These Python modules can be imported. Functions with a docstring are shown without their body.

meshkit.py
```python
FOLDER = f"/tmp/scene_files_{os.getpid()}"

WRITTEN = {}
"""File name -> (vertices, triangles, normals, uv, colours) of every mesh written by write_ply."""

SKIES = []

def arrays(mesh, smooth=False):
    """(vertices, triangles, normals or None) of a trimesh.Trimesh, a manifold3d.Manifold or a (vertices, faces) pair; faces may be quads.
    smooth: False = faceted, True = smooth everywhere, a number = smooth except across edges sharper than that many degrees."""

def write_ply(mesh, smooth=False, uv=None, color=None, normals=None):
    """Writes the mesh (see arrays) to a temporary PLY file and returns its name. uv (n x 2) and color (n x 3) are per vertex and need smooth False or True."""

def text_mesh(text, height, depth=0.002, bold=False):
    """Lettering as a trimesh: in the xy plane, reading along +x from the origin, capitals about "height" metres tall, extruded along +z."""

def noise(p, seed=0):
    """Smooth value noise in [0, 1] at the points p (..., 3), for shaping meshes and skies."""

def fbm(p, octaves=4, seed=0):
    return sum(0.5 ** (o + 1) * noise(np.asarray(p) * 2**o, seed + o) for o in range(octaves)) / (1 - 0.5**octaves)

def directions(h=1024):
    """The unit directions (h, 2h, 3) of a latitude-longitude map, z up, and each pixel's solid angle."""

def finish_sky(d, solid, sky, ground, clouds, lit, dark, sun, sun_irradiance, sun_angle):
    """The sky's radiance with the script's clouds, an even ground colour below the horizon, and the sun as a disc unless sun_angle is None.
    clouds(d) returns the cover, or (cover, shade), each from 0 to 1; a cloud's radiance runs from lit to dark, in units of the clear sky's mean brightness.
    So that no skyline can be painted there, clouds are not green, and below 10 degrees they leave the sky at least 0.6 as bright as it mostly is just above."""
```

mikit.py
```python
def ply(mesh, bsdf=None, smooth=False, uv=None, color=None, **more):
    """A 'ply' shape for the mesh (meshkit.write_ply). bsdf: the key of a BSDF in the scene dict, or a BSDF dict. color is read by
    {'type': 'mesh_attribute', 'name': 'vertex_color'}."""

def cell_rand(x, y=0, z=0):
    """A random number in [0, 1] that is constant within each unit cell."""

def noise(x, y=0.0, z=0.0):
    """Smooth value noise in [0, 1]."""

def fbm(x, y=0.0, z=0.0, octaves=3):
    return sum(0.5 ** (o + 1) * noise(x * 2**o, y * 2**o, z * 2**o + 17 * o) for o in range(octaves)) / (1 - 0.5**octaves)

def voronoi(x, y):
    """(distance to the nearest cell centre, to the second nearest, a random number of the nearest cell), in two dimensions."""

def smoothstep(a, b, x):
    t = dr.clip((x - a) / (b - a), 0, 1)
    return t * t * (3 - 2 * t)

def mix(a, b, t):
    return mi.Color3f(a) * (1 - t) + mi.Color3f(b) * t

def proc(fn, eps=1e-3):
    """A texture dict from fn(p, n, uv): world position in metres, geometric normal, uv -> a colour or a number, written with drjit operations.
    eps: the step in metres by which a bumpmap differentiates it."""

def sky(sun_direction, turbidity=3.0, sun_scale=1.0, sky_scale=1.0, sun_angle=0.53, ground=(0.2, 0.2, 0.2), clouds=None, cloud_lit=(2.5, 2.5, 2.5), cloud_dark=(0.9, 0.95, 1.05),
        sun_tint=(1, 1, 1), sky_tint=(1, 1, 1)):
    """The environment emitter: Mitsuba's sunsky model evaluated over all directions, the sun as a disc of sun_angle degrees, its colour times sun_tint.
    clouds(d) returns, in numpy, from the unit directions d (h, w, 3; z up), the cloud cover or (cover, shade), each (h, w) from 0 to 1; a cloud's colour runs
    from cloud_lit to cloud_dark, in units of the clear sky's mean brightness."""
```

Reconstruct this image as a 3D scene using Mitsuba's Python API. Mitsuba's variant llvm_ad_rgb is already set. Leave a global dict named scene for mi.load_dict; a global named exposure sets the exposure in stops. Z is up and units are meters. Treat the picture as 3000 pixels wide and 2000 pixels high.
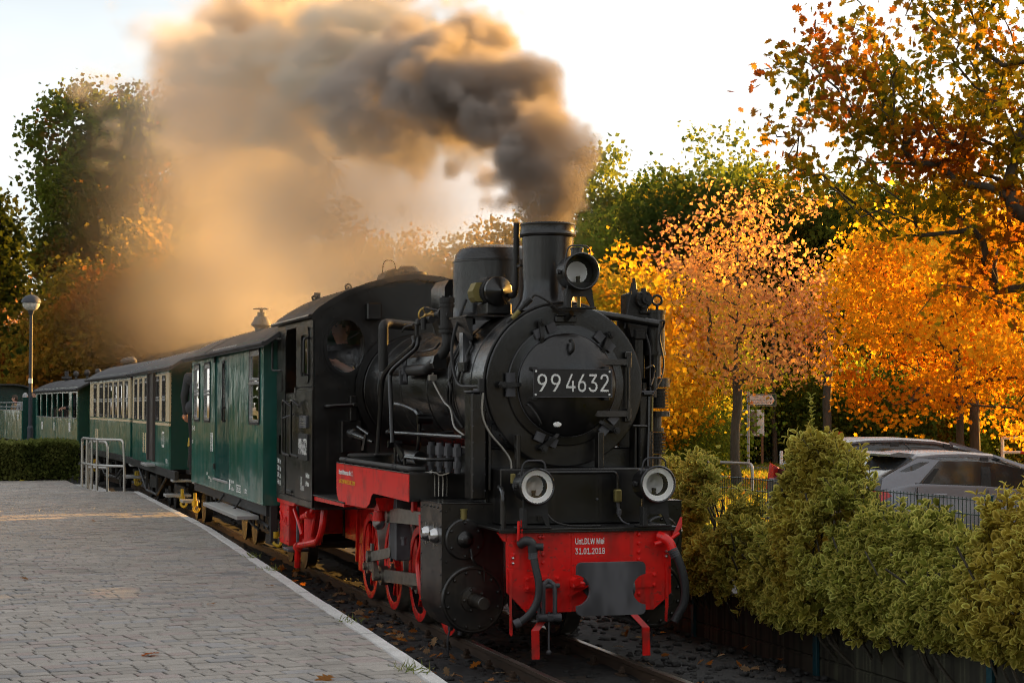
import math, random
import numpy as np, trimesh, drjit as dr, mitsuba as mi
import mikit, meshkit
from shapely.geometry import Polygon, Point, box as sbox
from shapely.ops import unary_union
T = mi.ScalarTransform4f
scene, labels = {}, {}
exposure = 3.68

# ---------------------------------------------------------------- camera, sky
EYE = np.array([-4.17, -12.95, 1.81])
YAW, PITCH = math.radians(15.594), math.radians(1.859)
FWD = np.array([math.sin(YAW) * math.cos(PITCH), math.cos(YAW) * math.cos(PITCH), math.sin(PITCH)])
scene['camera'] = {'type': 'perspective', 'fov': 29.29, 'fov_axis': 'x', 'near_clip': 0.1, 'far_clip': 2000.0,
                   'to_world': T().look_at(origin=EYE.tolist(), target=(EYE + FWD).tolist(), up=[0, 0, 1])}
SUN_AZ, SUN_EL = math.radians(66.0), math.radians(12.5)
SUN = [math.sin(SUN_AZ) * math.cos(SUN_EL), math.cos(SUN_AZ) * math.cos(SUN_EL), math.sin(SUN_EL)]


def clouds(d):
    p = d / (d[..., 2:3] + 0.22)
    q = np.concatenate([p[..., :2] * 1.5, d[..., 2:3] * 4], -1)
    a = meshkit.fbm(q, 5, 11)
    b = meshkit.fbm(q * 0.42 + 7, 4, 5)
    cover = np.clip(0.72 + 2.4 * (a - 0.5) + 1.8 * (b - 0.45), 0.74, 0.98)
    near = np.clip((d @ np.array(SUN) - 0.40) / 0.50, 0, 1)          # clouds towards the sun are lit through
    shade = np.clip(0.95 - 1.15 * near + 1.6 * (b - 0.5) - 1.6 * (a - 0.5), 0, 1)
    return cover, shade


scene['sky'] = mikit.sky(SUN, turbidity=3.2, sun_scale=1.0, sky_scale=1.0, sun_angle=1.2, clouds=clouds, sun_tint=(1.34, 1.04, 0.47), sky_tint=(0.98, 1.0, 1.03),
                         cloud_lit=(2.0, 1.95, 1.86), cloud_dark=(0.98, 0.985, 0.99))

# ---------------------------------------------------------------- helpers
def key_of(base):
    k, i = base, 0
    while k in labels or k in scene or any(q.startswith(k + '__') for q in USED.get(k, ())):
        i += 1
        k = f'{base}_{i:03d}'
    return k
USED = {}
COUNT = {}
def key_of(base):
    n = COUNT.get(base, 0)
    COUNT[base] = n + 1
    return base if n == 0 else f'{base}_{n:03d}'
def thing(base, label, cat, group=None, kind=None):
    k = key_of(base)
    labels[k] = {'label': label, 'category': cat}
    if group: labels[k]['group'] = group
    if kind: labels[k]['kind'] = kind
    return k
def put(base, mesh, mat, parent=None, smooth=32, label=None, kind=None, uv=None, color=None, tw=None):
    k = key_of(f'{parent}__{base}' if parent else base)
    d = mesh if isinstance(mesh, dict) else mikit.ply(mesh, mat, smooth=False if (uv is not None or color is not None) and smooth is not True else smooth, uv=uv, color=color)
    if isinstance(mesh, dict): d = dict(mesh)
    if tw is not None: d['to_world'] = tw
    scene[k] = d
    if label or kind:
        labels.setdefault(k, {})
        if label: labels[k]['label'] = label
        if kind: labels[k]['kind'] = kind
    return k
def structure(base, mesh, mat, smooth=False, **k):
    return put(base, mesh, mat, None, smooth, kind='structure', **k)
def cat(ms):
    vs, fs, o = [], [], 0
    for m in ms:
        v, f = (m.vertices, m.faces) if hasattr(m, 'faces') else m
        vs.append(np.asarray(v, float)); fs.append(np.asarray(f, int) + o); o += len(v)
    return np.vstack(vs), np.vstack(fs)
def vf(m): return (np.asarray(m.vertices, float), np.asarray(m.faces, int)) if hasattr(m, 'faces') else m
def xf(m, R=None, t=(0, 0, 0)):
    v, f = vf(m)
    return (v @ np.asarray(R).T if R is not None else v) + np.asarray(t, float), f
def rotz(a): c, s = math.cos(a), math.sin(a); return np.array([[c, -s, 0], [s, c, 0], [0, 0, 1.0]])
def rotx(a): c, s = math.cos(a), math.sin(a); return np.array([[1, 0, 0], [0, c, -s], [0, s, c.real if False else c]])
def roty(a): c, s = math.cos(a), math.sin(a); return np.array([[c, 0, s], [0, 1, 0], [-s, 0, c]])
def mirror(m):
    v, f = vf(m)
    return v * np.array([-1, 1, 1]), f[:, ::-1]
def hull(p):
    h = trimesh.convex.convex_hull(np.asarray(p, float))
    return vf(h)
def bx(x0, x1, y0, y1, z0, z1, c=0.006):
    """a box with chamfered edges"""
    c = min(c, 0.3 * min(x1 - x0, y1 - y0, z1 - z0))
    if c <= 0:
        p = np.array([[x, y, z] for x in (x0, x1) for y in (y0, y1) for z in (z0, z1)], float)
        return p, np.array([[0, 1, 3], [0, 3, 2], [4, 6, 7], [4, 7, 5], [0, 4, 5], [0, 5, 1], [2, 3, 7], [2, 7, 6], [0, 2, 6], [0, 6, 4], [1, 5, 7], [1, 7, 3]])
    s = np.array([x1 - x0, y1 - y0, z1 - z0]) / 2
    m = np.array([x0 + x1, y0 + y1, z0 + z1]) / 2
    p = []
    for a in range(3):
        for sg in np.ndindex(2, 2, 2):
            q = (np.array(sg) * 2 - 1.0) * s
            for b in range(3):
                if b != a: q[b] -= np.sign(q[b]) * c
            p.append(m + q)
    return hull(p)
def frame_of(d):
    d = np.asarray(d, float); d = d / np.linalg.norm(d)
    a = np.cross(d, [0, 0, 1.0] if abs(d[2]) < 0.9 else [0, 1.0, 0]); a /= np.linalg.norm(a)
    return d, a, np.cross(d, a)
def cyl(p0, p1, r0, r1=None, n=18, cap=True):
    r1 = r0 if r1 is None else r1
    p0, p1 = np.asarray(p0, float), np.asarray(p1, float)
    d, a, b = frame_of(p1 - p0)
    t = np.arange(n) * 2 * np.pi / n
    ring = np.cos(t)[:, None] * a + np.sin(t)[:, None] * b
    v = np.vstack([p0 + ring * r0, p1 + ring * r1, [p0], [p1]])
    i = np.arange(n); j = (i + 1) % n
    f = [np.stack([i, j, j + n], 1), np.stack([i, j + n, i + n], 1)]
    if cap: f += [np.stack([j, i, i * 0 + 2 * n], 1), np.stack([i + n, j + n, i * 0 + 2 * n + 1], 1)]
    return v, np.vstack(f)
def lathe(prof, o=(0, 0, 0), axis=(0, 0, 1), n=32, closed=False):
    """prof: (radius, height along the axis) from first to last; outward when heights rise"""
    d, a, b = frame_of(axis)
    prof = np.asarray(prof, float)
    t = np.arange(n) * 2 * np.pi / n
    ring = np.cos(t)[:, None] * a + np.sin(t)[:, None] * b
    v = (np.asarray(o, float) + prof[:, None, :1] * ring[None] + prof[:, None, 1:] * d).reshape(-1, 3)
    f, m = [], len(prof)
    i = np.arange(n); j = (i + 1) % n
    for k in range(m if closed else m - 1):
        p, q = k * n, ((k + 1) % m) * n
        if prof[k, 0] > 1e-7: f.append(np.stack([i + p, j + p, j + q], 1))
        if prof[(k + 1) % m, 0] > 1e-7: f.append(np.stack([i + p, j + q, i + q], 1))
    f = np.vstack(f)
    # merge axis points
    for k in range(m):
        if prof[k, 0] <= 1e-7:
            w = (f >= k * n) & (f < (k + 1) * n); f = np.where(w, k * n, f)
    f = f[(f[:, 0] != f[:, 1]) & (f[:, 1] != f[:, 2]) & (f[:, 0] != f[:, 2])]
    return v, f
def smooth_path(pts, k=6):
    p = np.asarray(pts, float)
    if len(p) < 3 or k < 2: return p
    q = np.vstack([2 * p[0] - p[1], p, 2 * p[-1] - p[-2]])
    out = []
    for i in range(len(p) - 1):
        a, b, c, d = q[i:i + 4]
        for t in np.arange(k) / k:
            out.append(0.5 * (2 * b + (c - a) * t + (2 * a - 5 * b + 4 * c - d) * t * t + (3 * b - a - 3 * c + d) * t ** 3))
    return np.vstack(out + [p[-1]])
def fillet(pts, r, k=5):
    p = [np.asarray(q, float) for q in pts]
    out = [p[0]]
    for i in range(1, len(p) - 1):
        a, b, c = p[i - 1], p[i], p[i + 1]
        u, w = a - b, c - b
        lu, lw = np.linalg.norm(u), np.linalg.norm(w)
        rr = min(r, lu * 0.48, lw * 0.48)
        s, e = b + u / lu * rr, b + w / lw * rr
        for t in np.linspace(0, 1, k + 1): out.append((1 - t) ** 2 * s + 2 * t * (1 - t) * b + t * t * e)
    out.append(p[-1])
    return np.vstack(out)
def tube(pts, r, n=8, cap=True):
    p = np.asarray(pts, float)
    m = len(p)
    r = np.broadcast_to(np.asarray(r, float), (m,))
    t = np.gradient(p, axis=0); t /= np.linalg.norm(t, axis=1, keepdims=True) + 1e-12
    _, a, _ = frame_of(t[0])
    A = []
    for k in range(m):
        a = a - t[k] * (a @ t[k]); a = a / (np.linalg.norm(a) + 1e-12); A.append(a)
    A = np.array(A); B = np.cross(t, A)
    g = np.arange(n) * 2 * np.pi / n
    v = p[:, None] + r[:, None, None] * (np.cos(g)[None, :, None] * A[:, None] + np.sin(g)[None, :, None] * B[:, None])
    i = np.arange(n); j = (i + 1) % n
    f = []
    for k in range(m - 1):
        f += [np.stack([i + k * n, j + k * n, j + (k + 1) * n], 1), np.stack([i + k * n, j + (k + 1) * n, i + (k + 1) * n], 1)]
    v = np.vstack([v.reshape(-1, 3), p[:1], p[-1:]])
    if cap: f += [np.stack([j, i, i * 0 + m * n], 1), np.stack([i + (m - 1) * n, j + (m - 1) * n, i * 0 + m * n + 1], 1)]
    return v, np.vstack(f)
def pipe(pts, r, fr=0.05, n=8): return tube(fillet(pts, fr), r, n)
AX = {'x': np.array([[0, 0, 1], [1, 0, 0], [0, 1, 0.0]]), 'y': np.array([[1, 0, 0], [0, 0, -1], [0, 1, 0.0]]), 'z': np.eye(3)}
def prism(poly, a, b, axis):
    """polygon (x: in YZ; y: in XZ; z: in XY) extruded from a to b along the axis"""
    P = poly if hasattr(poly, 'geom_type') else Polygon(poly)
    out = []
    for g in getattr(P, 'geoms', [P]):
        m = trimesh.creation.extrude_polygon(g, abs(b - a), engine='earcut')
        v, f = vf(m)
        if axis == 'y':
            v = np.stack([v[:, 0], min(a, b) + abs(b - a) - v[:, 2], v[:, 1]], 1)
        elif axis == 'x':
            v = np.stack([min(a, b) + v[:, 2], v[:, 0], v[:, 1]], 1)
        else:
            v = v + [0, 0, min(a, b)]
        out.append((v, f))
    return cat(out) if len(out) > 1 else out[0]
def rbox(x0, x1, y0, y1, r): return sbox(x0 + r, y0 + r, x1 - r, y1 - r).buffer(r, quad_segs=5)
def ring2(c, r0, r1, n=24): return Point(c).buffer(r1, quad_segs=n // 4).difference(Point(c).buffer(r0, quad_segs=n // 4))
def bolts(pos, d, r=0.012, h=0.012, n=6):
    """small bolt heads / rivets, one mesh"""
    d, a, b = frame_of(d)
    t = np.arange(n) * 2 * np.pi / n
    ring = np.cos(t)[:, None] * a + np.sin(t)[:, None] * b
    unit = np.vstack([ring * r, ring * r * 0.7 + d * h, [d * h * 1.15]])
    i = np.arange(n); j = (i + 1) % n
    f = np.vstack([np.stack([i, j, j + n], 1), np.stack([i, j + n, i + n], 1), np.stack([i + n, j + n, i * 0 + 2 * n], 1)])
    return cat([(unit + np.asarray(p, float), f) for p in pos])
def sphere(c, r, n=12): return lathe([(r * math.sin(t) if 0 < k < n // 1 else 0, -r * math.cos(t)) for k, t in enumerate(np.linspace(0, np.pi, n + 1))], c, n=2 * n)
def text(s, h, o, facing, depth=0.003, bold=False, w=None, center=False):
    v, f = vf(meshkit.text_mesh(s, h, depth, bold)); v = v.copy()
    if w is not None: v[:, 0] *= w / (v[:, 0].max() - v[:, 0].min())
    if center: v[:, 0] -= (v[:, 0].max() + v[:, 0].min()) / 2
    R = {'front': np.array([[1, 0, 0], [0, 0, -1], [0, 1, 0.0]]), 'left': np.array([[0, 0, -1], [-1, 0, 0], [0, 1, 0.0]])}[facing]
    return v @ R.T + np.asarray(o, float), f
def grid_mesh(x, y, z):
    ny, nx = x.shape
    i = np.arange(ny * nx).reshape(ny, nx)
    q = np.stack([i[:-1, :-1], i[:-1, 1:], i[1:, 1:], i[1:, :-1]], -1).reshape(-1, 4)
    return np.stack([x, y, z], -1).reshape(-1, 3), np.vstack([q[:, [0, 1, 2]], q[:, [0, 2, 3]]])
def polar(tan, dist, z=0.0):
    """a place on the site: dist metres ahead of the photographer, tan = sideways per metre ahead"""
    return np.array([EYE[0] + dist * (math.cos(YAW) * tan + math.sin(YAW)), EYE[1] + dist * (-math.sin(YAW) * tan + math.cos(YAW)), z])

# ---------------------------------------------------------------- materials
def rgb(*c): return {'type': 'rgb', 'value': list(c)}
def pr(base, rough=0.4, metal=0.0, **k):
    return {'type': 'twosided', 'b': {'type': 'principled', 'base_color': rgb(*base) if isinstance(base, tuple) else base, 'roughness': rough, 'metallic': metal, **k}}
def bump(b, fn, scale=1.0, eps=2e-3):
    inner = b['b'] if b['type'] == 'twosided' else b
    return {'type': 'twosided', 'b': {'type': 'bumpmap', 'arbitrary': mikit.proc(fn, eps), 'scale': scale, 'bsdf': inner}}
N, FB, SS, MX = mikit.noise, mikit.fbm, mikit.smoothstep, mikit.mix
def f_black(p, n, uv):
    g = FB(p.x * 9, p.y * 9, p.z * 9); d = SS(0.55, 0.8, FB(p.x * 3 + 9, p.y * 3, p.z * 5))
    c = MX((0.0025, 0.0025, 0.003), (0.018, 0.015, 0.012), d * 0.5 + 0.2 * g)
    streak = SS(0.55, 0.85, N(p.x * 21, p.y * 21, p.z * 1.7)) * SS(0.4, 0.7, FB(p.x * 2, p.y * 2, p.z * 2 + 7))
    dust = SS(1.0, 0.25, p.z) * SS(0.3, 0.75, FB(p.x * 7, p.y * 7, p.z * 7))
    return MX(MX(c, (0.030, 0.026, 0.021), streak * 0.5), (0.035, 0.027, 0.019), dust * 0.7)
def f_black_r(p, n, uv): return 0.12 + 0.3 * FB(p.x * 5, p.y * 5, p.z * 5)
scene['black_paint'] = pr(mikit.proc(f_black), mikit.proc(f_black_r), spec_tint=0.0, clearcoat=0.5, clearcoat_gloss=0.93)
scene['soot'] = pr((0.012, 0.0115, 0.011), 0.55)
scene['rubber'] = pr((0.02, 0.021, 0.023), 0.5)
def f_red(p, n, uv):
    c = MX((0.70, 0.008, 0.006), (0.46, 0.010, 0.008), SS(0.45, 0.8, FB(p.x * 6, p.y * 6, p.z * 6)))
    spot = SS(0.70, 0.78, FB(p.x * 34, p.y * 34, p.z * 34)) * 0.5 + SS(0.6, 0.9, N(p.x * 26, p.y * 26, p.z * 2.2)) * 0.3
    return MX(c, (0.09, 0.035, 0.025), dr.clip(spot + 0.6 * SS(0.75, 0.2, p.z) * SS(0.45, 0.8, FB(p.x * 9, p.y * 9, p.z * 9)), 0, 0.8))
scene['red_paint'] = pr(mikit.proc(f_red), 0.3, clearcoat=0.3, clearcoat_gloss=0.8)
def f_steel(p, n, uv): return MX((0.22, 0.20, 0.17), (0.42, 0.40, 0.36), FB(p.x * 14, p.y * 14, p.z * 14))
scene['steel'] = pr(mikit.proc(f_steel), 0.38, 0.85)
scene['bright_steel'] = pr((0.6, 0.6, 0.6), 0.16, 1.0)
scene['brass'] = pr((0.55, 0.36, 0.10), 0.28, 1.0)
scene['brass_dull'] = pr((0.22, 0.18, 0.06), 0.5, 0.6)
scene['white_enamel'] = pr((0.80, 0.80, 0.78), 0.3)
scene['lettering'] = pr((0.70, 0.70, 0.68), 0.45)
scene['lettering_yellow'] = pr((0.75, 0.45, 0.02), 0.45)
def f_plate(p, n, uv): return MX((0.045, 0.045, 0.05), (0.11, 0.11, 0.12), SS(0.35, 0.75, FB(p.x * 9, p.y * 9, p.z * 3 + 3)))
scene['worn_iron'] = pr(mikit.proc(f_plate), 0.55, 0.25)
scene['pane_glass'] = {'type': 'thindielectric', 'int_ior': 1.5}
scene['dark_inside'] = pr((0.02, 0.02, 0.02), 0.8)
# vertex-coloured leaves: light passes through them
scene['foliage'] = {'type': 'principledthin', 'base_color': {'type': 'mesh_attribute', 'name': 'vertex_color'}, 'roughness': 0.5, 'diff_trans': 1.25, 'spec_trans': 0.0, 'eta': 1.4}
def f_bark(p, n, uv): return MX((0.10, 0.085, 0.06), (0.035, 0.03, 0.022), FB(p.x * 12, p.y * 12, p.z * 3))
scene['bark'] = pr(mikit.proc(f_bark), 0.9)

# ---------------------------------------------------------------- ground
GZ = -0.2          # the car park and the lawn; the rails' tops lie at 0, the platform at 0.3
PZ = 0.3
def f_ground(p, n, uv):
    g = FB(p.x * 0.9, p.y * 0.9, 0.0); h = FB(p.x * 14, p.y * 14, 2.0)
    c = MX((0.035, 0.045, 0.015), (0.10, 0.085, 0.03), SS(0.35, 0.7, g))
    return MX(c, (0.055, 0.045, 0.035), SS(0.45, 0.7, h) * 0.6)
scene['ground_soil'] = pr(mikit.proc(f_ground), 0.95)
gx, gy = np.meshgrid(np.linspace(-400, 500, 61), np.linspace(-150, 750, 61))
structure('ground', grid_mesh(gx, gy, gx * 0 + GZ - 0.012), 'ground_soil')

def f_asphalt(p, n, uv): return MX((0.05, 0.05, 0.055), (0.085, 0.083, 0.085), FB(p.x * 40, p.y * 40, 0.0))
scene['asphalt'] = pr(mikit.proc(f_asphalt), 0.85)
a, b = polar(-0.05, 61.0), polar(0.5, 66.0)
c, d = polar(0.5, 68.5), polar(-0.05, 63.0)
structure('road', (np.array([a, b, c, d]) * [1, 1, 0] + [0, 0, GZ - 0.004], np.array([[0, 1, 2], [0, 2, 3]])), 'asphalt')
a, b, c, d = [3.2, -3, 0], [26, 3, 0], [26, 26, 0], [4.6, 22.5, 0]
structure('car_park', (np.array([a, b, c, d], float) * [1, 1, 0] + [0, 0, GZ - 0.004], np.array([[0, 1, 2], [0, 2, 3]])), 'asphalt')

# ---------------------------------------------------------------- trackbed, rails
def f_ballast(p, n, uv): return MX((0.012, 0.012, 0.012), (0.035, 0.033, 0.032), FB(p.x * 18, p.y * 18, p.z * 18))
scene['ballast_stone'] = pr(mikit.proc(f_ballast), 0.8)
rng = np.random.default_rng(7)
def bend(y):
    """sideways run of the track: straight under the engine, a slow curve behind and in front"""
    y = np.asarray(y, float)
    return np.where(y < 0, 0.012 * y * y, 0) - np.where(y > 30, 0.0042 * (y - 30) ** 2, 0)
# the bed between platform and wall
yy = np.concatenate([np.linspace(-12, 12, 121), np.linspace(12.5, 110, 100)])
xs = np.linspace(-1.9, 1.9, 40)
X, Y = np.meshgrid(xs, yy)
Zb = -0.13 + 0.05 * meshkit.fbm(np.stack([X * 6, Y * 6, X * 0], -1), 3, 3) - 0.06 * np.clip(np.abs(X) - 1.2, 0, 1)
structure('trackbed', grid_mesh(X + bend(Y), Y, Zb), 'ballast_stone', smooth=True)
ico = trimesh.creation.icosphere(1, 1.0)
stone_v = []
for k in range(6):
    v = np.array(ico.vertices) * rng.uniform(0.75, 1.2, (42, 1)); stone_v.append((v * [1, 1, 0.7], np.array(ico.faces)))
ms = []
for i in range(3800):
    y = rng.uniform(-4.5, 9) if i < 3000 else rng.uniform(9, 24)
    x = rng.uniform(-1.55, 1.7)
    v, f = stone_v[i % 6]
    ms.append((v @ rotz(rng.uniform(0, 6.28)).T * rng.uniform(0.016, 0.036) + [x + float(bend(y)), y, -0.11 + rng.uniform(-0.012, 0.012)], f))
put('ballast', cat(ms), 'ballast_stone', None, smooth=True, kind='stuff', label='dark crushed stone ballast lying around the rails')
def f_rail(p, n, uv): return MX((0.085, 0.05, 0.03), (0.04, 0.028, 0.02), FB(p.x * 20, p.y * 3, p.z * 20))
scene['rusty_rail'] = pr(mikit.proc(f_rail), 0.7, 0.3)
scene['rail_top'] = pr((0.42, 0.38, 0.33), 0.3, 0.95)
track = thing('railway_track', 'narrow gauge railway track with rusty rails running under the steam train', 'track')
prof = [(-0.05, -0.13), (0.05, -0.13), (0.05, -0.12), (0.012, -0.105), (0.01, -0.04), (0.027, -0.03), (0.027, -0.003), (-0.027, -0.003), (-0.027, -0.03), (-0.01, -0.04), (-0.012, -0.105), (-0.05, -0.12)]
ry = np.concatenate([np.linspace(-12, 0, 13), np.linspace(1, 30, 12), np.linspace(32, 110, 40)])
def sweep(pts2, x0, ys, dx=bend):
    p = np.array(pts2); m, k = len(p), len(ys)
    v = np.stack([np.repeat(dx(ys), m) + np.tile(p[:, 0], k) + x0, np.repeat(ys, m), np.tile(p[:, 1], k)], 1)
    i = np.arange(m); j = (i + 1) % m
    f = []
    for q in range(k - 1): f += [np.stack([i + q * m, j + q * m, j + q * m + m], 1), np.stack([i + q * m, j + q * m + m, i + q * m + m], 1)]
    return v, np.vstack(f)
for s in (-0.4, 0.4):
    put('rail', sweep(prof, s, ry), 'rusty_rail', track, smooth=False)
    put('rail_head', sweep([(-0.026, -0.0035), (0.026, -0.0035), (0.022, 0.0), (-0.022, 0.0)], s, ry), 'rail_top', track, smooth=False)
def f_wood(p, n, uv): return MX((0.05, 0.038, 0.028), (0.022, 0.018, 0.015), FB(p.x * 3, p.y * 25, p.z * 25))
scene['old_wood'] = pr(mikit.proc(f_wood), 0.85)
for i, y in enumerate(np.arange(-4.3, 10, 0.65)):
    b_ = float(bend(y))
    put('sleeper', bx(-0.75 + b_, 0.75 + b_, y - 0.11, y + 0.11, -0.24, -0.105, 0.01), 'old_wood', track, smooth=False)
fast = []
for i, y in enumerate(np.arange(-4.3, 10, 0.65)):
    for s in (-0.4, 0.4):
        for q in (-0.085, 0.085):
            x = s + q + float(bend(y))
            fast += [bx(x - 0.03, x + 0.03, y - 0.06, y + 0.06, -0.108, -0.085, 0.004), cyl((x, y - 0.02, -0.09), (x, y - 0.02, -0.035), 0.016, n=8), cyl((x, y - 0.02, -0.075), (x, y - 0.02, -0.055), 0.028, n=6)]
put('rail_fastening', cat(fast), 'rusty_rail', track, smooth=False, kind='stuff')

# ---------------------------------------------------------------- platform
def f_conc(p, n, uv): return MX((0.46, 0.45, 0.44), (0.34, 0.33, 0.315), FB(p.x * 7, p.y * 7, p.z * 7)) * (0.85 + 0.3 * N(p.x * 120, p.y * 120, p.z * 120))
scene['kerb_concrete'] = pr(mikit.proc(f_conc), 0.9)
def edge(y): return np.interp(y, [-6, -2.54, -0.68, 3.16, 11.48, 23], [-1.76, -1.61, -1.54, -1.45, -1.22, -1.2])
def f_joint(p, n, uv): return MX((0.014, 0.013, 0.011), (0.03, 0.03, 0.018), FB(p.x * 9, p.y * 9, 0.0))
scene['joint_sand'] = pr(mikit.proc(f_joint), 0.95)
YB = 22.1     # the platform's far end beside the rails
YE = 27.5     # where the clipped hedge stands
ys = np.array([-14, -6, -2.54, -0.68, 3.16, 11.48, YB])
ex = edge(ys)
outl = [(-13, -14)] + [(float(x) - 0.114, float(y)) for x, y in zip(ex, ys)] + [(-1.9, YB), (-2.1, 24.3), (-2.2, YE + 0.3), (-13, YE + 0.3)]
structure('platform', prism(outl, PZ - 0.03 - 0.6, PZ - 0.026, 'z'), 'joint_sand')
# kerb stones along the edge
y = -6.0
while y < YB - 0.1:
    y1 = min(y + 0.98, YB)
    x0, x1 = float(edge(y)), float(edge(y1))
    p = [(x - o, yy_, z_) for x, yy_ in ((x0, y + 0.006), (x1, y1 - 0.006)) for o in (0.0, 0.125) for z_ in (PZ - 0.5, PZ)]
    v, f = bx(-0.055, 0.055, 0, 1, PZ - 0.5, PZ + float(rng.uniform(-0.003, 0.003)), 0.012)
    t = v[:, 1]; v = v.copy(); v[:, 0] += x0 + (x1 - x0) * t - 0.055; v[:, 1] = y + 0.005 + (y1 - y - 0.01) * t
    put('kerb_stone', (v, f), 'kerb_concrete', 'platform', smooth=False)
    y += 0.98
# paving stones in rows, the rows a little askew to the track
PA = math.radians(10)
U, V = np.array([math.cos(PA), math.sin(PA)]), np.array([-math.sin(PA), math.cos(PA)])
def f_paver(p, n, uv):
    base = dr.select(uv.x < 0.72, MX((0.235, 0.215, 0.192), (0.262, 0.24, 0.215), uv.x * 1.4), dr.select(uv.x < 0.88, MX((0.20, 0.192, 0.186), (0.225, 0.216, 0.21), uv.y), MX((0.265, 0.22, 0.20), (0.245, 0.215, 0.20), uv.y)))
    g = 0.78 + 0.44 * N(p.x * 230, p.y * 230, p.z * 230)
    w = (0.86 + 0.28 * FB(p.x * 0.7, p.y * 0.7, 4.0)) * (1 - 0.16 * SS(0.60, 0.78, FB(p.x * 1.9 + 3, p.y * 1.9, 9.0)))
    return base * g * w * (0.9 + 0.2 * uv.y)
scene['paving'] = pr(mikit.proc(f_paver), 0.82)
PLAT = Polygon(outl).buffer(-0.004)
from shapely import prepared, contains_xy, intersection
stones = []
row = 0
for q in np.arange(-16, 32, 0.132):
    row += 1
    s = -16 + rng.uniform(0, 0.2)
    while s < 8:
        L = rng.choice([0.115, 0.165, 0.165, 0.245])
        stones.append((s, q, L)); s += L
S = np.array(stones)
cx = S[:, :1] * U + (S[:, 1:2]) * V + (S[:, 2:] / 2) * U + 0.066 * V
inside = contains_xy(PLAT, cx[:, 0], cx[:, 1])
rel = cx - EYE[:2]
w_ = rel @ np.array([math.sin(YAW), math.cos(YAW)]); r_ = rel @ np.array([math.cos(YAW), -math.sin(YAW)])
corner = np.stack([S[:, :1] * U + S[:, 1:2] * V, (S[:, :1] + S[:, 2:]) * U + S[:, 1:2] * V, (S[:, :1] + S[:, 2:]) * U + (S[:, 1:2] + .132) * V, S[:, :1] * U + (S[:, 1:2] + .132) * V], 1)
cin = contains_xy(PLAT, corner[..., 0].ravel(), corner[..., 1].ravel()).reshape(-1, 4)
inside = cin.any(1)
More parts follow.
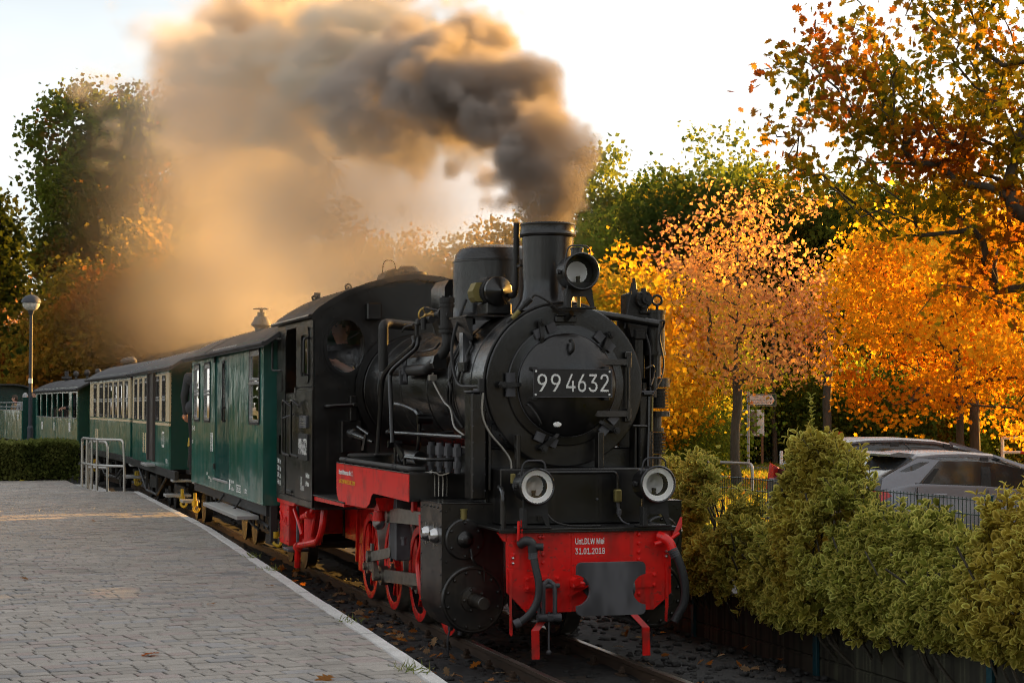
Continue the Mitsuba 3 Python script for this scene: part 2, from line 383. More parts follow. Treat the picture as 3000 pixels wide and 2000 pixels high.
vis = inside & (w_ > 8.5) & (np.abs(r_) < 0.30 * w_ + 0.6)
S, cx, w_, r_, cin = S[vis], cx[vis], w_[vis], r_[vis], cin[vis].all(1)
def paver(i, det=True):
    s, q, L = S[i]
    g, c = 0.0030, 0.006
    ge = rng.uniform(0.0045, 0.0085)
    zt = PZ + rng.uniform(-0.003, 0.0025); tx, ty = rng.uniform(-0.012, 0.012, 2)
    P = []
    for o, z in ((0.0, PZ - 0.034), (0.0, zt - 0.004), (c, zt)):
        for a_, b_ in ((0, 0), (1, 0), (1, 1), (0, 1)):
            da = s + (ge + o if a_ == 0 else L - ge - o); db = q + (g + o if b_ == 0 else 0.132 - g - o)
            xy = da * U + db * V
            P.append([xy[0], xy[1], z + tx * (a_ - 0.5) * L + ty * (b_ - 0.5) * 0.13])
    F = []
    for k in (0, 4):
        for i_ in range(4):
            j_ = (i_ + 1) % 4
            F += [[k + i_, k + j_, k + 4 + j_], [k + i_, k + 4 + j_, k + 4 + i_]]
    F += [[8, 9, 10], [8, 10, 11]]
    return np.array(P), np.array(F), np.tile([[rng.uniform(), rng.uniform()]], (12, 1))
def cut_paver(i):
    s, q, L = S[i]
    P_ = Polygon([(s + .004) * U + (q + .003) * V, (s + L - .004) * U + (q + .003) * V, (s + L - .004) * U + (q + .129) * V, (s + .004) * U + (q + .129) * V]).intersection(PLAT)
    if P_.is_empty or P_.geom_type != 'Polygon' or P_.area < 8e-4: return None
    xy = np.array(P_.exterior.coords)[:-1]
    if P_.exterior.is_ccw is False: xy = xy[::-1]
    n = len(xy); c = xy.mean(0); zt = PZ + rng.uniform(-0.003, 0.0025)
    ins = xy + (c - xy) * np.minimum(.3, .006 / np.maximum(np.linalg.norm(c - xy, axis=1, keepdims=True), 1e-6))
    v = np.vstack([np.column_stack([xy, np.full(n, PZ - .034)]), np.column_stack([xy, np.full(n, zt - .004)]), np.column_stack([ins, np.full(n, zt)])])
    F = []
    for k in (0, n):
        for a_ in range(n):
            b_ = (a_ + 1) % n
            F += [[k + a_, k + b_, k + n + b_], [k + a_, k + n + b_, k + n + a_]]
    F += [[2 * n, 2 * n + a_, 2 * n + a_ + 1] for a_ in range(1, n - 1)]
    return v, np.array(F), np.tile([[rng.uniform(), rng.uniform()]], (len(v), 1))
order = np.argsort(w_ + 3.0 * np.clip(np.abs(r_) - 0.262 * w_, 0, 9) * 10 + np.where(w_ < 10.4, 50, 0))
meshes = [None] * len(S)
for n_, i in enumerate(order): meshes[i] = paver(i) if cin[i] else cut_paver(i)
order = np.array([i for i in order if meshes[i] is not None])
near = order[:300]
for i in near: put('paving_stone', meshes[i][:2], 'paving', 'platform', uv=meshes[i][2])
rest = [meshes[i] for i in order[300:]]
put('paving_field', cat([(m[0], m[1]) for m in rest]), 'paving', 'platform', uv=np.vstack([m[2] for m in rest]), kind='stuff')

# ---------------------------------------------------------------- trees
def grow(rng, base, top_h, attr, trunk_r, step=0.45, lean=(0, 0), first=0.25, sag=0.06, stems=1, tip=0.006):
    """branch skeleton that reaches the points attr from a trunk; returns (mesh, tips, along-twig points)"""
    base = np.asarray(base, float)
    nodes, par = [], []
    n0 = max(4, int(top_h / 0.5))
    for s in range(stems):
        off = np.array([0.0, 0, 0]) if stems == 1 else np.array([(s - (stems - 1) / 2) * 0.28, 0, 0])
        ang = np.array([lean[0], lean[1]]) + (0 if stems == 1 else (s - (stems - 1) / 2) * np.array([0.16, 0.03]))
        prev = -1
        wob = np.cumsum(rng.normal(0, 0.035, (n0 + 1, 2)), 0)
        for k in range(n0 + 1):
            h = top_h * k / n0
            nodes.append(base + off + [ang[0] * h + wob[k, 0], ang[1] * h + wob[k, 1], h]); par.append(prev); prev = len(nodes) - 1
    ntrunk = len(nodes)
    hmin = base[2] + first * top_h
    d0 = np.linalg.norm((attr - base) * [1, 1, 0.6], axis=1)
    tips, twigs = [], []
    for p in attr[np.argsort(d0)]:
        A = np.array(nodes)
        dv = p - A
        dist = np.linalg.norm(dv, axis=1)
        cost = dist + 0.9 * np.maximum(0, -dv[:, 2] + 0.15 * dist) + np.where(A[:, 2] < hmin, 50, 0)
        j = int(np.argmin(cost)); L = dist[j]
        m = max(1, int(round(L / step)))
        a = A[j]; side = rng.normal(0, 0.10 * L, 3)
        prev = j
        for k in range(1, m + 1):
            t = k / m
            q = a + (p - a) * t + side * math.sin(math.pi * t) * 0.6 + np.array([0, 0, sag * L * math.sin(math.pi * t)])
            nodes.append(q); par.append(prev); prev = len(nodes) - 1
            if L > 0.2 and k >= m - 1: twigs.append(q)
        tips.append(p)
    A, par = np.array(nodes), np.array(par)
    w = np.zeros(len(A))
    kids = np.zeros(len(A), int)
    for i in range(len(A)):
        if par[i] >= 0: kids[par[i]] += 1
    w[kids == 0] = 1
    for i in range(len(A) - 1, -1, -1):
        if par[i] >= 0: w[par[i]] += w[i]
    r = tip * np.sqrt(w)
    r = r * (trunk_r / r[0]) ** np.clip((w / w[0]) ** 0.5, 0, 1)
    # chains
    ms, done = [], np.zeros(len(A), bool)
    main = np.full(len(A), -1)
    for i in range(len(A)):
        if par[i] >= 0 and (main[par[i]] < 0 or w[i] > w[main[par[i]]]): main[par[i]] = i
    starts = [i for i in range(len(A)) if par[i] < 0 or main[par[i]] != i]
    for i in starts:
        ch = ([par[i]] if par[i] >= 0 else []) + [i]
        k = i
        while main[k] >= 0: k = main[k]; ch.append(k)
        if len(ch) < 2: continue
        rr = r[ch].copy()
        if par[i] >= 0: rr[0] = rr[1]
        if par[i] < 0: rr[0] *= 1.25
        rr[-1] *= 0.5
        ms.append(tube(A[ch], np.maximum(rr, 0.004), 7 if rr.max() > 0.05 else (5 if rr.max() > 0.02 else 3), cap=False))
    return cat(ms), np.array(tips), np.array(twigs) if twigs else np.array(tips)

KITE = (np.array([[0, 0, 0], [0.42, 0.45, 0.10], [0, 1, -0.05], [-0.42, 0.45, 0.10]]), np.array([[0, 1, 2], [0, 2, 3]]))
_o = [(0, 0), (.16, .08), (.10, .2), (.40, .22), (.22, .38), (.48, .55), (.22, .62), (.30, .85), (0, 1), (-.26, .83), (-.20, .60), (-.5, .52), (-.20, .36), (-.38, .2), (-.1, .18), (-.15, .08)]
OAKLEAF = (np.array([[x, y, 0.18 * abs(x) - 0.12 * y * y] for x, y in _o] + [[0, .3, 0.0], [0, .62, -0.03]]),
           np.array([[0, 1, 16], [1, 2, 16], [2, 3, 16], [3, 4, 16], [4, 5, 17], [5, 6, 17], [6, 7, 17], [7, 8, 17], [8, 9, 17], [9, 10, 17], [10, 11, 17], [11, 12, 17], [12, 13, 16], [13, 14, 16], [14, 15, 16], [15, 0, 16], [4, 17, 16], [12, 16, 17]]))
_m = [(0, 0), (.30, -.02), (.28, .2), (.62, .38), (.34, .5), (.36, .78), (.14, .66), (0, 1), (-.14, .66), (-.36, .78), (-.34, .5), (-.62, .38), (-.28, .2), (-.30, -.02)]
MAPLELEAF = (np.array([[x, y, 0.15 * abs(x) - 0.15 * y * y] for x, y in _m] + [[0, .35, 0.0]]), np.array([[i, (i + 1) % 14, 14] for i in range(14)]))
def leaves(rng, P, size, pal, shape=KITE, droop=0.3, sv=0.35, tint=None, flat=0.0, gain=1.3):
    """one leaf at each point of P; pal: list of linear colours; tint (n): which colour, 0..1"""
    n = len(P)
    v, f = shape
    d = rng.normal(0, 1, (n, 3)); d[:, 2] = d[:, 2] / (1 + flat) - droop; d /= np.linalg.norm(d, axis=1, keepdims=True)
    u = rng.normal(0, 1, (n, 3)); u[:, 2] += flat
    u -= d * (u * d).sum(1, keepdims=True); u /= np.linalg.norm(u, axis=1, keepdims=True) + 1e-9
    s = np.cross(d, u)
    sz = size * rng.uniform(1 - sv, 1 + sv, n)
    V = P[:, None] + sz[:, None, None] * (v[None, :, :1] * s[:, None] + v[None, :, 1:2] * d[:, None] + v[None, :, 2:] * u[:, None])
    F = f[None] + (np.arange(n) * len(v))[:, None, None]
    pal = np.asarray(pal, float)
    t = (rng.uniform(0, 1, n) if tint is None else np.clip(tint + rng.normal(0, 0.10, n), 0, 1)) * (len(pal) - 1)
    k = np.clip(t.astype(int), 0, len(pal) - 2) if len(pal) > 1 else np.zeros(n, int)
    c = pal[k] + (pal[np.minimum(k + 1, len(pal) - 1)] - pal[k]) * (t - k)[:, None]
    c = c * rng.uniform(0.72, 1.25, (n, 1)) * gain
    return V.reshape(-1, 3), F.reshape(-1, 3), np.repeat(np.clip(c, 0, 0.95), len(v), 0)
def crown_points(rng, n, c, r, seed, hole=0.46, shell=0.5, zmin=None):
    """points inside an uneven ellipsoid with holes"""
    out = []
    c, r = np.asarray(c, float), np.asarray(r, float)
    while len(out) < n:
        u = rng.normal(0, 1, (n * 2, 3)); u /= np.linalg.norm(u, axis=1, keepdims=True)
        q = u * rng.uniform(shell ** 3, 1, (n * 2, 1)) ** (1 / 3)
        q = q * (0.72 + 0.5 * meshkit.noise(u * 2.1 + seed, seed))[:, None]
        k = meshkit.noise(q * np.array([2.6, 2.6, 3.2]) + seed * 3.1, seed + 9) > hole
        q = c + q[k] * r
        if zmin is not None: q = q[q[:, 2] > zmin]
        out += list(q)
    return np.array(out[:n])
ORANGE = [(0.48, 0.18, 0.012), (0.60, 0.30, 0.016), (0.66, 0.38, 0.02), (0.70, 0.46, 0.035)]
PEACH = [(0.42, 0.14, 0.045), (0.60, 0.29, 0.11), (0.64, 0.34, 0.09), (0.58, 0.34, 0.03)]
YELLOW = [(0.40, 0.24, 0.015), (0.58, 0.34, 0.02), (0.62, 0.28, 0.012), (0.30, 0.24, 0.02)]
OAK = [(0.26, 0.07, 0.012), (0.38, 0.13, 0.012), (0.30, 0.20, 0.012), (0.12, 0.14, 0.012), (0.42, 0.24, 0.015)]
GREEN = [(0.07, 0.11, 0.016), (0.12, 0.165, 0.02), (0.18, 0.20, 0.024), (0.085, 0.11, 0.016)]
OLIVE = [(0.07, 0.08, 0.014), (0.16, 0.12, 0.015), (0.22, 0.13, 0.015), (0.09, 0.10, 0.015)]
RUST = [(0.16, 0.055, 0.012), (0.26, 0.09, 0.012), (0.13, 0.09, 0.012), (0.30, 0.14, 0.015)]
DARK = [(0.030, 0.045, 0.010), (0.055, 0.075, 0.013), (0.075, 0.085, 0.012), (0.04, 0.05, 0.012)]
TREES = 0
def tree(base_name, label, group, base, top, c, r, n_attr, n_leaf, size, pal, trunk_r=0.16, seed=1, shape=KITE, hole=0.46, first=0.25, spread=0.42, stems=1, lean=(0, 0), shell=0.45, zmin=None, droop=0.3, cat_='tree', extra=None, sag=0.06, tint_scale=0.5):
    rng = np.random.default_rng(seed)
    A = crown_points(rng, n_attr, c, r, seed, hole, shell, zmin)
    if extra is not None: A = np.vstack([A, extra])
    m, tips, tw = grow(rng, base, top, A, trunk_r, lean=lean, first=first, stems=stems, sag=sag)
    t = thing(base_name, label, cat_, group)
    put('trunk', m, 'bark', t, smooth=True)
    src = np.vstack([tips, tips, tw])
    P = src[rng.integers(0, len(src), n_leaf)] + rng.normal(0, spread, (n_leaf, 3)) * [1, 1, 0.75]
    tint = meshkit.noise(P * tint_scale + seed, seed + 3) * 1.3 - 0.15
    V, F, C = leaves(rng, P, size, pal, shape, tint=tint, droop=droop)
    put('crown', (V, F), 'foliage', t, color=C)
    return t

# the orange maple with two stems behind the cars, and the thin peach-coloured tree beside the signpost
b = polar(0.2318, 56, GZ)
tree('maple_tree', 'bright orange maple with two stems behind the parked cars', None, b, 5.2, b + [0.3, -0.3, 4.6], [5.5, 4.6, 3.7], 440, 27000, 0.13, ORANGE, 0.115, seed=21, shape=MAPLELEAF, hole=0.36, first=0.36, spread=0.34, stems=2, shell=0.2, zmin=0.9, droop=0.6, sag=0.09)
b = polar(0.1160, 48.5, GZ)
tree('young_tree', 'slender young tree with peach and orange leaves beside the signpost', None, b, 6.6, b + [0, 0, 4.75], [2.45, 2.45, 2.95], 230, 7500, 0.11, PEACH, 0.12, seed=5, shape=KITE, hole=0.38, first=0.36, spread=0.30, shell=0.15, zmin=2.2, sag=0.02)
# yellow trees right behind the engine
for i, (tn, w, h, n, lab) in enumerate([(0.046, 44, 5.6, 9000, 'golden yellow young tree directly behind the chimney and front lamp'), (0.071, 51, 5.0, 8000, 'yellow and orange sapling behind the air pump of the engine'), (0.092, 58, 5.6, 8000, 'yellow green sapling between the air pump and the slender tree')]):
    b = polar(tn, w, GZ)
    tree('young_tree', lab, None, b, h * 0.93, b + [0, 0, h * 0.58], [1.7, 1.7, h * 0.42], 130, n, 0.125, YELLOW if i < 2 else [YELLOW[3], GREEN[2], YELLOW[1]], 0.09, seed=31 + i, hole=0.32, first=0.22, spread=0.30, shell=0.1, zmin=0.8)
# the big oak outside the frame on the right, its branches reach into the picture
rng = np.random.default_rng(77)
b = polar(0.36, 28.5, GZ)
def oakpts():
    out = []
    for tn, w, zz, sx, sz, n in [(0.155, 28, 5.9, 0.35, 0.35, 10), (0.165, 27.5, 6.6, 0.5, 0.30, 16), (0.19, 28.5, 6.75, 0.45, 0.35, 16), (0.175, 28, 5.75, 0.6, 0.35, 24), (0.20, 28, 5.9, 0.6, 0.5, 30), (0.215, 28.5, 5.0, 0.5, 0.45, 26), (0.235, 28, 7.6, 0.4, 0.5, 22), (0.245, 29, 6.6, 0.5, 0.6, 36),
                                   (0.24, 28, 5.3, 0.6, 0.5, 40), (0.255, 28.5, 4.3, 0.35, 0.45, 26), (0.262, 28, 3.6, 0.3, 0.3, 12), (0.26, 28, 8.6, 0.5, 0.6, 24), (0.30, 29, 6.5, 1.3, 1.6, 90), (0.38, 29, 7.0, 2.2, 2.0, 120), (0.44, 27, 6.5, 2.0, 2.0, 80), (0.37, 28, 4.2, 1.6, 0.8, 70)]:
        out.append(polar(tn, w, zz) + rng.normal(0, 1, (n, 3)) * [sx, sx, sz])
    return np.vstack(out)
A = oakpts()
m, tips, tw = grow(rng, b, 6.8, A, 0.30, first=0.42, sag=0.10, lean=(-0.03, 0), tip=0.011)
t = thing('oak_tree', 'large oak with rusty and olive leaves reaching in from the right edge', 'tree')
put('trunk', m, 'bark', t, smooth=True)
src = np.vstack([tips, tips, tw])
n = 15000
P = src[rng.integers(0, len(src), n)] + rng.normal(0, 0.15, (n, 3))
V, F, C = leaves(rng, P, 0.125, OAK, OAKLEAF, tint=meshkit.noise(P * 1.1, 4) * 1.4 - 0.2, droop=0.4, gain=1.0)
put('crown', (V, F), 'foliage', t, color=C)

# ---------------------------------------------------------------- the wood behind
WOOD = 'trees of the wood behind the car park'
wood = [  # sideways, distance, height, crown radius, palette, label
    (0.043, 82, 12.6, 3.0, GREEN, 'sparse green tree rising right of the smoke above the wood'),
    (0.073, 84, 11.8, 3.6, OLIVE, 'brownish half bare tree in the wood left of the slender tree'),
    (0.103, 80, 12.6, 3.5, GREEN, 'tall light green tree standing highest above the slender peach tree'),
    (0.128, 83, 12.4, 3.2, GREEN, 'light green tree at the right end of the high wood'),
    (0.060, 74, 9.6, 3.2, GREEN, 'dense dark green tree in front of the wood behind the engine lamp'),
    (0.135, 74, 9.4, 3.4, GREEN, 'green tree in the wood behind the gap between the two orange trees'),
    (0.165, 82, 9.8, 3.6, RUST, 'rust coloured tree of the wood above the maple left side'),
    (0.200, 84, 9.6, 4.0, OLIVE, 'olive tree of the wood behind the middle of the maple'),
    (0.245, 82, 9.0, 4.0, GREEN, 'green tree of the wood behind the right side of the maple'),
    (0.012, 88, 10.6, 3.6, OLIVE, 'olive and rust tree showing between smoke and dome'),
    (-0.020, 92, 10.0, 3.8, OLIVE, 'olive tree almost hidden by the smoke left of the dome'),
    (-0.055, 94, 10.4, 4.0, RUST, 'rust tree hidden behind the golden smoke'),
]
for i, (tn, w, h, cr, pal, lab) in enumerate(wood):
    b = polar(tn, w, GZ)
    tree('woodland_tree', lab, WOOD, b, h * 0.92, b + [0, 0, h * 0.60], [cr, cr, h * 0.42], 190, 15000, 0.21, pal, 0.17, seed=100 + i, hole=0.36 if i != 1 else 0.45, first=0.2, spread=0.40, shell=0.3, zmin=1.2)
# trunks and undergrowth at the wood's edge
TRUNKS = ['dark trunk right of the picture board at the edge of the wood', 'second dark trunk right of the direction sign', 'thin dark trunk above the tallest variegated bush', 'dark trunk left of the estate car roof', 'dark trunk behind the rear of the estate car', 'dark trunk just left of the maple stems',
          'thin dark trunk hidden by the maple stems', 'dark trunk right of the maple stems above the barrier', 'dark trunk right of the air pump', 'second dark trunk right of the air pump', 'thin trunk left of the slender peach tree', 'thin trunk behind the slender peach tree']
rng = np.random.default_rng(13)
for i, (tn, w) in enumerate([(0.135, 67), (0.1480, 70), (0.158, 66), (0.171, 72), (0.183, 68), (0.2065, 71), (0.222, 69), (0.2495, 70), (0.083, 66), (0.091, 69), (0.102, 71), (0.1105, 67)]):
    b = polar(tn, w, GZ)
    c = b + [0, 0, 7.6]
    tree('woodland_tree', TRUNKS[i], WOOD, b, 8.6, c, [2.0, 2.0, 2.2], 50, 3500, 0.2, DARK if i % 3 else OLIVE, 0.09 + 0.03 * (i % 3), seed=200 + i, hole=0.4, first=0.55, spread=0.4)
def bush(base_name, label, group, pos, rx, ry, rz, n, size, pal, seed, shape=KITE, spread=0.25, hole=0.3, twig='bark', droop=0.1):
    rng = np.random.default_rng(seed)
    pos = np.asarray(pos, float)
    A = crown_points(rng, 90, pos + [0, 0, rz * 0.9], [rx, ry, rz], seed, hole, 0.4, pos[2] + 0.1)
    m, tips, tw = grow(rng, pos, rz * 0.7, A, 0.04, step=0.3, first=0.0, sag=0.1)
    t = thing(base_name, label, 'shrub', group)
    put('stem', m, twig, t, smooth=True)
    src = np.vstack([tips, tw, A])
    P = src[rng.integers(0, len(src), n)] + rng.normal(0, spread, (n, 3)); P[:, 2] = np.maximum(P[:, 2], pos[2] + 0.02)
    V, F, C = leaves(rng, P, size, pal, shape, tint=meshkit.noise(P * 1.2 + seed, seed), droop=droop)
    put('foliage', (V, F), 'foliage', t, color=C)
    return t
MASS = []
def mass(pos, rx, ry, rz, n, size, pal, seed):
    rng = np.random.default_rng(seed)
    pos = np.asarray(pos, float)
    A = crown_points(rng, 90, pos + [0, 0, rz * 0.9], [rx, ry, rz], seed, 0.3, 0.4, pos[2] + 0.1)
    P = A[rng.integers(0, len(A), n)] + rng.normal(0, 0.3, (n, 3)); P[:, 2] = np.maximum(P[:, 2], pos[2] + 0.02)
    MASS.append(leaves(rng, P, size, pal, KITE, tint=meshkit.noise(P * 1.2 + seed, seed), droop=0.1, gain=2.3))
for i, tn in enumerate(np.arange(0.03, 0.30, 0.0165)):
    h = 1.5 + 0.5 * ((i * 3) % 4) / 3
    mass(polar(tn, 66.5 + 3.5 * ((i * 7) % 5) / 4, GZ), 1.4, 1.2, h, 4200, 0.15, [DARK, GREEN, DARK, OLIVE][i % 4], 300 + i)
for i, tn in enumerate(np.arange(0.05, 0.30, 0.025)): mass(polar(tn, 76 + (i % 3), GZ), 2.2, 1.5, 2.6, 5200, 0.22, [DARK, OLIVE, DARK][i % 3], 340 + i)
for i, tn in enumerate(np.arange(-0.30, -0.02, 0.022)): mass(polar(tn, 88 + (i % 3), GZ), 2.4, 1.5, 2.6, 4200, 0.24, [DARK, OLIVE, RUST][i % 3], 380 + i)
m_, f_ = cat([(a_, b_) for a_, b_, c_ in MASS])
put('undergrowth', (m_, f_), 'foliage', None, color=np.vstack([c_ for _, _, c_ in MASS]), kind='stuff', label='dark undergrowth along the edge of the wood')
bush('garden_shrub', 'green shrub below the slender tree, left of the picture board', None, polar(0.094, 52, GZ), 1.35, 1.2, 1.0, 7000, 0.085, [GREEN[2], GREEN[1], GREEN[3]], 371)

# ---------------------------------------------------------------- left side trees
LEFT = 'trees behind the train on the left'
b = polar(-0.206, 80, GZ)
tree('tall_tree', 'tallest green tree on the left with patches of rust', LEFT, b, 14.6, b + [0.0, 0, 10.2], [3.2, 3.2, 5.5], 520, 34000, 0.22, [tuple(.72 * q for q in c_) for c_ in (GREEN[1], GREEN[2], GREEN[0], RUST[1], GREEN[3])], 0.34, seed=61, hole=0.36, first=0.16, spread=0.40, shell=0.25, zmin=2.0, tint_scale=0.3)
b = polar(-0.155, 84, GZ)
tree('tall_tree', 'tall dark rusty tree half hidden by the left end of the smoke', LEFT, b, 15.2, b + [0.2, 0, 9.6], [3.3, 3.3, 6.6], 360, 22000, 0.23, [RUST[0], DARK[1], RUST[1], OLIVE[0]], 0.3, seed=62, hole=0.45, first=0.15, spread=0.38, shell=0.2)
b = polar(-0.128, 90, GZ)
tree('tall_tree', 'dark tree inside the smoke above the second coach', LEFT, b, 14.5, b + [0.2, 0, 9.6], [3.2, 3.2, 6.3], 300, 16000, 0.24, [DARK[1], RUST[0], OLIVE[1]], 0.3, seed=63, hole=0.42, first=0.15, spread=0.4, shell=0.2)
b = polar(-0.276, 60, GZ)
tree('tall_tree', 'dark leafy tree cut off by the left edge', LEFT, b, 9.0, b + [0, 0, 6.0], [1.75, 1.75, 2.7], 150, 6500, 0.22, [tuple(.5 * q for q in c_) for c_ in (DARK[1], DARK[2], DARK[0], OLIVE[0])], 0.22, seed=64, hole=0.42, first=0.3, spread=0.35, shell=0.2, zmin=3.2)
low = [(-0.222, 74, 7.4, 2.8, OLIVE), (-0.205, 70, 6.6, 2.9, RUST), (-0.182, 76, 8.6, 3.0, OLIVE), (-0.160, 70, 7.4, 3.0, RUST), (-0.140, 74, 8.0, 3.2, OLIVE), (-0.112, 78, 8.8, 3.4, OLIVE), (-0.088, 84, 9.6, 3.6, RUST), (-0.240, 82, 6.0, 2.4, RUST)]
nm = ['behind the street lamp', 'right of the street lamp', 'under the tallest left tree', 'over the green coach far back', 'over the cream coaches', 'behind the smoke over the cream coaches', 'behind the golden smoke', 'left of the street lamp']
for i, (tn, w, h, cr, pal) in enumerate(low):
    b = polar(tn, w, GZ)
    tree('autumn_tree', ['low olive', 'low rust brown', 'broad olive', 'broad rust brown', 'dense olive', 'dim olive', 'dim rust', 'small pinkish'][i] + ' autumn tree ' + nm[i], LEFT, b, h * 0.9, b + [0, 0, h * 0.53], [cr, cr, h * 0.5], 200, 13000, 0.2, pal, 0.16, seed=80 + i, hole=0.33, first=0.1, spread=0.42, shell=0.3, zmin=0.6)
b = polar(-0.268, 105, GZ)
tree('birch_tree', 'pale pinkish birch far off behind the street lamp', None, b, 8.8, b + [0, 0, 6.0], [2.6, 2.6, 3.6], 160, 9000, 0.22, [(0.30, 0.16, 0.09), (0.42, 0.22, 0.10), (0.36, 0.20, 0.12)], 0.15, seed=91, hole=0.4, first=0.2, spread=0.4)

for i, (x, y, h, cr) in enumerate([(-19, -36, 8, 4.0), (-11, -40, 8.5, 4.2), (-3, -38, 8, 4.0), (5, -41, 8.5, 4.2), (13, -37, 8, 4.0), (-27, -30, 7, 4.0)]):
    b = np.array([x, y, GZ])
    tree('roadside_tree', ['first', 'second', 'third', 'fourth', 'fifth', 'sixth'][i] + ' tree of the row across the street behind the platform', 'trees across the street', b, h * .9, b + [0, 0, h * .55], [cr, cr, h * .46], 160, 9000, 0.32, [GREEN[0], DARK[1], OLIVE[0], GREEN[3]], 0.2, seed=700 + i, hole=.3, first=.15, spread=.5, shell=.3, zmin=.6)

for i, (tn, w, h, cr) in enumerate([(-.38, 62, 7, 4.0), (-.48, 58, 6.5, 4.2), (-.60, 54, 6, 4.2), (-.74, 50, 6.5, 4.2), (-.92, 46, 6, 4.2)]):
    b = polar(tn, w, GZ)
    tree('roadside_tree', ['first', 'second', 'third', 'fourth', 'fifth'][i] + ' tree of the row left of the platform, outside the picture', 'trees left of the platform', b, h * .9, b + [0, 0, h * .53], [cr, cr, h * .47], 150, 8000, 0.28, [GREEN[0], DARK[1], OLIVE[0], GREEN[3]], 0.2, seed=720 + i, hole=.3, first=.15, spread=.5, shell=.3, zmin=.6)

for i, (x, y, h, cr) in enumerate([(15.5, 2.0, 11, 4.6), (17, -7, 11, 5.0), (15.5, 7.2, 5.6, 3.0)]):
    b = np.array([x, y, GZ])
    tree('oak_tree', ['oak beside the car park just outside the right edge', 'oak beside the car park outside the picture, nearest the camera', 'small oak between the two larger oaks outside the picture'][i], 'oaks along the car park', b, h * .9, b + [0, 0, h * .6], [cr, cr, h * .38], 170, 9000, 0.26, OAK, 0.25, seed=740 + i, hole=.3, first=.25, spread=.5, shell=.3, zmin=2.2 if h > 6 else .8)

# ---------------------------------------------------------------- retaining wall, mesh fence, hedge
def f_wall(p, n, uv):
    g = FB(p.y * 3, p.z * 3, 1.0); s = N(p.y * 38, p.z * 1.6, 3.0)
    c = MX((0.055, 0.036, 0.026), (0.035, 0.034, 0.022), SS(1.2, -0.6, p.y))
    c = MX(c, (0.075, 0.075, 0.045), SS(0.55, 0.85, s) * SS(0.3, 0.7, g) * 0.8)
    return MX(c, (0.018, 0.016, 0.012), SS(0.5, 0.8, N(p.y * 23, p.z * 1.1, 8.0)) * 0.7)
scene['wall_concrete'] = pr(mikit.proc(f_wall), 0.85)
scene['teal_coat'] = pr((0.010, 0.058, 0.075), 0.4)
scene['fence_coat'] = pr((0.012, 0.032, 0.028), 0.45)
WX = 1.80
wall = thing('retaining_wall', 'low dark stained concrete plank wall below the hedge beside the track', 'wall')
posts_y = [-7.32, -4.82, -2.32, 0.19, 2.67, 5.17, 7.67, 10.17]
for a_, b_ in zip(posts_y[:-1], posts_y[1:]):
    for z0, z1 in ((-0.34, -0.02), (-0.017, 0.29)):
        put('panel', bx(WX, WX + 0.06, a_ + 0.008, b_ - 0.008, z0, z1, 0.012), 'wall_concrete', wall, smooth=False)
fence = thing('mesh_fence', 'dark green wire mesh fence with teal posts above the retaining wall', 'fence')
for y in posts_y:
    put('post', cat([bx(WX - 0.03, WX - 0.002, y - 0.032, y + 0.032, -0.4, 1.255, 0.004), bx(WX - 0.034, WX + 0.0, y - 0.035, y + 0.035, 1.256, 1.268, 0.003)]), 'teal_coat', fence, smooth=False)
for a_, b_ in zip(posts_y[:-1], posts_y[1:]):
    ms = []
    for y in np.arange(a_ + 0.06, b_ - 0.03, 0.05): ms.append(cyl((WX + 0.082, y, 0.31), (WX + 0.082, y, 1.235), 0.003, n=5, cap=False))
    for z in (0.33, 0.53, 0.73, 0.93, 1.13, 1.222):
        for dx in (-0.006, 0.006): ms.append(cyl((WX + 0.082 + dx, a_, z), (WX + 0.082 + dx, b_, z), 0.004, n=5, cap=False))
    put('wire_panel', cat(ms), 'fence_coat', fence, smooth=False)
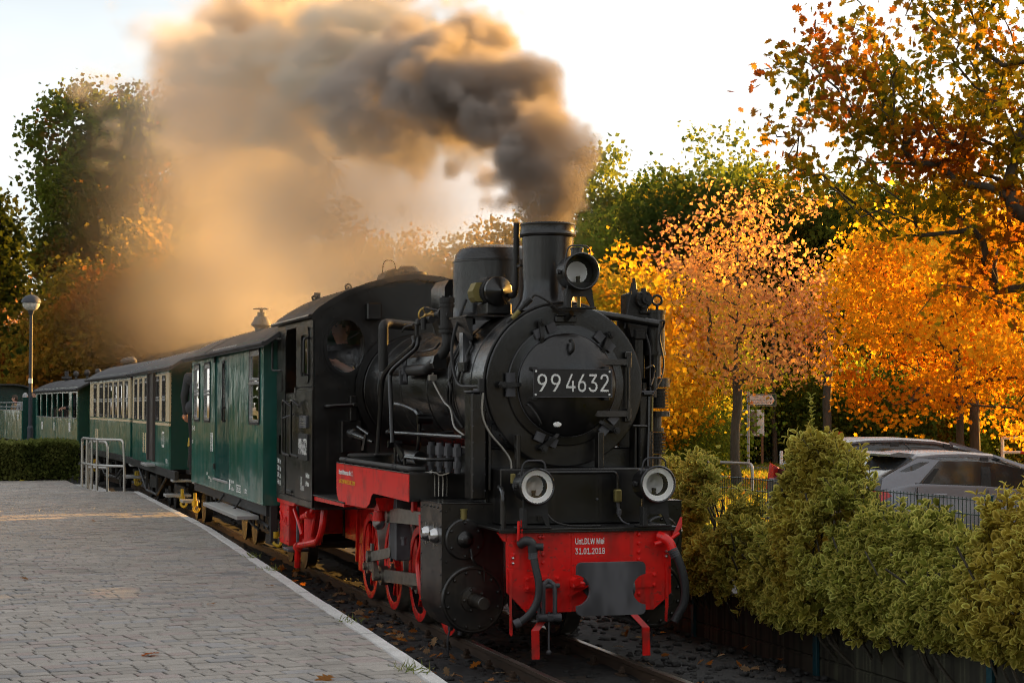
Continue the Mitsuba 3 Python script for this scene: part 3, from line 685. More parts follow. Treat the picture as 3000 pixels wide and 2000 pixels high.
# variegated evergreen: shoots with paired leaves, green with a yellow margin
_e = [(0, 0), (.17, .14), (.27, .38), (.25, .66), (.13, .9), (0, 1), (-.13, .9), (-.25, .66), (-.27, .38), (-.17, .14)]
EUO_V = np.array([[x, y, 0.35 * abs(x) - 0.25 * (y - 0.4) ** 2] for x, y in _e] + [[.0, .3, 0.0], [.12, .5, .03], [-.12, .5, .03], [0, .74, -.03]])
EUO_F = np.array([[0, 1, 10], [1, 2, 11], [2, 3, 11], [3, 4, 13], [4, 5, 13], [5, 6, 13], [6, 7, 13], [7, 8, 12], [8, 9, 12], [9, 0, 10], [1, 11, 10], [9, 10, 12], [10, 11, 13], [10, 13, 12], [3, 13, 11], [7, 12, 13]])
def euonymus(rng, roots, dirs, length, n_pair, size, warm):
    """shoots from roots along dirs; returns leaf mesh and twig mesh"""
    LP, LD, LU, W = [], [], [], []
    for r, d, L, wm in zip(roots, dirs, length, warm):
        d = d / np.linalg.norm(d)
        _, a, b = frame_of(d)
        ph = rng.uniform(0, 6.28)
        for k in range(n_pair):
            t = 0.25 + 0.75 * k / (n_pair - 1)
            q = r + d * L * t + np.array([0, 0, -0.02 * t])
            for s in (0, math.pi):
                g = ph + k * math.pi / 2 + s + rng.normal(0, 0.3)
                o = math.cos(g) * a + math.sin(g) * b
                LP.append(q); LD.append(o * 1.0 + d * (0.45 + 0.5 * t) + rng.normal(0, 0.22, 3)); LU.append(d); W.append(wm)
    LP, LD, LU, W = map(np.array, (LP, LD, LU, W))
    LD /= np.linalg.norm(LD, axis=1, keepdims=True)
    LU = LU - LD * (LU * LD).sum(1, keepdims=True); LU /= np.linalg.norm(LU, axis=1, keepdims=True)
    Sx = np.cross(LD, LU)
    n = len(LP); sz = size * rng.uniform(0.6, 1.25, n)
    V = LP[:, None] + sz[:, None, None] * (EUO_V[None, :, :1] * Sx[:, None] + EUO_V[None, :, 1:2] * LD[:, None] + EUO_V[None, :, 2:] * LU[:, None])
    F = (EUO_F[None] + (np.arange(n) * len(EUO_V))[:, None, None]).reshape(-1, 3)
    edge_c = np.array([0.98, 0.86, 0.22]) * rng.uniform(0.55, 1.2, (n, 1)) * np.stack([1 + 0.12 * W, 1 - 0.03 * W, 1 - 0.2 * W], 1)
    mid_c = np.array([0.22, 0.235, 0.04]) * rng.uniform(0.6, 1.4, (n, 1)) * np.stack([1 + 0.9 * W, 1 + 0.15 * W, 1 - 0.2 * W], 1)
    plain = rng.uniform(0, 1, n) < 0.16
    edge_c[plain] = mid_c[plain] * 1.15
    C = np.empty((n, len(EUO_V), 3)); C[:, :10] = edge_c[:, None]; C[:, 10:] = mid_c[:, None]
    C[:, 0] = mid_c; C[:, [1, 9]] = 0.5 * (edge_c + mid_c)[:, None]
    return (V.reshape(-1, 3), F), np.clip(C.reshape(-1, 3), 0.005, 0.9)
TZ = [(-6, 1.33), (-3.2, 1.33), (-3.04, 1.30), (-2.89, 1.36), (-2.74, 1.22), (-2.54, 1.35), (-2.46, 1.30), (-2.36, 1.0), (-2.22, 0.95), (-2.05, 0.88), (-1.83, 0.94), (-1.65, 1.06), (-1.56, 1.16), (-1.35, 1.13), (-1.1, 1.10), (-0.7, 1.20), (-0.52, 1.28), (-0.28, 1.47), (-0.06, 1.62), (0.1, 1.60), (0.29, 1.45), (0.37, 1.20), (0.5, 0.98), (0.66, 0.80), (1.0, 0.74), (1.35, 0.78), (1.53, 1.06), (1.62, 1.18), (1.72, 1.34), (2.1, 1.38), (2.5, 1.35), (2.8, 1.3), (8, 1.3)]
BZ = [(-6, 0.36), (-3.1, 0.35), (-2.76, 0.36), (-2.35, 0.33), (-1.79, 0.30), (-1.18, 0.30), (-0.86, 0.29), (-0.51, 0.33), (-0.3, 0.22), (0.0, 0.18), (0.23, 0.20), (0.55, 0.30), (1.06, 0.31), (1.6, 0.33), (2.3, 0.28), (8, 0.28)]
def top_z(y): return (lambda t: t - np.where(t > 1.05, 0.13, 0.02))(np.interp(y, *zip(*TZ)))
def bot_z(y): return np.interp(y, *zip(*BZ))
HEDGE = [('variegated shrub cut off by the right edge, in front of the last teal post', -4.6, -2.05, 2600), ('low wide part of the variegated hedge in front of the silver hatchback', -2.05, -0.62, 2600),
         ('tallest variegated bush, rising to a point in front of the cars', -0.62, 0.42, 2700), ('low sparse variegated bush under the open stretch of mesh fence', 0.42, 1.55, 2500), ('yellow variegated bush beside the right front lamp of the engine', 1.55, 4.2, 2500)]
for hi, (lab, ya, yb, ns) in enumerate(HEDGE):
    rng = np.random.default_rng(500 + hi)
    y = rng.uniform(ya, yb, ns * 2)
    u = rng.uniform(0, 1, ns * 2) ** 0.9
    zt = top_z(y) + 0.16 * (meshkit.fbm(np.stack([y * 4.5, y * 0, y * 0], 1), 3, 2) - 0.5); zb = bot_z(y) + 0.14 * (meshkit.fbm(np.stack([y * 4, y * 0, y * 0], 1), 3, 9) - 0.5)
    z = zb + (zt - zb) * u
    bulge = np.clip(1 - np.abs(u - 0.35) / 0.75, 0, 1) ** 0.7
    xf_ = WX - 0.06 - 0.24 * bulge * np.clip((zt - zb) / 1.0, 0.4, 1.1) - 0.26 * (meshkit.fbm(np.stack([y * 3.4, z * 3.4, y * 0], 1), 3, 8) - 0.5)
    depth = np.abs(rng.normal(0, 0.10, ns * 2)) + np.where(rng.uniform(size=ns * 2) < 0.25, rng.uniform(0, 0.3, ns * 2), 0)
    x = np.minimum(xf_ + depth, WX + 0.12)
    keep = meshkit.noise(np.stack([x * 5, y * 5, z * 5], 1), 4 + hi) > 0.36
    if hi == 4: keep &= (y > 1.46 + (x - 1.5) * 2.4) | (z < 0.75)
    x, y, z, u = x[keep][:ns], y[keep][:ns], z[keep][:ns], u[keep][:ns]
    d = np.stack([-0.55 + 0.35 * u, rng.normal(0, 0.45, len(y)), 0.25 + 0.75 * u], 1) + rng.normal(0, 0.25, (len(y), 3))
    L = rng.uniform(0.06, 0.12, len(y)) * (1 + 0.9 * (u > 0.95))
    warm = np.clip(meshkit.noise(np.stack([y * 1.5, z * 1.5, x * 0], 1), 6) * 1.6 - 0.6 + (0.22 if hi in (3, 4) else 0) * (u < 0.6), 0, 1)
    P0 = np.stack([x, y, z], 1)
    (m, f), C = euonymus(rng, P0, d, L, 4, 0.063, warm)
    t = thing('variegated_shrub', lab, 'shrub', 'variegated evergreen shrubs along the fence')
    put('foliage', (m, f), 'foliage', t, color=C)
    tw = [tube([p_, p_ + dd / np.linalg.norm(dd) * l_], 0.003, 3, cap=False) for p_, dd, l_ in zip(P0[::2], d[::2], L[::2])]
    for yy_ in np.arange(ya + 0.15, yb, 0.3):
        zt_ = float(top_z(yy_))
        for k in range(4): tw.append(tube(smooth_path([(WX + 0.2, yy_, -0.2), (WX - 0.02 + rng.normal(0, .08), yy_ + rng.normal(0, .12), 0.3), (WX - 0.12 + rng.normal(0, .1), yy_ + rng.normal(0, .2), 0.3 + 0.8 * (zt_ - 0.3))], 4), [0.012] * 4 + [0.008] * 5, 4, cap=False))
    put('stem', cat(tw), 'bark', t, smooth=True)
# the thin shoot on top of the tallest bush
rng = np.random.default_rng(520)
P0 = np.array([[WX - 0.16 + 0.005 * k, -0.08 + 0.012 * k, 1.60 + 0.030 * k] for k in range(9)])
(m, f), C = euonymus(rng, P0, np.tile([[0.0, 0.15, 1.0]], (9, 1)), np.full(9, 0.05), 2, 0.042, np.zeros(9))
put('shoot', (m, f), 'foliage', 'variegated_shrub_002', color=C)

# clipped hedge at the end of the platform
rng = np.random.default_rng(540)
n = 24000
hx = rng.uniform(-10.5, -1.95, n); hz = rng.uniform(0, 1, n) ** 0.8; side = rng.uniform(0, 1, n)
top = 0.98 + 0.10 * meshkit.fbm(np.stack([hx * 2, hx * 0, hx * 0], 1), 3, 1) + 0.06 * rng.uniform(0, 1, n)
on_top = side < 0.33
hy = np.where(on_top, rng.uniform(27.45, 28.9, n), 27.5 + 0.12 * (meshkit.fbm(np.stack([hx * 3, hz * 3, hx * 0], 1), 3, 2) - 0.5) + np.abs(rng.normal(0, 0.07, n)))
hzz = np.where(on_top, top + 0.25 * 0, 0.31 + (top - 0.31) * hz)
lh = thing('clipped_hedge', 'clipped dark green hedge at the far end of the platform', 'hedge')
P = np.stack([hx, hy, hzz], 1)
V, F, C = leaves(rng, P, 0.075, [(0.045, 0.06, 0.016), (0.10, 0.12, 0.03), (0.16, 0.17, 0.05), (0.06, 0.08, 0.02)], KITE, tint=meshkit.noise(P * 2.5, 3), droop=-0.3)
put('foliage', (V, F), 'foliage', lh, color=C)
put('core', bx(-10.4, -2.1, 27.68, 28.75, 0.28, 0.94, 0.05), 'ground_soil', lh, smooth=False)

# ---------------------------------------------------------------- lawn with fallen leaves behind the fence
rng = np.random.default_rng(560)
BLADE = (np.array([[-.06, 0, 0], [.06, 0, 0], [.0, .6, .08], [0.0, 1, .3]]), np.array([[0, 1, 2], [0, 2, 3]]))
def scatter(n, tn0, tn1, w0, w1):
    w = w0 + (w1 - w0) * rng.uniform(0, 1, n) ** 1.0; tn = rng.uniform(tn0, tn1, n)
    return np.stack([EYE[0] + w * (math.cos(YAW) * tn + math.sin(YAW)), EYE[1] + w * (-math.sin(YAW) * tn + math.cos(YAW)), np.full(n, GZ - 0.01)], 1)
P = np.vstack([scatter(22000, 0.06, 0.175, 24, 61), scatter(2500, 0.03, 0.30, 62.8, 66)])
V, F, C = leaves(rng, P, 0.13, [(0.12, 0.16, 0.02), (0.22, 0.24, 0.03), (0.16, 0.17, 0.03)], BLADE, droop=-2.2, tint=meshkit.noise(P * 0.5, 1))
put('grass', (V, F), 'foliage', None, color=C, kind='stuff', label='short sunlit grass of the lawn behind the fence')
P = np.vstack([scatter(9000, 0.06, 0.18, 24, 60), scatter(900, 0.03, 0.3, 61, 67)]) + [0, 0, 0.02]
V, F, C = leaves(rng, P, 0.11, [(0.55, 0.20, 0.03), (0.62, 0.34, 0.05), (0.40, 0.10, 0.02), (0.60, 0.40, 0.08)], KITE, droop=0.0, flat=2.5)
put('fallen_leaves', (V, F), 'foliage', None, color=C, kind='stuff', label='orange and yellow fallen leaves strewn over the lawn behind the fence')
# fallen leaves on the ballast
n = 420
P = np.stack([np.where(rng.uniform(size=n) < 0.7, rng.uniform(-1.3, -0.55, n), rng.uniform(0.6, 1.7, n)), -4 + 15 * rng.uniform(0, 1, n) ** 1.2, np.full(n, -0.075)], 1)
V, F, C = leaves(rng, P, 0.075, [(0.30, 0.10, 0.03), (0.42, 0.14, 0.02), (0.34, 0.22, 0.12), (0.26, 0.17, 0.10)], OAKLEAF, droop=0.0, flat=2.2)
put('fallen_leaves', (V, F), 'foliage', None, color=C, kind='stuff', label='dry brown and orange leaves lying on the dark ballast')
LEAFSPOTS = [(-2.35, 1.9, 'small orange leaf on the paving beside the cylinder'), (-3.7, 4.6, 'pale brown leaf on the paving left of the engine'), (-1.75, 3.3, 'brown leaf on the paving close to the kerb'), (-4.3, 9.2, 'brown leaf on the paving at the left, well behind the near leaf'), (-2.6, 13.0, 'small leaf on the paving beside the luggage van'), (-2.2, -2.2, 'tan leaf on the paving near the bottom edge')]
for (px, py, lab, col) in [(x_, y_, l_, (0.26, 0.12, 0.04)) for x_, y_, l_ in LEAFSPOTS] + [(-3.03, -0.95, 'single rust brown oak leaf lying on the platform paving', (0.32, 0.085, 0.02)), (-3.02, 27.0, 'yellow leaf on the platform nearest the middle of the clipped hedge', (0.6, 0.42, 0.02)), (-3.9, 27.1, 'yellow leaf on the platform below the left end of the hedge', (0.6, 0.42, 0.02))]:
    k = key_of('fallen_leaf')
    V, F, C = leaves(rng, np.array([[px, py, PZ + 0.018]]), 0.13 if py < -0.5 or py > 20 else 0.085, [col], OAKLEAF, droop=0.0, flat=8, sv=0.05)
    scene[k] = mikit.ply((V, F), 'foliage', color=C); labels[k] = {'label': lab, 'category': 'leaf'}
TUFT = []
for (px, py, n) in [(-1.71, -1.95, 60), (-1.45, 5.0, 40), (-1.4, 6.6, 40), (-1.56, 0.6, 30)]:
    TUFT.append(leaves(rng, np.array([px, py, PZ]) + rng.normal(0, 1, (n, 3)) * [0.05, 0.09, 0.0], 0.05, [(0.10, 0.15, 0.03), (0.2, 0.2, 0.06)], BLADE, droop=-1.0))
m_, f_ = cat([(a_, b_) for a_, b_, c_ in TUFT])
put('weeds', (m_, f_), 'foliage', None, color=np.vstack([c_ for _, _, c_ in TUFT]), kind='stuff', label='small green weed tufts growing along the platform kerb')

# ---------------------------------------------------------------- the steam locomotive
LOCO = thing('steam_locomotive', 'black narrow gauge steam locomotive with red frame and number 99 4632, smoking', 'locomotive')
BP, RP = 'black_paint', 'red_paint'
XFORM = None
def lp(base, mesh, mat=BP, parent=None, **k):
    if XFORM is not None:
        v, f = vf(mesh); v = v.copy(); sx, sy = XFORM
        v[:, 0] -= np.sign(v[:, 0]) * sx; v[:, 1] += sy; v[:, 2] = v[:, 2] * 1.03 - .054
        mesh = (v, f)
    return put(base, mesh, mat, parent or LOCO, **k)
BC = np.array([0.0, 0, 1.955])          # boiler axis
# frame, axles
lp('frame', cat([bx(s - 0.012, s + 0.012, 0.03, 7.4, 0.42, 0.92, 0.004) for s in (-0.30, 0.30)] + [bx(-0.30, 0.30, y, y + 0.03, 0.45, 0.9, 0.003) for y in (0.9, 2.6, 4.6, 6.4)]), RP, smooth=False)
# buffer beam with red front plate
beam = lp('buffer_beam', prism([(-.595, .942), (.600, .942), (.600, .50), (.47, .388), (-.45, .388), (-.590, .53)], 0.0, 0.028, 'y'), RP, smooth=False)
bb = beam
lp('panel', prism([(-.13, .935), (.27, .935), (.27, .395), (-.13, .395)], -0.007, -0.0005, 'y'), RP, beam, smooth=False)
lp('panel', prism([(-.575, .80), (-.50, .80), (-.50, .70), (-.575, .70)], -0.006, -0.0005, 'y'), RP, beam, smooth=False)
lp('bracket_plate', prism(rbox(-.47, -.215, .535, .635, .008).difference(sbox(-.37, .575, -.27, .61)), -0.016, -0.0005, 'y'), RP, beam, smooth=False)
lp('bracket_plate', prism(rbox(.29, .49, .545, .645, .008), -0.012, -0.0005, 'y'), RP, beam, smooth=False)
lp('slot', prism(sbox(-.37, .575, -.27, .61), -0.004, -0.0015, 'y'), 'dark_inside', beam, smooth=False)
pos = [(-.335, 0, z) for z in (.905, .845, .785, .73)] + [(-.36, 0, .906), (-.372, 0, .835)] + [(.36, 0, z) for z in (.91, .85, .79, .74, .50)] + [(-.545, 0, .79)]
for p in pos: lp('bolt', bolts([np.array(p) + [0, -0.0008, 0]], (0, -1, 0), 0.0155, 0.016, 10), RP, beam, smooth=40)
for p in [(-.45, -.016, .62), (-.45, -.016, .555), (-.235, -.016, .62), (-.235, -.016, .555), (.47, -.012, .63), (.47, -.012, .56), (.31, -.012, .63), (.31, -.012, .56)]:
    lp('bolt', bolts([p], (0, -1, 0), 0.014, 0.014, 8), RP, beam, smooth=40)
for p in [(-.553, -.006, .765), (-.553, -.006, .73), (.563, -.001, .79), (.563, -.001, .755)]:
    lp('nut', bolts([p], (0, -1, 0), 0.012, 0.016, 6), 'bright_steel', beam, smooth=False)
lp('lettering', text('Unt.DLW Mei', .040, (-.108, -.009, .852), 'front', 0.0015, True, w=.210), 'lettering', beam, smooth=False)
lp('lettering', text('31.01.2018', .040, (-.108, -.009, .784), 'front', 0.0015, True, w=.215), 'lettering', beam, smooth=False)
# footplate in front
lp('footplate', cat([bx(-.655, .645, -0.035, 0.72, .946, .964, .003), bx(-.655, .645, -0.036, -0.026, .936, .9455, .002)]), BP, smooth=False)
for s in (-1, 1):
    lp('footplate_bracket', prism([(-.66, .94), (-.60, .94), (-.60, .88), (-.615, .88)], 0.0, 0.02, 'y') if s < 0 else prism([(.605, .94), (.66, .94), (.62, .88), (.605, .88)], 0.0, 0.02, 'y'), RP, smooth=False)
# centre buffer plate
def arcpts(c, r, a0, a1, n=8): return [(c[0] + r * math.cos(a), c[1] + r * math.sin(a)) for a in np.linspace(math.radians(a0), math.radians(a1), n)]
bc = (0.045, 0.57)
P_ = rbox(bc[0] - .243, bc[0] + .243, .395, .752, .035)
for s in (-1, 1): P_ = P_.difference(Point(bc[0] + s * .255, .565).buffer(.105, quad_segs=12))
buf = lp('centre_buffer', prism(P_, -0.35, -0.315, 'y'), 'worn_iron', smooth=False)
lp('shank', cat([cyl((bc[0], -.316, .57), (bc[0], -.002, .57), .062, .075, 20), cyl((bc[0], -.03, .57), (bc[0], -.001, .57), .10, n=20)]), 'worn_iron', buf)
lp('hook', tube(smooth_path([(.24, -.02, .60), (.24, -.12, .62), (.245, -.19, .59), (.245, -.20, .54), (.24, -.15, .51), (.235, -.09, .53)], 5), .020, 8), 'worn_iron', buf)
lp('red_block', cat([bx(-.145, -.055, -.09, -.001, .555, .60, .01), cyl((-.12, -.10, .60), (-.12, -.001, .60), .026, n=14), hull([(-.16, -.02, .50), (-.02, -.02, .56), (-.16, -.06, .515), (-.02, -.06, .58), (-.16, -.06, .50), (-.02, -.06, .565)])]), RP, buf)
# screw coupling hanging from the beam
cpl = lp('screw_coupling', cat([tube(smooth_path([(-.352, -.07, .36), (-.352, -.07, .56), (-.338, -.06, .595), (-.312, -.05, .61), (-.29, -.06, .595), (-.272, -.07, .56), (-.272, -.07, .36)], 5), .0155, 8), cyl((-.40, -.055, .575), (-.235, -.055, .575), .017, n=10), cyl((-.395, -.07, .36), (-.228, -.07, .36), .028, n=12), bx(-.335, -.285, -.10, -.04, .335, .385, .01)]), 'worn_iron')
lp('shackle', tube(smooth_path([(-.375, -.035, .57), (-.378, -.04, .46), (-.372, -.05, .36)], 5), .015, 8), 'worn_iron', cpl)
lp('swing_bar', cat([cyl((-.312, -.07, .40), (-.314, -.07, .13), .0075, n=8), sphere((-.314, -.07, .125), .018, 8)]), 'worn_iron', cpl)
# brake hoses
def hose(s):
    x = lambda v: s * v if s < 0 else v
    if s < 0:
        h = lp('brake_hose', tube(smooth_path([(-.43, -.085, .80), (-.42, -.10, .72), (-.40, -.12, .60), (-.405, -.12, .50), (-.445, -.11, .41), (-.51, -.09, .345), (-.545, -.08, .33)], 6), .027, 12), 'rubber')
        lp('elbow', cat([tube(fillet([(-.50, -.02, .885), (-.47, -.06, .885), (-.435, -.09, .875), (-.43, -.09, .80)], .04), [.030] * 2 + [.036] * 6 + [.034] * 6, 12) if False else tube(smooth_path([(-.505, -.03, .86), (-.475, -.075, .885), (-.44, -.09, .865), (-.432, -.088, .81)], 4), .034, 12), cyl((-.455, -.09, .85), (-.365, -.11, .845), .022, .026, 12)]), 'rubber', h)
        lp('collar', cat([cyl((-.433, -.087, .82 - .014 * k), (-.431, -.088, .808 - .014 * k), .033, n=14) for k in range(4)] + [cyl((-.52, -.085, .34), (-.56, -.078, .32), .031, n=12)]), 'worn_iron', h)
        lp('cock_lever', cat([hull([(-.535, -.05, .885), (-.515, -.05, .885), (-.515, -.055, 1.02), (-.535, -.055, 1.02), (-.53, -.06, .885), (-.52, -.06, 1.02)]), hull([(-.505, -.03, .88), (-.49, -.03, .88), (-.505, -.04, 1.025), (-.485, -.04, 1.025), (-.495, -.02, .95)])]), RP, h)
        lp('hanger', cat([prism([(-.588, .69), (-.545, .69), (-.56, .66), (-.562, .40), (-.556, .25), (-.566, .235), (-.577, .25), (-.578, .66)], -0.02, -0.008, 'y')]), RP, h)
    else:
        h = lp('brake_hose', tube(smooth_path([(.575, -.10, .80), (.60, -.12, .76), (.635, -.13, .66), (.655, -.13, .55), (.65, -.12, .44), (.615, -.10, .36), (.59, -.09, .31)], 6), .030, 12), 'rubber')
        lp('elbow', cat([tube(smooth_path([(.50, -.03, .90), (.53, -.07, .885), (.56, -.09, .85), (.575, -.10, .80)], 4), .034, 12), cyl((.46, -.05, .845), (.57, -.06, .875), .018, n=10)]), RP, h)
        lp('collar', cat([cyl((.572 + .006 * k, -.10 - .004 * k, .81 - .014 * k), (.576 + .006 * k, -.103 - .004 * k, .80 - .014 * k), .036, n=14) for k in range(4)]), 'worn_iron', h)
        lp('cock_lever', cat([hull([(.585, -.03, .87), (.60, -.03, .87), (.665, -.05, .96), (.665, -.05, 1.03), (.65, -.05, 1.03), (.655, -.06, .96)]), cyl((.55, -.05, .86), (.64, -.05, .92), .014, n=8)]), RP, h)
        lp('hanger', prism([(.545, .72), (.588, .72), (.575, .68), (.573, .42), (.562, .30), (.548, .31), (.556, .66)], -0.02, -0.008, 'y'), RP, h)
hose(-1); hose(1)
# rail guards
for s in (-1, 1):
    x0 = -.30 if s < 0 else .34
    a = np.array([(x0, 0.06, .42), (x0 - .02 * 1, 0.0, .36), (s * .40, -0.03, .27), (s * .40 + .005, -0.03, .075)])
    v = []
    for q in a: v.append(q)
    ms = []
    for p, q in zip(a[:-1], a[1:]):
        ms.append(hull([p + o for o in ((-.026, -.01, 0), (.026, -.01, 0), (-.026, .01, 0), (.026, .01, 0))] + [q + o for o in ((-.026, -.01, 0), (.026, -.01, 0), (-.026, .01, 0), (.026, .01, 0))]))
    lp('rail_guard', cat(ms), RP, smooth=False)

# wheels and rods
WY = [2.07, 3.10, 4.12, 5.15]
def wheel_parts(s, y, phase):
    c = np.array([s * 0.44, y, 0.40])
    ax = (s, 0, 0)
    w = lp('wheel', lathe([(.335, -.055), (.335, .05), (.352, .058), (.392, .056), (.40, .05), (.404, -.05), (.425, -.06), (.425, -.085), (.40, -.09), (.335, -.055)], c, ax, 48), 'soot')
    lp('tyre', lathe([(.372, .0565), (.372, .060), (.398, .058), (.4045, .048), (.4085, -.048), (.4255, -.0585), (.4265, -.08)], c, ax, 48), 'steel', w)
    lp('tyre_face', lathe([(.330, .052), (.335, .0585), (.352, .0605), (.388, .0608), (.397, .0590)], c, ax, 48), RP, w)
    lp('back_plate', lathe([(.06, -.03), (.336, -.032)], c, ax, 40), 'soot', w, smooth=False)
    sp = [cyl(c, c + np.array([s * 0.03, .09 * math.cos(0), 0]) * [1, 0, 0], .085, n=24)]
    for k in range(11):
        a = phase + k * 2 * math.pi / 11
        d = np.array([0, math.cos(a), math.sin(a)]); t_ = np.array([0, -math.sin(a), math.cos(a)])
        q = []
        for r, h, e in ((.06, .022, .030), (.345, .017, .022)):
            for i in (-1, 1):
                for j in (-1, 1): q.append(c + d * r + t_ * h * i + np.array([s * e * j * .9, 0, 0]))
        sp.append(hull(q))
    cw = phase + math.pi
    q = [c + np.array([s * x_, r * math.cos(a), r * math.sin(a)]) for x_ in (0.02, 0.048) for r, n_ in ((.19, 5), (.335, 9)) for a in np.linspace(cw - .65, cw + .65, n_)]
    sp.append(hull(q))
    d = np.array([0, math.cos(phase), math.sin(phase)])
    sp.append(hull(np.vstack([cyl(c + [s * .03, 0, 0], c + [s * .075, 0, 0], .095, n=14)[0], cyl(c + d * .19 + [s * .03, 0, 0], c + d * .19 + [s * .075, 0, 0], .06, n=14)[0]])))
    lp('spokes', cat(sp), RP, w, smooth=40)
    return c + d * .19
PH = math.radians(205)
for s in (-1, 1):
    pins = [wheel_parts(s, y, PH if s < 0 else PH + math.pi / 2) for y in WY]
    for y in WY: pass
    xr = s * .545
    # coupling rods
    rod = []
    for p, q in zip(pins[:-1], pins[1:]):
        rod.append(hull([(xr - .014, p[1] + .05, p[2] - .036), (xr - .014, p[1] + .05, p[2] + .036), (xr + .014, p[1] + .05, p[2] - .036), (xr + .014, p[1] + .05, p[2] + .036), (xr - .014, q[1] - .05, q[2] - .036), (xr - .014, q[1] - .05, q[2] + .036), (xr + .014, q[1] - .05, q[2] - .036), (xr + .014, q[1] - .05, q[2] + .036)]))
    for p in pins: rod += [cyl((xr - s * .022, p[1], p[2]), (xr + s * .022, p[1], p[2]), .066, n=18), cyl((s * .47, p[1], p[2]), (xr + s * .055, p[1], p[2]), .034, n=14), bx(xr - .015, xr + .015, p[1] - .02, p[1] + .02, p[2] + .06, p[2] + .105, .004)]
    lp('coupling_rod', cat(rod), 'steel')
    xm = s * .62
    c0, c1 = pins[2], np.array([0, 1.35, .47])
    d = np.array([0, c0[1] - c1[1], c0[2] - c1[2]]); L = np.linalg.norm(d); d /= L; n_ = np.array([0, -d[2], d[1]])
    q = []
    for t_, h in ((.06, .042), (L - .08, .055)):
        for i in (-1, 1):
            for j in (-1, 1): q.append(np.array([xm + .016 * j, c1[1], c1[2]]) + d * t_ + n_ * h * i)
    lp('main_rod', cat([hull(q), cyl((xm - s * .03, c0[1], c0[2]), (xm + s * .035, c0[1], c0[2]), .085, n=18), cyl((xr, c0[1], c0[2]), (xm + s * .075, c0[1], c0[2]), .042, n=14), cyl((xm - s * .03, c1[1], c1[2]), (xm + s * .03, c1[1], c1[2]), .06, n=16)]), 'steel')
    # return crank, eccentric rod, link
    e = c0 + np.array([0, .02, .17]); xe = s * .72
    lp('return_crank', cat([hull(np.vstack([cyl((xm + s * .05, c0[1], c0[2]), (xe, c0[1], c0[2]), .045, n=10)[0], cyl((xm + s * .08, e[1], e[2]), (xe, e[1], e[2]), .035, n=10)[0]])), cyl((xe - s * .02, e[1], e[2]), (xe + s * .05, e[1], e[2]), .05, n=14), bx(xe - .015, xe + .015, e[1] - .02, e[1] + .02, e[2] + .045, e[2] + .11, .004)]), 'steel')
    l0 = np.array([s * .74, 2.95, .60])
    q = [np.array([s * .73 + .014 * j, y_, z_ + .042 * i]) for (y_, z_) in ((e[1] - .05, e[2]), (l0[1] + .03, l0[2])) for i in (-1, 1) for j in (-1, 1)]
    lp('eccentric_rod', cat([hull(q), cyl((s * .715, l0[1], l0[2]), (s * .79, l0[1], l0[2]), .048, n=14)]), 'steel')
    link = [(2.93, .52), (3.02, .60), (2.97, .80), (2.92, 1.0), (2.86, 1.12), (2.78, 1.12), (2.84, .98), (2.88, .80), (2.86, .60)]
    lp('expansion_link', cat([prism(link, s * .73 - .05, s * .73 - .03, 'x'), prism(link, s * .73 + .03, s * .73 + .05, 'x'), bx(s * .73 - .06, s * .73 + .06, 2.66, 2.84, .55, 1.12, .006)]), 'worn_iron', smooth=False)
    lp('radius_rod', cat([hull([(s * .80 + .013 * j, y_, z_ + h * i) for (y_, z_, h) in ((2.86, .90, .05), (2.5, .925, .058), (1.25, .955, .045)) for i in (-1, 1) for j in (-1, 1)]), cyl((s * .77, 2.87, .90), (s * .83, 2.87, .90), .055, n=16), cyl((s * .78, 1.3, .955), (s * .83, 1.3, .955), .03, n=12)]), 'steel')
    # red brackets and levers between the slide bars and the cylinder
    lp('motion_bracket', cat([bx(s * .70 - .012, s * .70 + .012, 1.90, 2.12, .35, 1.10, .004), bx(s * .80 - .02, s * .80 + .02, 1.92, 1.98, .98, 1.12, .006), hull([(s * .78 + .015 * j, 1.72 + .03 * i, z_) for j in (-1, 1) for i in (-1, 1) for z_ in (.84, 1.08)])]), RP, smooth=False)
    lp('combination_lever', tube(smooth_path([(s * .82, 1.62, .98), (s * .82, 1.60, .78), (s * .82, 1.72, .62), (s * .82, 1.66, .44), (s * .80, 1.64, .33)], 5), .022, 8), RP)
    lp('crosshead', cat([bx(s * .62 - .05, s * .62 + .05, 1.24, 1.50, .40, .54, .008), cyl((s * .68, 1.27, .44), (s * .66, 1.5, .45), .028, n=12), bx(s * .62 - .035, s * .62 + .035, 1.29, 2.05, .545, .58, .004), bx(s * .62 - .035, s * .62 + .035, 1.29, 2.05, .355, .39, .004), cyl((s * .62, 1.35, .47), (s * .78, 1.35, .47), .035, n=12), bx(s * .80 - .018, s * .80 + .018, 1.28, 1.44, .42, .50, .005)]), 'steel')
    for k, (y_, z_) in enumerate([(2.32, .70), (1.55, .66), (1.52, .56)]):
        lp('oil_cup', cat([cyl((s * .80, y_, z_), (s * .80, y_, z_ + .05), .02, n=10), cyl((s * .80, y_, z_ + .05), (s * .80, y_, z_ + .065), .026, n=10)]), 'worn_iron')
    lp('sand_cup', cat([cyl((s * .86, 3.0, .93), (s * .86, 3.0, 1.02), .045, .035, 14), cyl((s * .86, 3.0, .855), (s * .86, 3.0, .93), .055, n=14), lathe([(0, -.05), (.035, -.04), (.05, -.015), (.05, 0)], (s * .86, 3.0, .85), (0, 0, 1), 16)]), RP)
    lp('glass_bowl', lathe([(0, -.058), (.030, -.05), (.052, -.02), (.056, .0), (.056, .018)], (s * .86, 3.0, .836), (0, 0, 1), 16), 'bright_steel')
lp('axle', cat([cyl((-.40, y, .40), (.40, y, .40), .065, n=16) for y in WY]), 'soot')

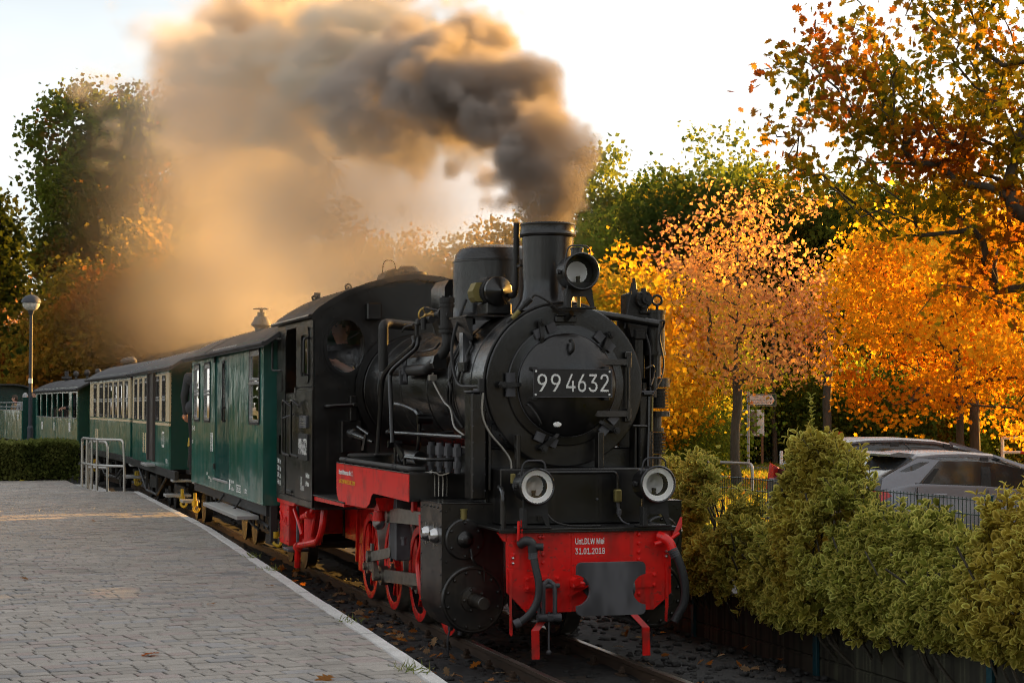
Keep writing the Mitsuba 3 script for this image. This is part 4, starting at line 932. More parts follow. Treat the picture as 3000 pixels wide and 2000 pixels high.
# cylinders
XFORM = (.095, .40)
for s in (-1, 1):
    out = [(-1.0, 1.125), (-1.0, .44), (-.985, .37), (-.93, .29), (-.85, .245), (-.77, .235), (-.68, .25), (-.60, .31), (-.545, .40), (-.545, 1.125)]
    P_ = Polygon(out) if s < 0 else Polygon([(-x, z) for x, z in out])
    c = lp('cylinder', prism(P_, .205, .87, 'y'), BP)
    lp('top_plate', bx(min(s * 1.004, s * .54), max(s * 1.004, s * .54), .20, .876, 1.126, 1.134, .003), BP, c, smooth=False)
    lp('cylinder_cover', lathe([(.232, 0), (.232, .02), (.222, .028), (.212, .028), (.205, .02), (.09, .022), (.09, .05), (.055, .055), (.055, .055), (.048, .07), (.046, .33), (.040, .335), (0, .335)], (s * .775, .204, .47), (0, -1, 0), 40), BP, c)
    lp('valve_cover', lathe([(.143, 0), (.143, .018), (.132, .026), (.06, .028), (.058, .05), (.045, .065), (.03, .085), (0, .095)], (s * .835, .204, .885), (0, -1, 0), 32), BP, c)
    for (cx_, cz_, r_, n_) in ((s * .775, .47, .19, 12), (s * .835, .885, .115, 6), (s * .775, .47, .073, 5)):
        for k in range(n_):
            a = 2 * math.pi * (k + .5) / n_
            lp('bolt', bolts([(cx_ + r_ * math.cos(a), .204 - .0215 - (.031 if r_ < .08 else 0), cz_ + r_ * math.sin(a))], (0, -1, 0), .0145, .018, 6), BP, c, smooth=False)
    lp('rivets', bolts([(s * .965 if q == 0 else s * .58, .2045, z_) for q in (0, 1) for z_ in np.arange(.5, 1.1, .115)] + [(s * x_, .2045, 1.10) for x_ in np.arange(.62, .98, .08)], (0, -1, 0), .008, .007, 6), BP, c, kind='stuff')
    lp('rivets', bolts([(s * 1.0005, y_, z_) for y_ in (.235, .84) for z_ in np.arange(.42, 1.1, .11)] + [(s * 1.0005, y_, 1.10) for y_ in np.arange(.32, .8, .11)], (s, 0, 0), .008, .007, 6), BP, c, kind='stuff')
    for y_ in (.62, .36):
        lp('oil_dome', cat([lathe([(.055, 0), (.055, .008), (.05, .03), (.032, .052), (0, .06)], (s * 1.0005, y_, .905), (s, 0, 0), 20), hull([(s * 1.01 + s * e_, y_ + f_, z_) for e_ in (0, .01) for f_ in (-.006, .006) for z_ in (.83, .985)])]), 'bright_steel', c)
    lp('brass_oiler', cat([cyl((s * .84, .20, 1.02), (s * .84, .20, 1.085), .024, n=14), cyl((s * .84, .20, 1.085), (s * .84, .20, 1.095), .028, n=14), cyl((s * .84, .20, 1.0), (s * .84, .20, 1.02), .014, n=10)]), 'brass_dull', c)
    lp('drain_pipe', pipe([(s * .80, .16, .82), (s * .80, .10, .74), (s * .71, .12, .70), (s * .70, .14, .60)], .008, .04, 6), BP, c)
    lp('drain_cock', cat([pipe([(s * .86, .5, .26), (s * .88, .52, .16), (s * .87, .54, .05)], .008, .03, 6), cyl((s * .8, .45, .20), (s * .8, .45, .26), .02, n=10), cyl((s * .8, .75, .20), (s * .8, .75, .26), .02, n=10)]), 'worn_iron', c)

XFORM = None
# front deck: saddle box under the smokebox
sad = lp('smokebox_saddle', cat([bx(-.53, .53, .40, .72, .966, 1.36, .008), bx(-.56, .56, .72, 1.60, .95, 1.50, .01)]), BP, smooth=False)
lp('hatch', prism(rbox(-.24, .20, 1.005, 1.295, .02), .392, .3995, 'y'), BP, sad, smooth=False)
lp('hatch_frame', prism(rbox(-.26, .22, .985, 1.315, .02).difference(rbox(-.238, .198, 1.007, 1.293, .018)), .388, .3995, 'y'), BP, sad, smooth=False)
lp('hatch_bolt', bolts([(.185, .392, 1.14), (-.225, .392, 1.14)], (0, -1, 0), .012, .012, 6), 'worn_iron', sad, smooth=False)
lp('deck_pipe', pipe([(-.40, .34, 1.335), (.30, .34, 1.335), (.32, .34, 1.30), (.32, .34, 1.21)], .013, .03, 8), BP, sad)
lp('brass_valve', cat([bx(.295, .345, .31, .36, 1.12, 1.21, .008)]), 'brass_dull', sad)
lp('valve_drain', cat([cyl((.32, .335, 1.12), (.33, .33, 1.02), .012, n=8), bx(.315, .345, .315, .35, 1.03, 1.07, .005), tube(smooth_path([(.33, .33, 1.02), (.34, .28, .985), (.37, .22, .967)], 4), .006, 6)]), 'worn_iron', sad)
lp('support_leg', bx(.20, .245, .41, .50, 1.36, 1.62, .006), BP, sad, smooth=False)
lp('support_leg', bx(-.40, -.37, .43, .50, 1.36, 1.60, .006), BP, sad, smooth=False)
lp('step_rail', pipe([(-.61, .02, .966), (-.61, .02, 1.20), (-.60, .12, 1.235), (-.55, .36, 1.235)], .016, .05, 8), BP, sad)
for s in (-1, 1):
    p = lp('steam_pipe_casing', bx(min(s * .575, s * .69), max(s * .575, s * .69), .60, .80, 1.136, 1.90, .012), BP)
    lp('casing_cap', cat([bx(min(s * .57, s * .695), max(s * .57, s * .695), .595, .805, 1.90, 1.915, .004), bx(min(s * .615, s * .625), max(s * .615, s * .625), .596, .806, 1.88, 1.93, .003)]), 'worn_iron', p, smooth=False)
    lp('rivets', bolts([(s * x_, .599, z_) for x_ in (.588, .677) for z_ in np.arange(1.2, 1.9, .115)], (0, -1, 0), .006, .006, 6), 'worn_iron', p, kind='stuff')
    lp('side_sheet', bx(min(s * .54, s * .56), max(s * .54, s * .56), .60, .72, 1.20, 1.66, .004), BP, p, smooth=False)

# smokebox, door
sb = lp('smokebox', lathe([(.30, .57), (.560, .57), (.585, .585), (.588, .60), (.588, .635), (.578, .64), (.578, 1.68), (.572, 1.70), (.50, 1.70)], BC * [1, 0, 1], (0, 1, 0), 72), BP)
lp('front_ring', lathe([(.430, .560), (.575, .560), (.586, .566), (.588, .572)], BC * [1, 0, 1], (0, 1, 0), 72), BP, sb)
lp('band', cat([lathe([(.579, y_), (.583, y_ + .002), (.583, y_ + .028), (.579, y_ + .03)], BC * [1, 0, 1], (0, 1, 0), 72) for y_ in (1.05, 1.55)]), BP, sb)
a_ = np.linspace(math.radians(70), math.radians(205), 24)
lp('cable_conduit', tube([(.597 * math.cos(t), .60, 1.955 + .597 * math.sin(t)) for t in a_], .011, 8), 'soot', sb)
lp('rivets', bolts([(.579 * math.cos(t), .70, 1.955 + .579 * math.sin(t)) for t in np.linspace(1.2, 5.2, 50)], (-.7, -.6, .3), .006, .006, 6), BP, sb, kind='stuff')
dr_ = lp('smokebox_door', lathe([(0, .405), (.10, .409), (.20, .424), (.29, .452), (.355, .490), (.366, .502), (.37, .515), (.372, .527), (.395, .530), (.432, .533), (.438, .540), (.438, .565), (.40, .565)], BC * [1, 0, 1], (0, 1, 0), 72)[0:2], BP)
v, f = vf(lathe([(.3705, .514), (.3745, .516), (.3745, .523), (.3715, .525)], BC * [1, 0, 1], (0, 1, 0), 72))
lp('weld_seam', (v + (meshkit.noise(v * 60, 3)[:, None] - .5) * .004, f), 'worn_iron', dr_)
for k, ang in enumerate([113, 48, 180, 248, 318]):
    a = math.radians(ang); d = np.array([math.cos(a), 0, math.sin(a)]); t_ = np.array([-d[2], 0, d[0]])
    c = BC * [1, 0, 1] + d * .425
    def fr(u, v_, y): return c + d * u + t_ * v_ + np.array([0, y, 0])
    tw = .35 if k not in (2,) else 0.0
    blk = lp('door_block', cat([hull([fr(u, v_, y) for u in (-.035, .030) for v_ in (s0, s1) for y in (.505, .533)]) for s0, s1 in ((-.085, -.018), (.018, .085))]), 'worn_iron', dr_, smooth=False)
    rot = -.42 if k in (0, 3) else (.25 if k in (1, 4) else 0.0)
    def fa(r, v_, y):
        return c + d * (.065 + (r - .065) * math.cos(rot)) + t_ * ((r - .065) * math.sin(rot) + v_) + np.array([0, y, 0])
    lp('door_clamp', cat([hull([fa(r, v_, y) for r, h, y0, y1 in ((.075, .022, .50, .545), (-.05, .014, .475, .50)) for v_ in (-h, h) for y in (y0, y1)]), hull([fa(r, v_, y) for r, h, y0, y1 in ((-.04, .014, .475, .50), (-.085, .012, .49, .51)) for v_ in (-h, h) for y in (y0, y1)]), cyl(fa(.065, 0, .56), fa(.065, 0, .465), .012, n=10), cyl(fa(.065, 0, .50), fa(.065, 0, .470), .027, n=6), cyl(fa(.065, 0, .47), fa(.065, 0, .455), .016, n=8)]), 'soot', dr_, smooth=30)
for z_ in (2.122, 1.748):
    lp('hinge_strap', cat([hull([(x_, y_, z_ + h) for x_, y0, y1, hh in ((.185, .452, .475, .013), (.21, .448, .475, .021), (.34, .475, .50, .021), (.455, .50, .525, .021)) for y_ in (y0, y1) for h in (-hh, hh)]), cyl((.465, .51, z_ - .035), (.465, .51, z_ + .035), .022, n=12), bx(.44, .49, .51, .56, z_ + (.03 if z_ > 2 else -.06), z_ + (.075 if z_ > 2 else -.015), .006)]), BP, dr_, smooth=30)
lp('hinge_pin', cyl((.465, .51, 1.70), (.465, .51, 2.16), .011, n=10), BP, dr_)
lp('door_handle', tube(smooth_path([(-.005, .43, 2.27), (.0, .385, 2.265), (.003, .375, 2.23), (.002, .385, 2.20), (.0, .43, 2.185)], 5), .012, 8), 'soot', dr_)
lp('grab_rail', tube(smooth_path([(-.32, .47, 1.815), (-.31, .43, 1.81), (-.26, .41, 1.74), (-.225, .42, 1.68), (-.22, .46, 1.672)], 5), .0085, 8), 'soot', dr_)
v, f = vf(lathe([(0, .008), (.025, .007), (.032, 0)], (-.105, .414, 1.672), (0, -1, 0), 12)); v = v.copy(); v[:, 2] = 1.672 + (v[:, 2] - 1.672) * .6
lp('bare_patch', (v, f), 'white_enamel', dr_)
pl = lp('number_plate', prism(rbox(-.293, .290, 1.868, 2.066, .006), .372, .384, 'y'), 'soot', dr_, smooth=False)
lp('plate_rim', prism(rbox(-.296, .293, 1.865, 2.069, .006).difference(rbox(-.290, .287, 1.871, 2.063, .004)), .370, .3715, 'y'), 'worn_iron', dr_, smooth=False)
lp('digits', text('99', .124, (-.280, .3715, 1.906), 'front', .005, False, w=.172), 'lettering', dr_, smooth=False)
lp('digits', text('4632', .124, (-.062, .3715, 1.906), 'front', .005, False, w=.318), 'lettering', dr_, smooth=False)
for x_, z_ in ((-.275, 2.05), (.274, 2.048), (-.278, 1.884), (.272, 1.884)):
    lp('plate_screw', bolts([(x_, .3715, z_)], (0, -1, 0), .0085, .006, 10), 'lettering', dr_, smooth=False)
lp('plate_bracket', cat([bx(x_ - .02, x_ + .02, .384, .50, z_ - .012, z_ + .012, .004) for x_, z_ in ((-.28, 2.07), (.26, 2.075), (-.28, 1.86), (.26, 1.855))]), 'soot', dr_, smooth=False)
# bracket at the ring's crown and the lamp cable
lp('crown_bracket', cat([bx(-.08, .08, .535, .560, 2.405, 2.452, .006), bx(-.075, .075, .52, .60, 2.452, 2.465, .004), cyl((0, .53, 2.43), (.02, .47, 2.47), .02, n=10)]), BP, sb, smooth=30)

# chimney
ch = lp('chimney', lathe([(.26, 2.505), (.235, 2.54), (.205, 2.59), (.19, 2.66), (.1865, 2.75), (.192, 3.06), (.2, 3.062)], (0, 1.0, 0), (0, 0, 1), 64), BP)
lp('chimney_cap', lathe([(.192, 3.055), (.207, 3.06), (.212, 3.075), (.207, 3.088), (.203, 3.10), (.203, 3.135), (.206, 3.148), (.202, 3.158), (.180, 3.160), (.165, 3.15), (.165, 2.75)], (0, 1.0, 0), (0, 0, 1), 64), BP, ch)
lp('cowl', cat([cyl((.20, 1.38, 2.60), (.20, 1.38, 2.92), .06, n=16), cyl((.20, 1.38, 2.92), (.20, 1.38, 3.14), .06, .035, 16), cyl((.2, 1.38, 3.12), (.2, 1.38, 3.15), .042, n=14)]), 'soot', ch)
lp('exhaust_pipe', pipe([(-.20, 1.86, 2.66), (-.18, 1.5, 2.64), (-.185, 1.22, 2.64), (-.185, 1.2, 3.18)], .024, .08, 12), 'soot', ch)
lp('pipe_clip', bx(-.19, -.16, 1.1, 1.21, 2.84, 2.86, .003), 'soot', ch)

# boiler barrel
bo = lp('boiler', lathe([(.52, 1.70), (.520, 1.705), (.520, 5.40), (.4, 5.40)], BC * [1, 0, 1], (0, 1, 0), 72), BP)
lp('band', cat([lathe([(.521, y_), (.526, y_ + .003), (.526, y_ + .037), (.521, y_ + .04)], BC * [1, 0, 1], (0, 1, 0), 72) for y_ in (1.74, 2.72, 3.7, 4.7, 5.33)]), BP, bo)
# lagging cover bulging out at mid height
lp('pipe_cover', cat([hull([(x_, y_, z_) for y_ in (2.12, 3.42) for x_, z_ in ((-.50, 2.26), (-.525, 2.25), (-.60, 2.20), (-.615, 2.14), (-.60, 2.10), (-.50, 2.10))]), tube(smooth_path([(-.615, 3.44, 2.235), (-.59, 2.30, 2.250), (-.56, 2.10, 2.30)], 5), .010, 6)]), BP, bo)
dm = lp('dome', lathe([(.47, 2.40), (.40, 2.46), (.365, 2.52), (.355, 2.60), (.353, 2.965), (.357, 2.967), (.357, 2.977), (.345, 2.985), (.335, 3.03), (.30, 3.075), (.23, 3.10), (.12, 3.112), (0, 3.115)], (0, 2.47, 0), (0, 0, 1), 64), BP, bo)
lp('sandbox', cat([hull([(x_, y_, z_) for x_, z_ in ((-.30, 2.55), (-.30, 2.80), (-.26, 2.865), (.26, 2.865), (.30, 2.80), (.30, 2.55), (-.25, 2.40), (.25, 2.40)) for y_ in (3.02, 3.52)])]), BP, bo)
lp('safety_valve', cat([cyl((-.12, 4.0, 2.42), (-.12, 4.0, 2.72), .05, n=14), cyl((-.12, 4.0, 2.6), (-.12, 4.0, 2.66), .07, n=6), cyl((.12, 4.0, 2.42), (.12, 4.0, 2.72), .05, n=14)]), 'soot', bo)
lp('handrail_bar', cat([pipe([(-.70, 3.4, 1.58), (-.70, .80, 1.58)], .015, .02, 8), cyl((-.50, 2.9, 1.60), (-.70, 2.9, 1.58), .014, n=8), cyl((-.50, 1.9, 1.60), (-.70, 1.9, 1.58), .014, n=8), sphere((-.70, 3.4, 1.58), .024, 8)]), BP, bo)
# generator in front of the dome
gy0, gy1 = 1.35, 1.85
g_ = lp('turbo_generator', lathe([(0, .0), (.010, -.001), (.016, .004), (.02, .01), (.085, .045), (.106, .052), (.112, .058), (.112, .085), (.100, .09), (.092, .12), (.09, .26), (.075, .27), (.072, .40), (.05, .43), (0, .435)], (-.262, 1.33, 2.675), (-.18, 1, 0), 36), BP)
lp('bolt', bolts([(-.262 + .1 * math.cos(a), 1.385, 2.675 + .1 * math.sin(a)) for a in np.arange(4) * math.pi / 2 + .6], (0, -1, 0), .010, .014, 6), 'soot', g_, smooth=False)
lp('terminal_box', hull([(x_, y_, z_) for x_, z_ in ((-.44, 2.63), (-.45, 2.68), (-.42, 2.745), (-.36, 2.745), (-.36, 2.60), (-.42, 2.60)) for y_ in (1.50, 1.66)]), 'brass_dull', g_, smooth=20)
lp('rib', cat([lathe([(.094, y_), (.104, y_ + .004), (.104, y_ + .016), (.094, y_ + .02)], (-.262, 1.33, 2.675), (-.18, 1, 0), 30) for y_ in (.14, .18, .22)] + [bx(-.34, -.22, 1.5, 1.72, 2.75, 2.79, .01)]), 'soot', g_)
lp('foot', cat([bx(-.36, -.16, 1.42, 1.72, 2.50, 2.59, .01), bx(-.56, .1, 1.25, 1.80, 2.470, 2.485, .004), hull([(-.56, 1.3, 2.47), (-.50, 1.3, 2.47), (-.50, 1.3, 2.30), (-.56, 1.75, 2.47), (-.50, 1.75, 2.47), (-.50, 1.75, 2.30)])]), BP, g_, smooth=30)
# valve column with bent steam pipe, handwheel
vc = lp('valve_column', cat([cyl((-.50, 2.12, 2.38), (-.50, 2.12, 2.64), .052, n=18), cyl((-.50, 2.12, 2.62), (-.50, 2.12, 2.66), .062, n=18), cyl((-.50, 2.12, 2.585), (-.50, 2.12, 2.61), .062, n=18), cyl((-.50, 2.12, 2.415), (-.50, 2.12, 2.44), .066, n=18), cyl((-.50, 2.12, 2.38), (-.50, 2.12, 2.405), .066, n=18), cyl((-.50, 2.20, 2.54), (-.50, 2.45, 2.54), .03, n=12), cyl((-.50, 2.22, 2.54), (-.50, 2.27, 2.54), .048, n=12), cyl((-.50, 2.06, 2.52), (-.50, 2.02, 2.52), .025, n=10)]), 'soot')
lp('bolt', cat([bolts([(-.50 + .04 * math.cos(a), 2.12 + .04 * math.sin(a), 2.66) for a in np.arange(4) * 1.57 + .4], (0, 0, 1), .009, .014, 6)]), 'soot', vc, smooth=False)
lp('steam_pipe', tube(smooth_path([(-.50, 2.12, 2.39), (-.505, 2.11, 2.28), (-.545, 2.16, 2.19), (-.60, 2.30, 2.115), (-.62, 2.45, 2.095), (-.625, 3.6, 2.10)], 6), .042, 14), 'soot', vc)
hw = lathe([(.062 + .007 * math.cos(a), .007 * math.sin(a)) for a in np.linspace(0, 2 * math.pi, 9)[:-1]], (-.52, 2.76, 2.55), (0, 1, 0), 28, closed=True)
lp('handwheel', cat([hw, cyl((-.52, 2.40, 2.545), (-.52, 2.77, 2.55), .008, n=8), cyl((-.52, 2.72, 2.55), (-.52, 2.785, 2.55), .015, n=10)] + [cyl((-.52, 2.76, 2.55), (-.52 + .06 * math.cos(a), 2.76, 2.55 + .06 * math.sin(a)), .006, n=6) for a in np.arange(4) * 1.571 + .5]), 'brass', vc)
lp('small_valve', cat([cyl((-.60, 2.52, 2.48), (-.60, 2.78, 2.48), .02, n=8), cyl((-.55, 2.42, 2.50), (-.55, 2.60, 2.50), .03, n=10), cyl((-.60, 2.5, 2.42), (-.60, 2.5, 2.52), .022, n=8), bx(-.64, -.56, 2.56, 2.64, 2.46, 2.51, .01), cyl((-.58, 2.55, 2.60), (-.50, 2.40, 2.57), .009, n=6), cyl((-.6, 2.75, 2.34), (-.6, 2.75, 2.50), .016, n=8), bx(-.64, -.57, 2.70, 2.79, 2.34, 2.38, .006), tube(smooth_path([(-.62, 2.8, 2.47), (-.64, 3.0, 2.46), (-.65, 3.1, 2.42)], 4), .009, 6)]), 'soot', vc)
lp('feed_pipe', tube(fillet([(-.62, 2.72, 2.36), (-.63, 2.72, 2.30), (-.72, 3.28, 2.13), (-.74, 3.46, 2.04), (-.76, 3.55, 1.40)], .09, 6), .020, 10), BP, vc)
lp('feed_pipe', tube(fillet([(-.60, 2.70, 2.36), (-.61, 2.68, 2.28), (-.74, 2.98, 2.12), (-.76, 3.06, 2.07), (-.80, 2.76, 1.50)], .09, 6), .018, 10), BP, vc)
lp('lagged_pipe', tube(fillet([(-.40, 3.80, 2.50), (-.66, 3.64, 2.515), (-.71, 3.56, 2.50), (-.71, 3.56, 2.10)], .07, 7), .043, 12), 'soot', vc)
lp('clamp', cat([bx(-.68, -.60, 2.92, 2.98, 2.06, 2.14, .006), hull([(-.66, 2.92, 2.13), (-.66, 2.96, 2.13), (-.64, 2.94, 2.24), (-.67, 2.92, 2.02), (-.67, 2.97, 2.0), (-.65, 2.9, 2.0)]), bx(-.69, -.62, 2.99, 3.03, 1.98, 2.10, .004)]), 'worn_iron', vc)
# conduits and wires on the smokebox and barrel
lp('inclined_channel', cat([hull([(-.50, 1.72, 2.44), (-.42, 1.68, 2.45), (-.50, 1.60, 2.44), (-.42, 1.60, 2.45), (-.595, 1.22, 2.12), (-.54, 1.22, 2.14), (-.595, 1.32, 2.12), (-.54, 1.32, 2.14)]), bx(-.60, -.57, 1.18, 1.36, 2.06, 2.13, .004), hull([(-.50, 1.74, 2.43), (-.40, 1.74, 2.43), (-.50, 1.62, 2.52), (-.40, 1.62, 2.52), (-.5, 1.60, 2.43), (-.4, 1.6, 2.43)])]), BP, bo, smooth=20)
def onb(a_deg, r=.53): a = math.radians(a_deg); return np.array([r * math.cos(a), 0, 1.955 + r * math.sin(a)])
wires = []
for y0, a0, a1, dy in ((1.95, 128, 200, -.30), (1.80, 130, 205, -.12), (1.62, 135, 212, .02), (1.50, 140, 176, -.25)):
    pts = []
    for k, a in enumerate(np.linspace(a0, a1, 9)):
        r = .595; p = onb(a, r); p[1] = y0 + dy * math.sin(k / 8 * math.pi * .9) + .04 * math.sin(k * 2.2); pts.append(p)
    wires.append(tube(smooth_path(pts, 4), .011, 6))
wires.append(tube(smooth_path([(-.47, 1.62, 2.62), (-.52, 1.60, 2.5), (-.58, 1.56, 2.35), (-.60, 1.55, 2.2), (-.605, 1.45, 2.05), (-.60, 1.30, 1.96), (-.61, .95, 1.945), (-.605, .66, 1.945)], 5), .013, 6))
lp('cable', cat(wires), 'soot', bo)
lp('copper_line', cat([tube(smooth_path([(-.66, 1.92, 2.06), (-.66, 1.92, 2.00), (-.65, 1.60, 1.84), (-.645, 1.40, 1.78), (-.66, 1.22, 1.65), (-.69, .80, 1.59)], 5), .008, 6), bx(-.69, -.63, 1.90, 1.97, 2.0, 2.045, .004)]), 'steel', bo)
lp('front_line', tube(smooth_path([(-.60, .60, 1.93), (-.61, .595, 1.75), (-.56, .59, 1.62), (-.46, .585, 1.50), (-.41, .57, 1.42), (-.405, .55, 1.34)], 5), .009, 6), 'steel', bo)
lp('junction_box', cat([bx(-.635, -.595, .585, .635, 1.90, 2.0, .004), bx(-.46, -.40, .50, .54, 1.28, 1.34, .004)]), 'soot', bo, smooth=False)
lp('conduit_joint', cat([cyl((-.42, .62, 2.40), (-.27, .58, 2.56), .016, n=10), cyl((-.30, .59, 2.53), (-.255, .575, 2.575), .024, n=10), tube(smooth_path([(-.25, .57, 2.58), (-.22, .56, 2.60), (-.13, .54, 2.55), (-.06, .52, 2.49), (-.02, .50, 2.47)], 5), .008, 6)]), 'soot', bo)
lp('brass_joint', cyl((-.385, .605, 2.43), (-.335, .592, 2.485), .019, n=10), 'brass_dull', bo)

# headlamps
def headlamp(c, r, d, white, base, lab):
    c = np.array(c, float)
    k = lp('headlamp', lathe([(r * .30, d + .012), (r * .75, d), (r * .96, d - .03), (r * .96, .035), (r * 1.04, .03), (r * 1.05, 0), (r * .985, -.012), (r * .93, -.006), (r * .92, .012)], c, (0, 1, 0), 40), BP, label=lab)
    lp('back_cover', lathe([(0, d + .02), (r * .30, d + .012)], c, (0, 1, 0), 24), BP, k)
    if white:
        lp('white_ring', lathe([(r * .925, .006), (r * .90, .012), (r * .64, .022)], c, (0, 1, 0), 40), 'white_enamel', k)
        lp('inner_tube', lathe([(r * .64, .0225), (r * .64, .12)], c, (0, 1, 0), 32), 'soot', k)
        lp('reflector', lathe([(r * .64, .119), (r * .3, .145), (0, .15)], c, (0, 1, 0), 32), 'white_enamel', k)
    else:
        lp('inner_tube', lathe([(r * .925, .010), (r * .90, .12)], c, (0, 1, 0), 40), 'soot', k)
        lp('reflector', lathe([(r * .60, .115), (r * .3, .14), (0, .145)], c - [r * .0, 0, 0], (0, 1, 0), 32), 'white_enamel', k)
        lp('reflector_rim', lathe([(r * .90, .119), (r * .60, .117)], c, (0, 1, 0), 32), 'soot', k)
    q = c + [0, .09, 0]
    lp('bulb', cat([lathe([(0, .040), (.016, .037), (.027, .022), (.029, .006), (.022, -.014), (.012, -.03)], q, (0, 0, 1), 18)]), 'bulb_glass', k)
    lp('bulb_socket', cat([cyl(q + [0, 0, -.03], q + [0, 0, -r * .62], .014, n=12), cyl(q + [0, 0, -.03], q + [0, 0, -.045], .017, n=12)]), 'soot', k)
    lp('lens', cyl(c + [0, .0005, 0], c + [0, .0006, 0], r * .93, n=36)[0:1] + (np.stack([np.arange(36), (np.arange(36) + 1) % 36, np.full(36, 72)], 1)[:, ::-1],), 'pane_glass', k, smooth=False)
    lp('bail', tube(fillet([c + [-r * .75, .09, r * .55], c + [-r * .62, .07, r * 1.45], c + [r * .62, .07, r * 1.45], c + [r * .75, .09, r * .55]], .045), .006, 6), 'worn_iron', k)
    lp('latch', cat([cyl(c + [-r * 1.02, .10, .0], c + [-r * 1.16, .10, .0], .018, n=8), bx(c[0] - r * 1.12, c[0] - r * .98, c[1] + .06, c[1] + .16, c[2] - .012, c[2] + .012, .004)]), 'soot', k)
    zb = base
    lp('stand', cat([prism([(c[0] - r * .62, zb + .03), (c[0] - r * .62, c[2] - r * .55), (c[0] + r * .72, c[2] - r * .55), (c[0] + r * .95, zb), (c[0] + r * .80, zb), (c[0] + r * .45, zb + .085), (c[0] - r * .3, zb + .085), (c[0] - r * .45, zb + .03)], c[1] + .08, c[1] + .10, 'y'), bx(c[0] - r * .75, c[0] - r * .45, c[1] + .05, c[1] + .13, zb, zb + .14, .005), bx(c[0] - r, c[0] + r, c[1] + .06, c[1] + .16, zb, zb + .012, .003)]), 'soot', k, smooth=False)
    return k
scene['bulb_glass'] = {'type': 'thindielectric', 'int_ior': 1.5}
headlamp((-.405, -.10, 1.255), .121, .24, True, .965, 'left lower headlamp with white ring')
headlamp((.470, -.10, 1.262), .125, .24, True, .965, 'right lower headlamp with white ring')
k = headlamp((.055, .34, 2.762), .130, .25, False, 2.50, 'upper headlamp in front of the chimney')
lp('chimney_vent', cat([cyl((.055, .45, 2.88), (.055, .45, 2.93), .045, n=16), lathe([(.05, 2.925), (.05, 2.935), (.042, 2.94)], (.055, .45, 0), (0, 0, 1), 16)]), BP, k)
lp('brass_plug', cyl((.075, .47, 2.50), (.075, .47, 2.60), .014, n=10), 'brass_dull', k)
lp('lamp_cable', tube(smooth_path([(-.33, .05, 1.14), (-.28, -.005, 1.03), (-.18, -.01, .985), (-.02, .03, .972), (.10, .06, .972)], 6), .007, 6), 'soot')
lp('brass_terminal', cat([bx(-.475, -.445, .30, .34, 1.26, 1.33, .005)]), 'brass_dull')

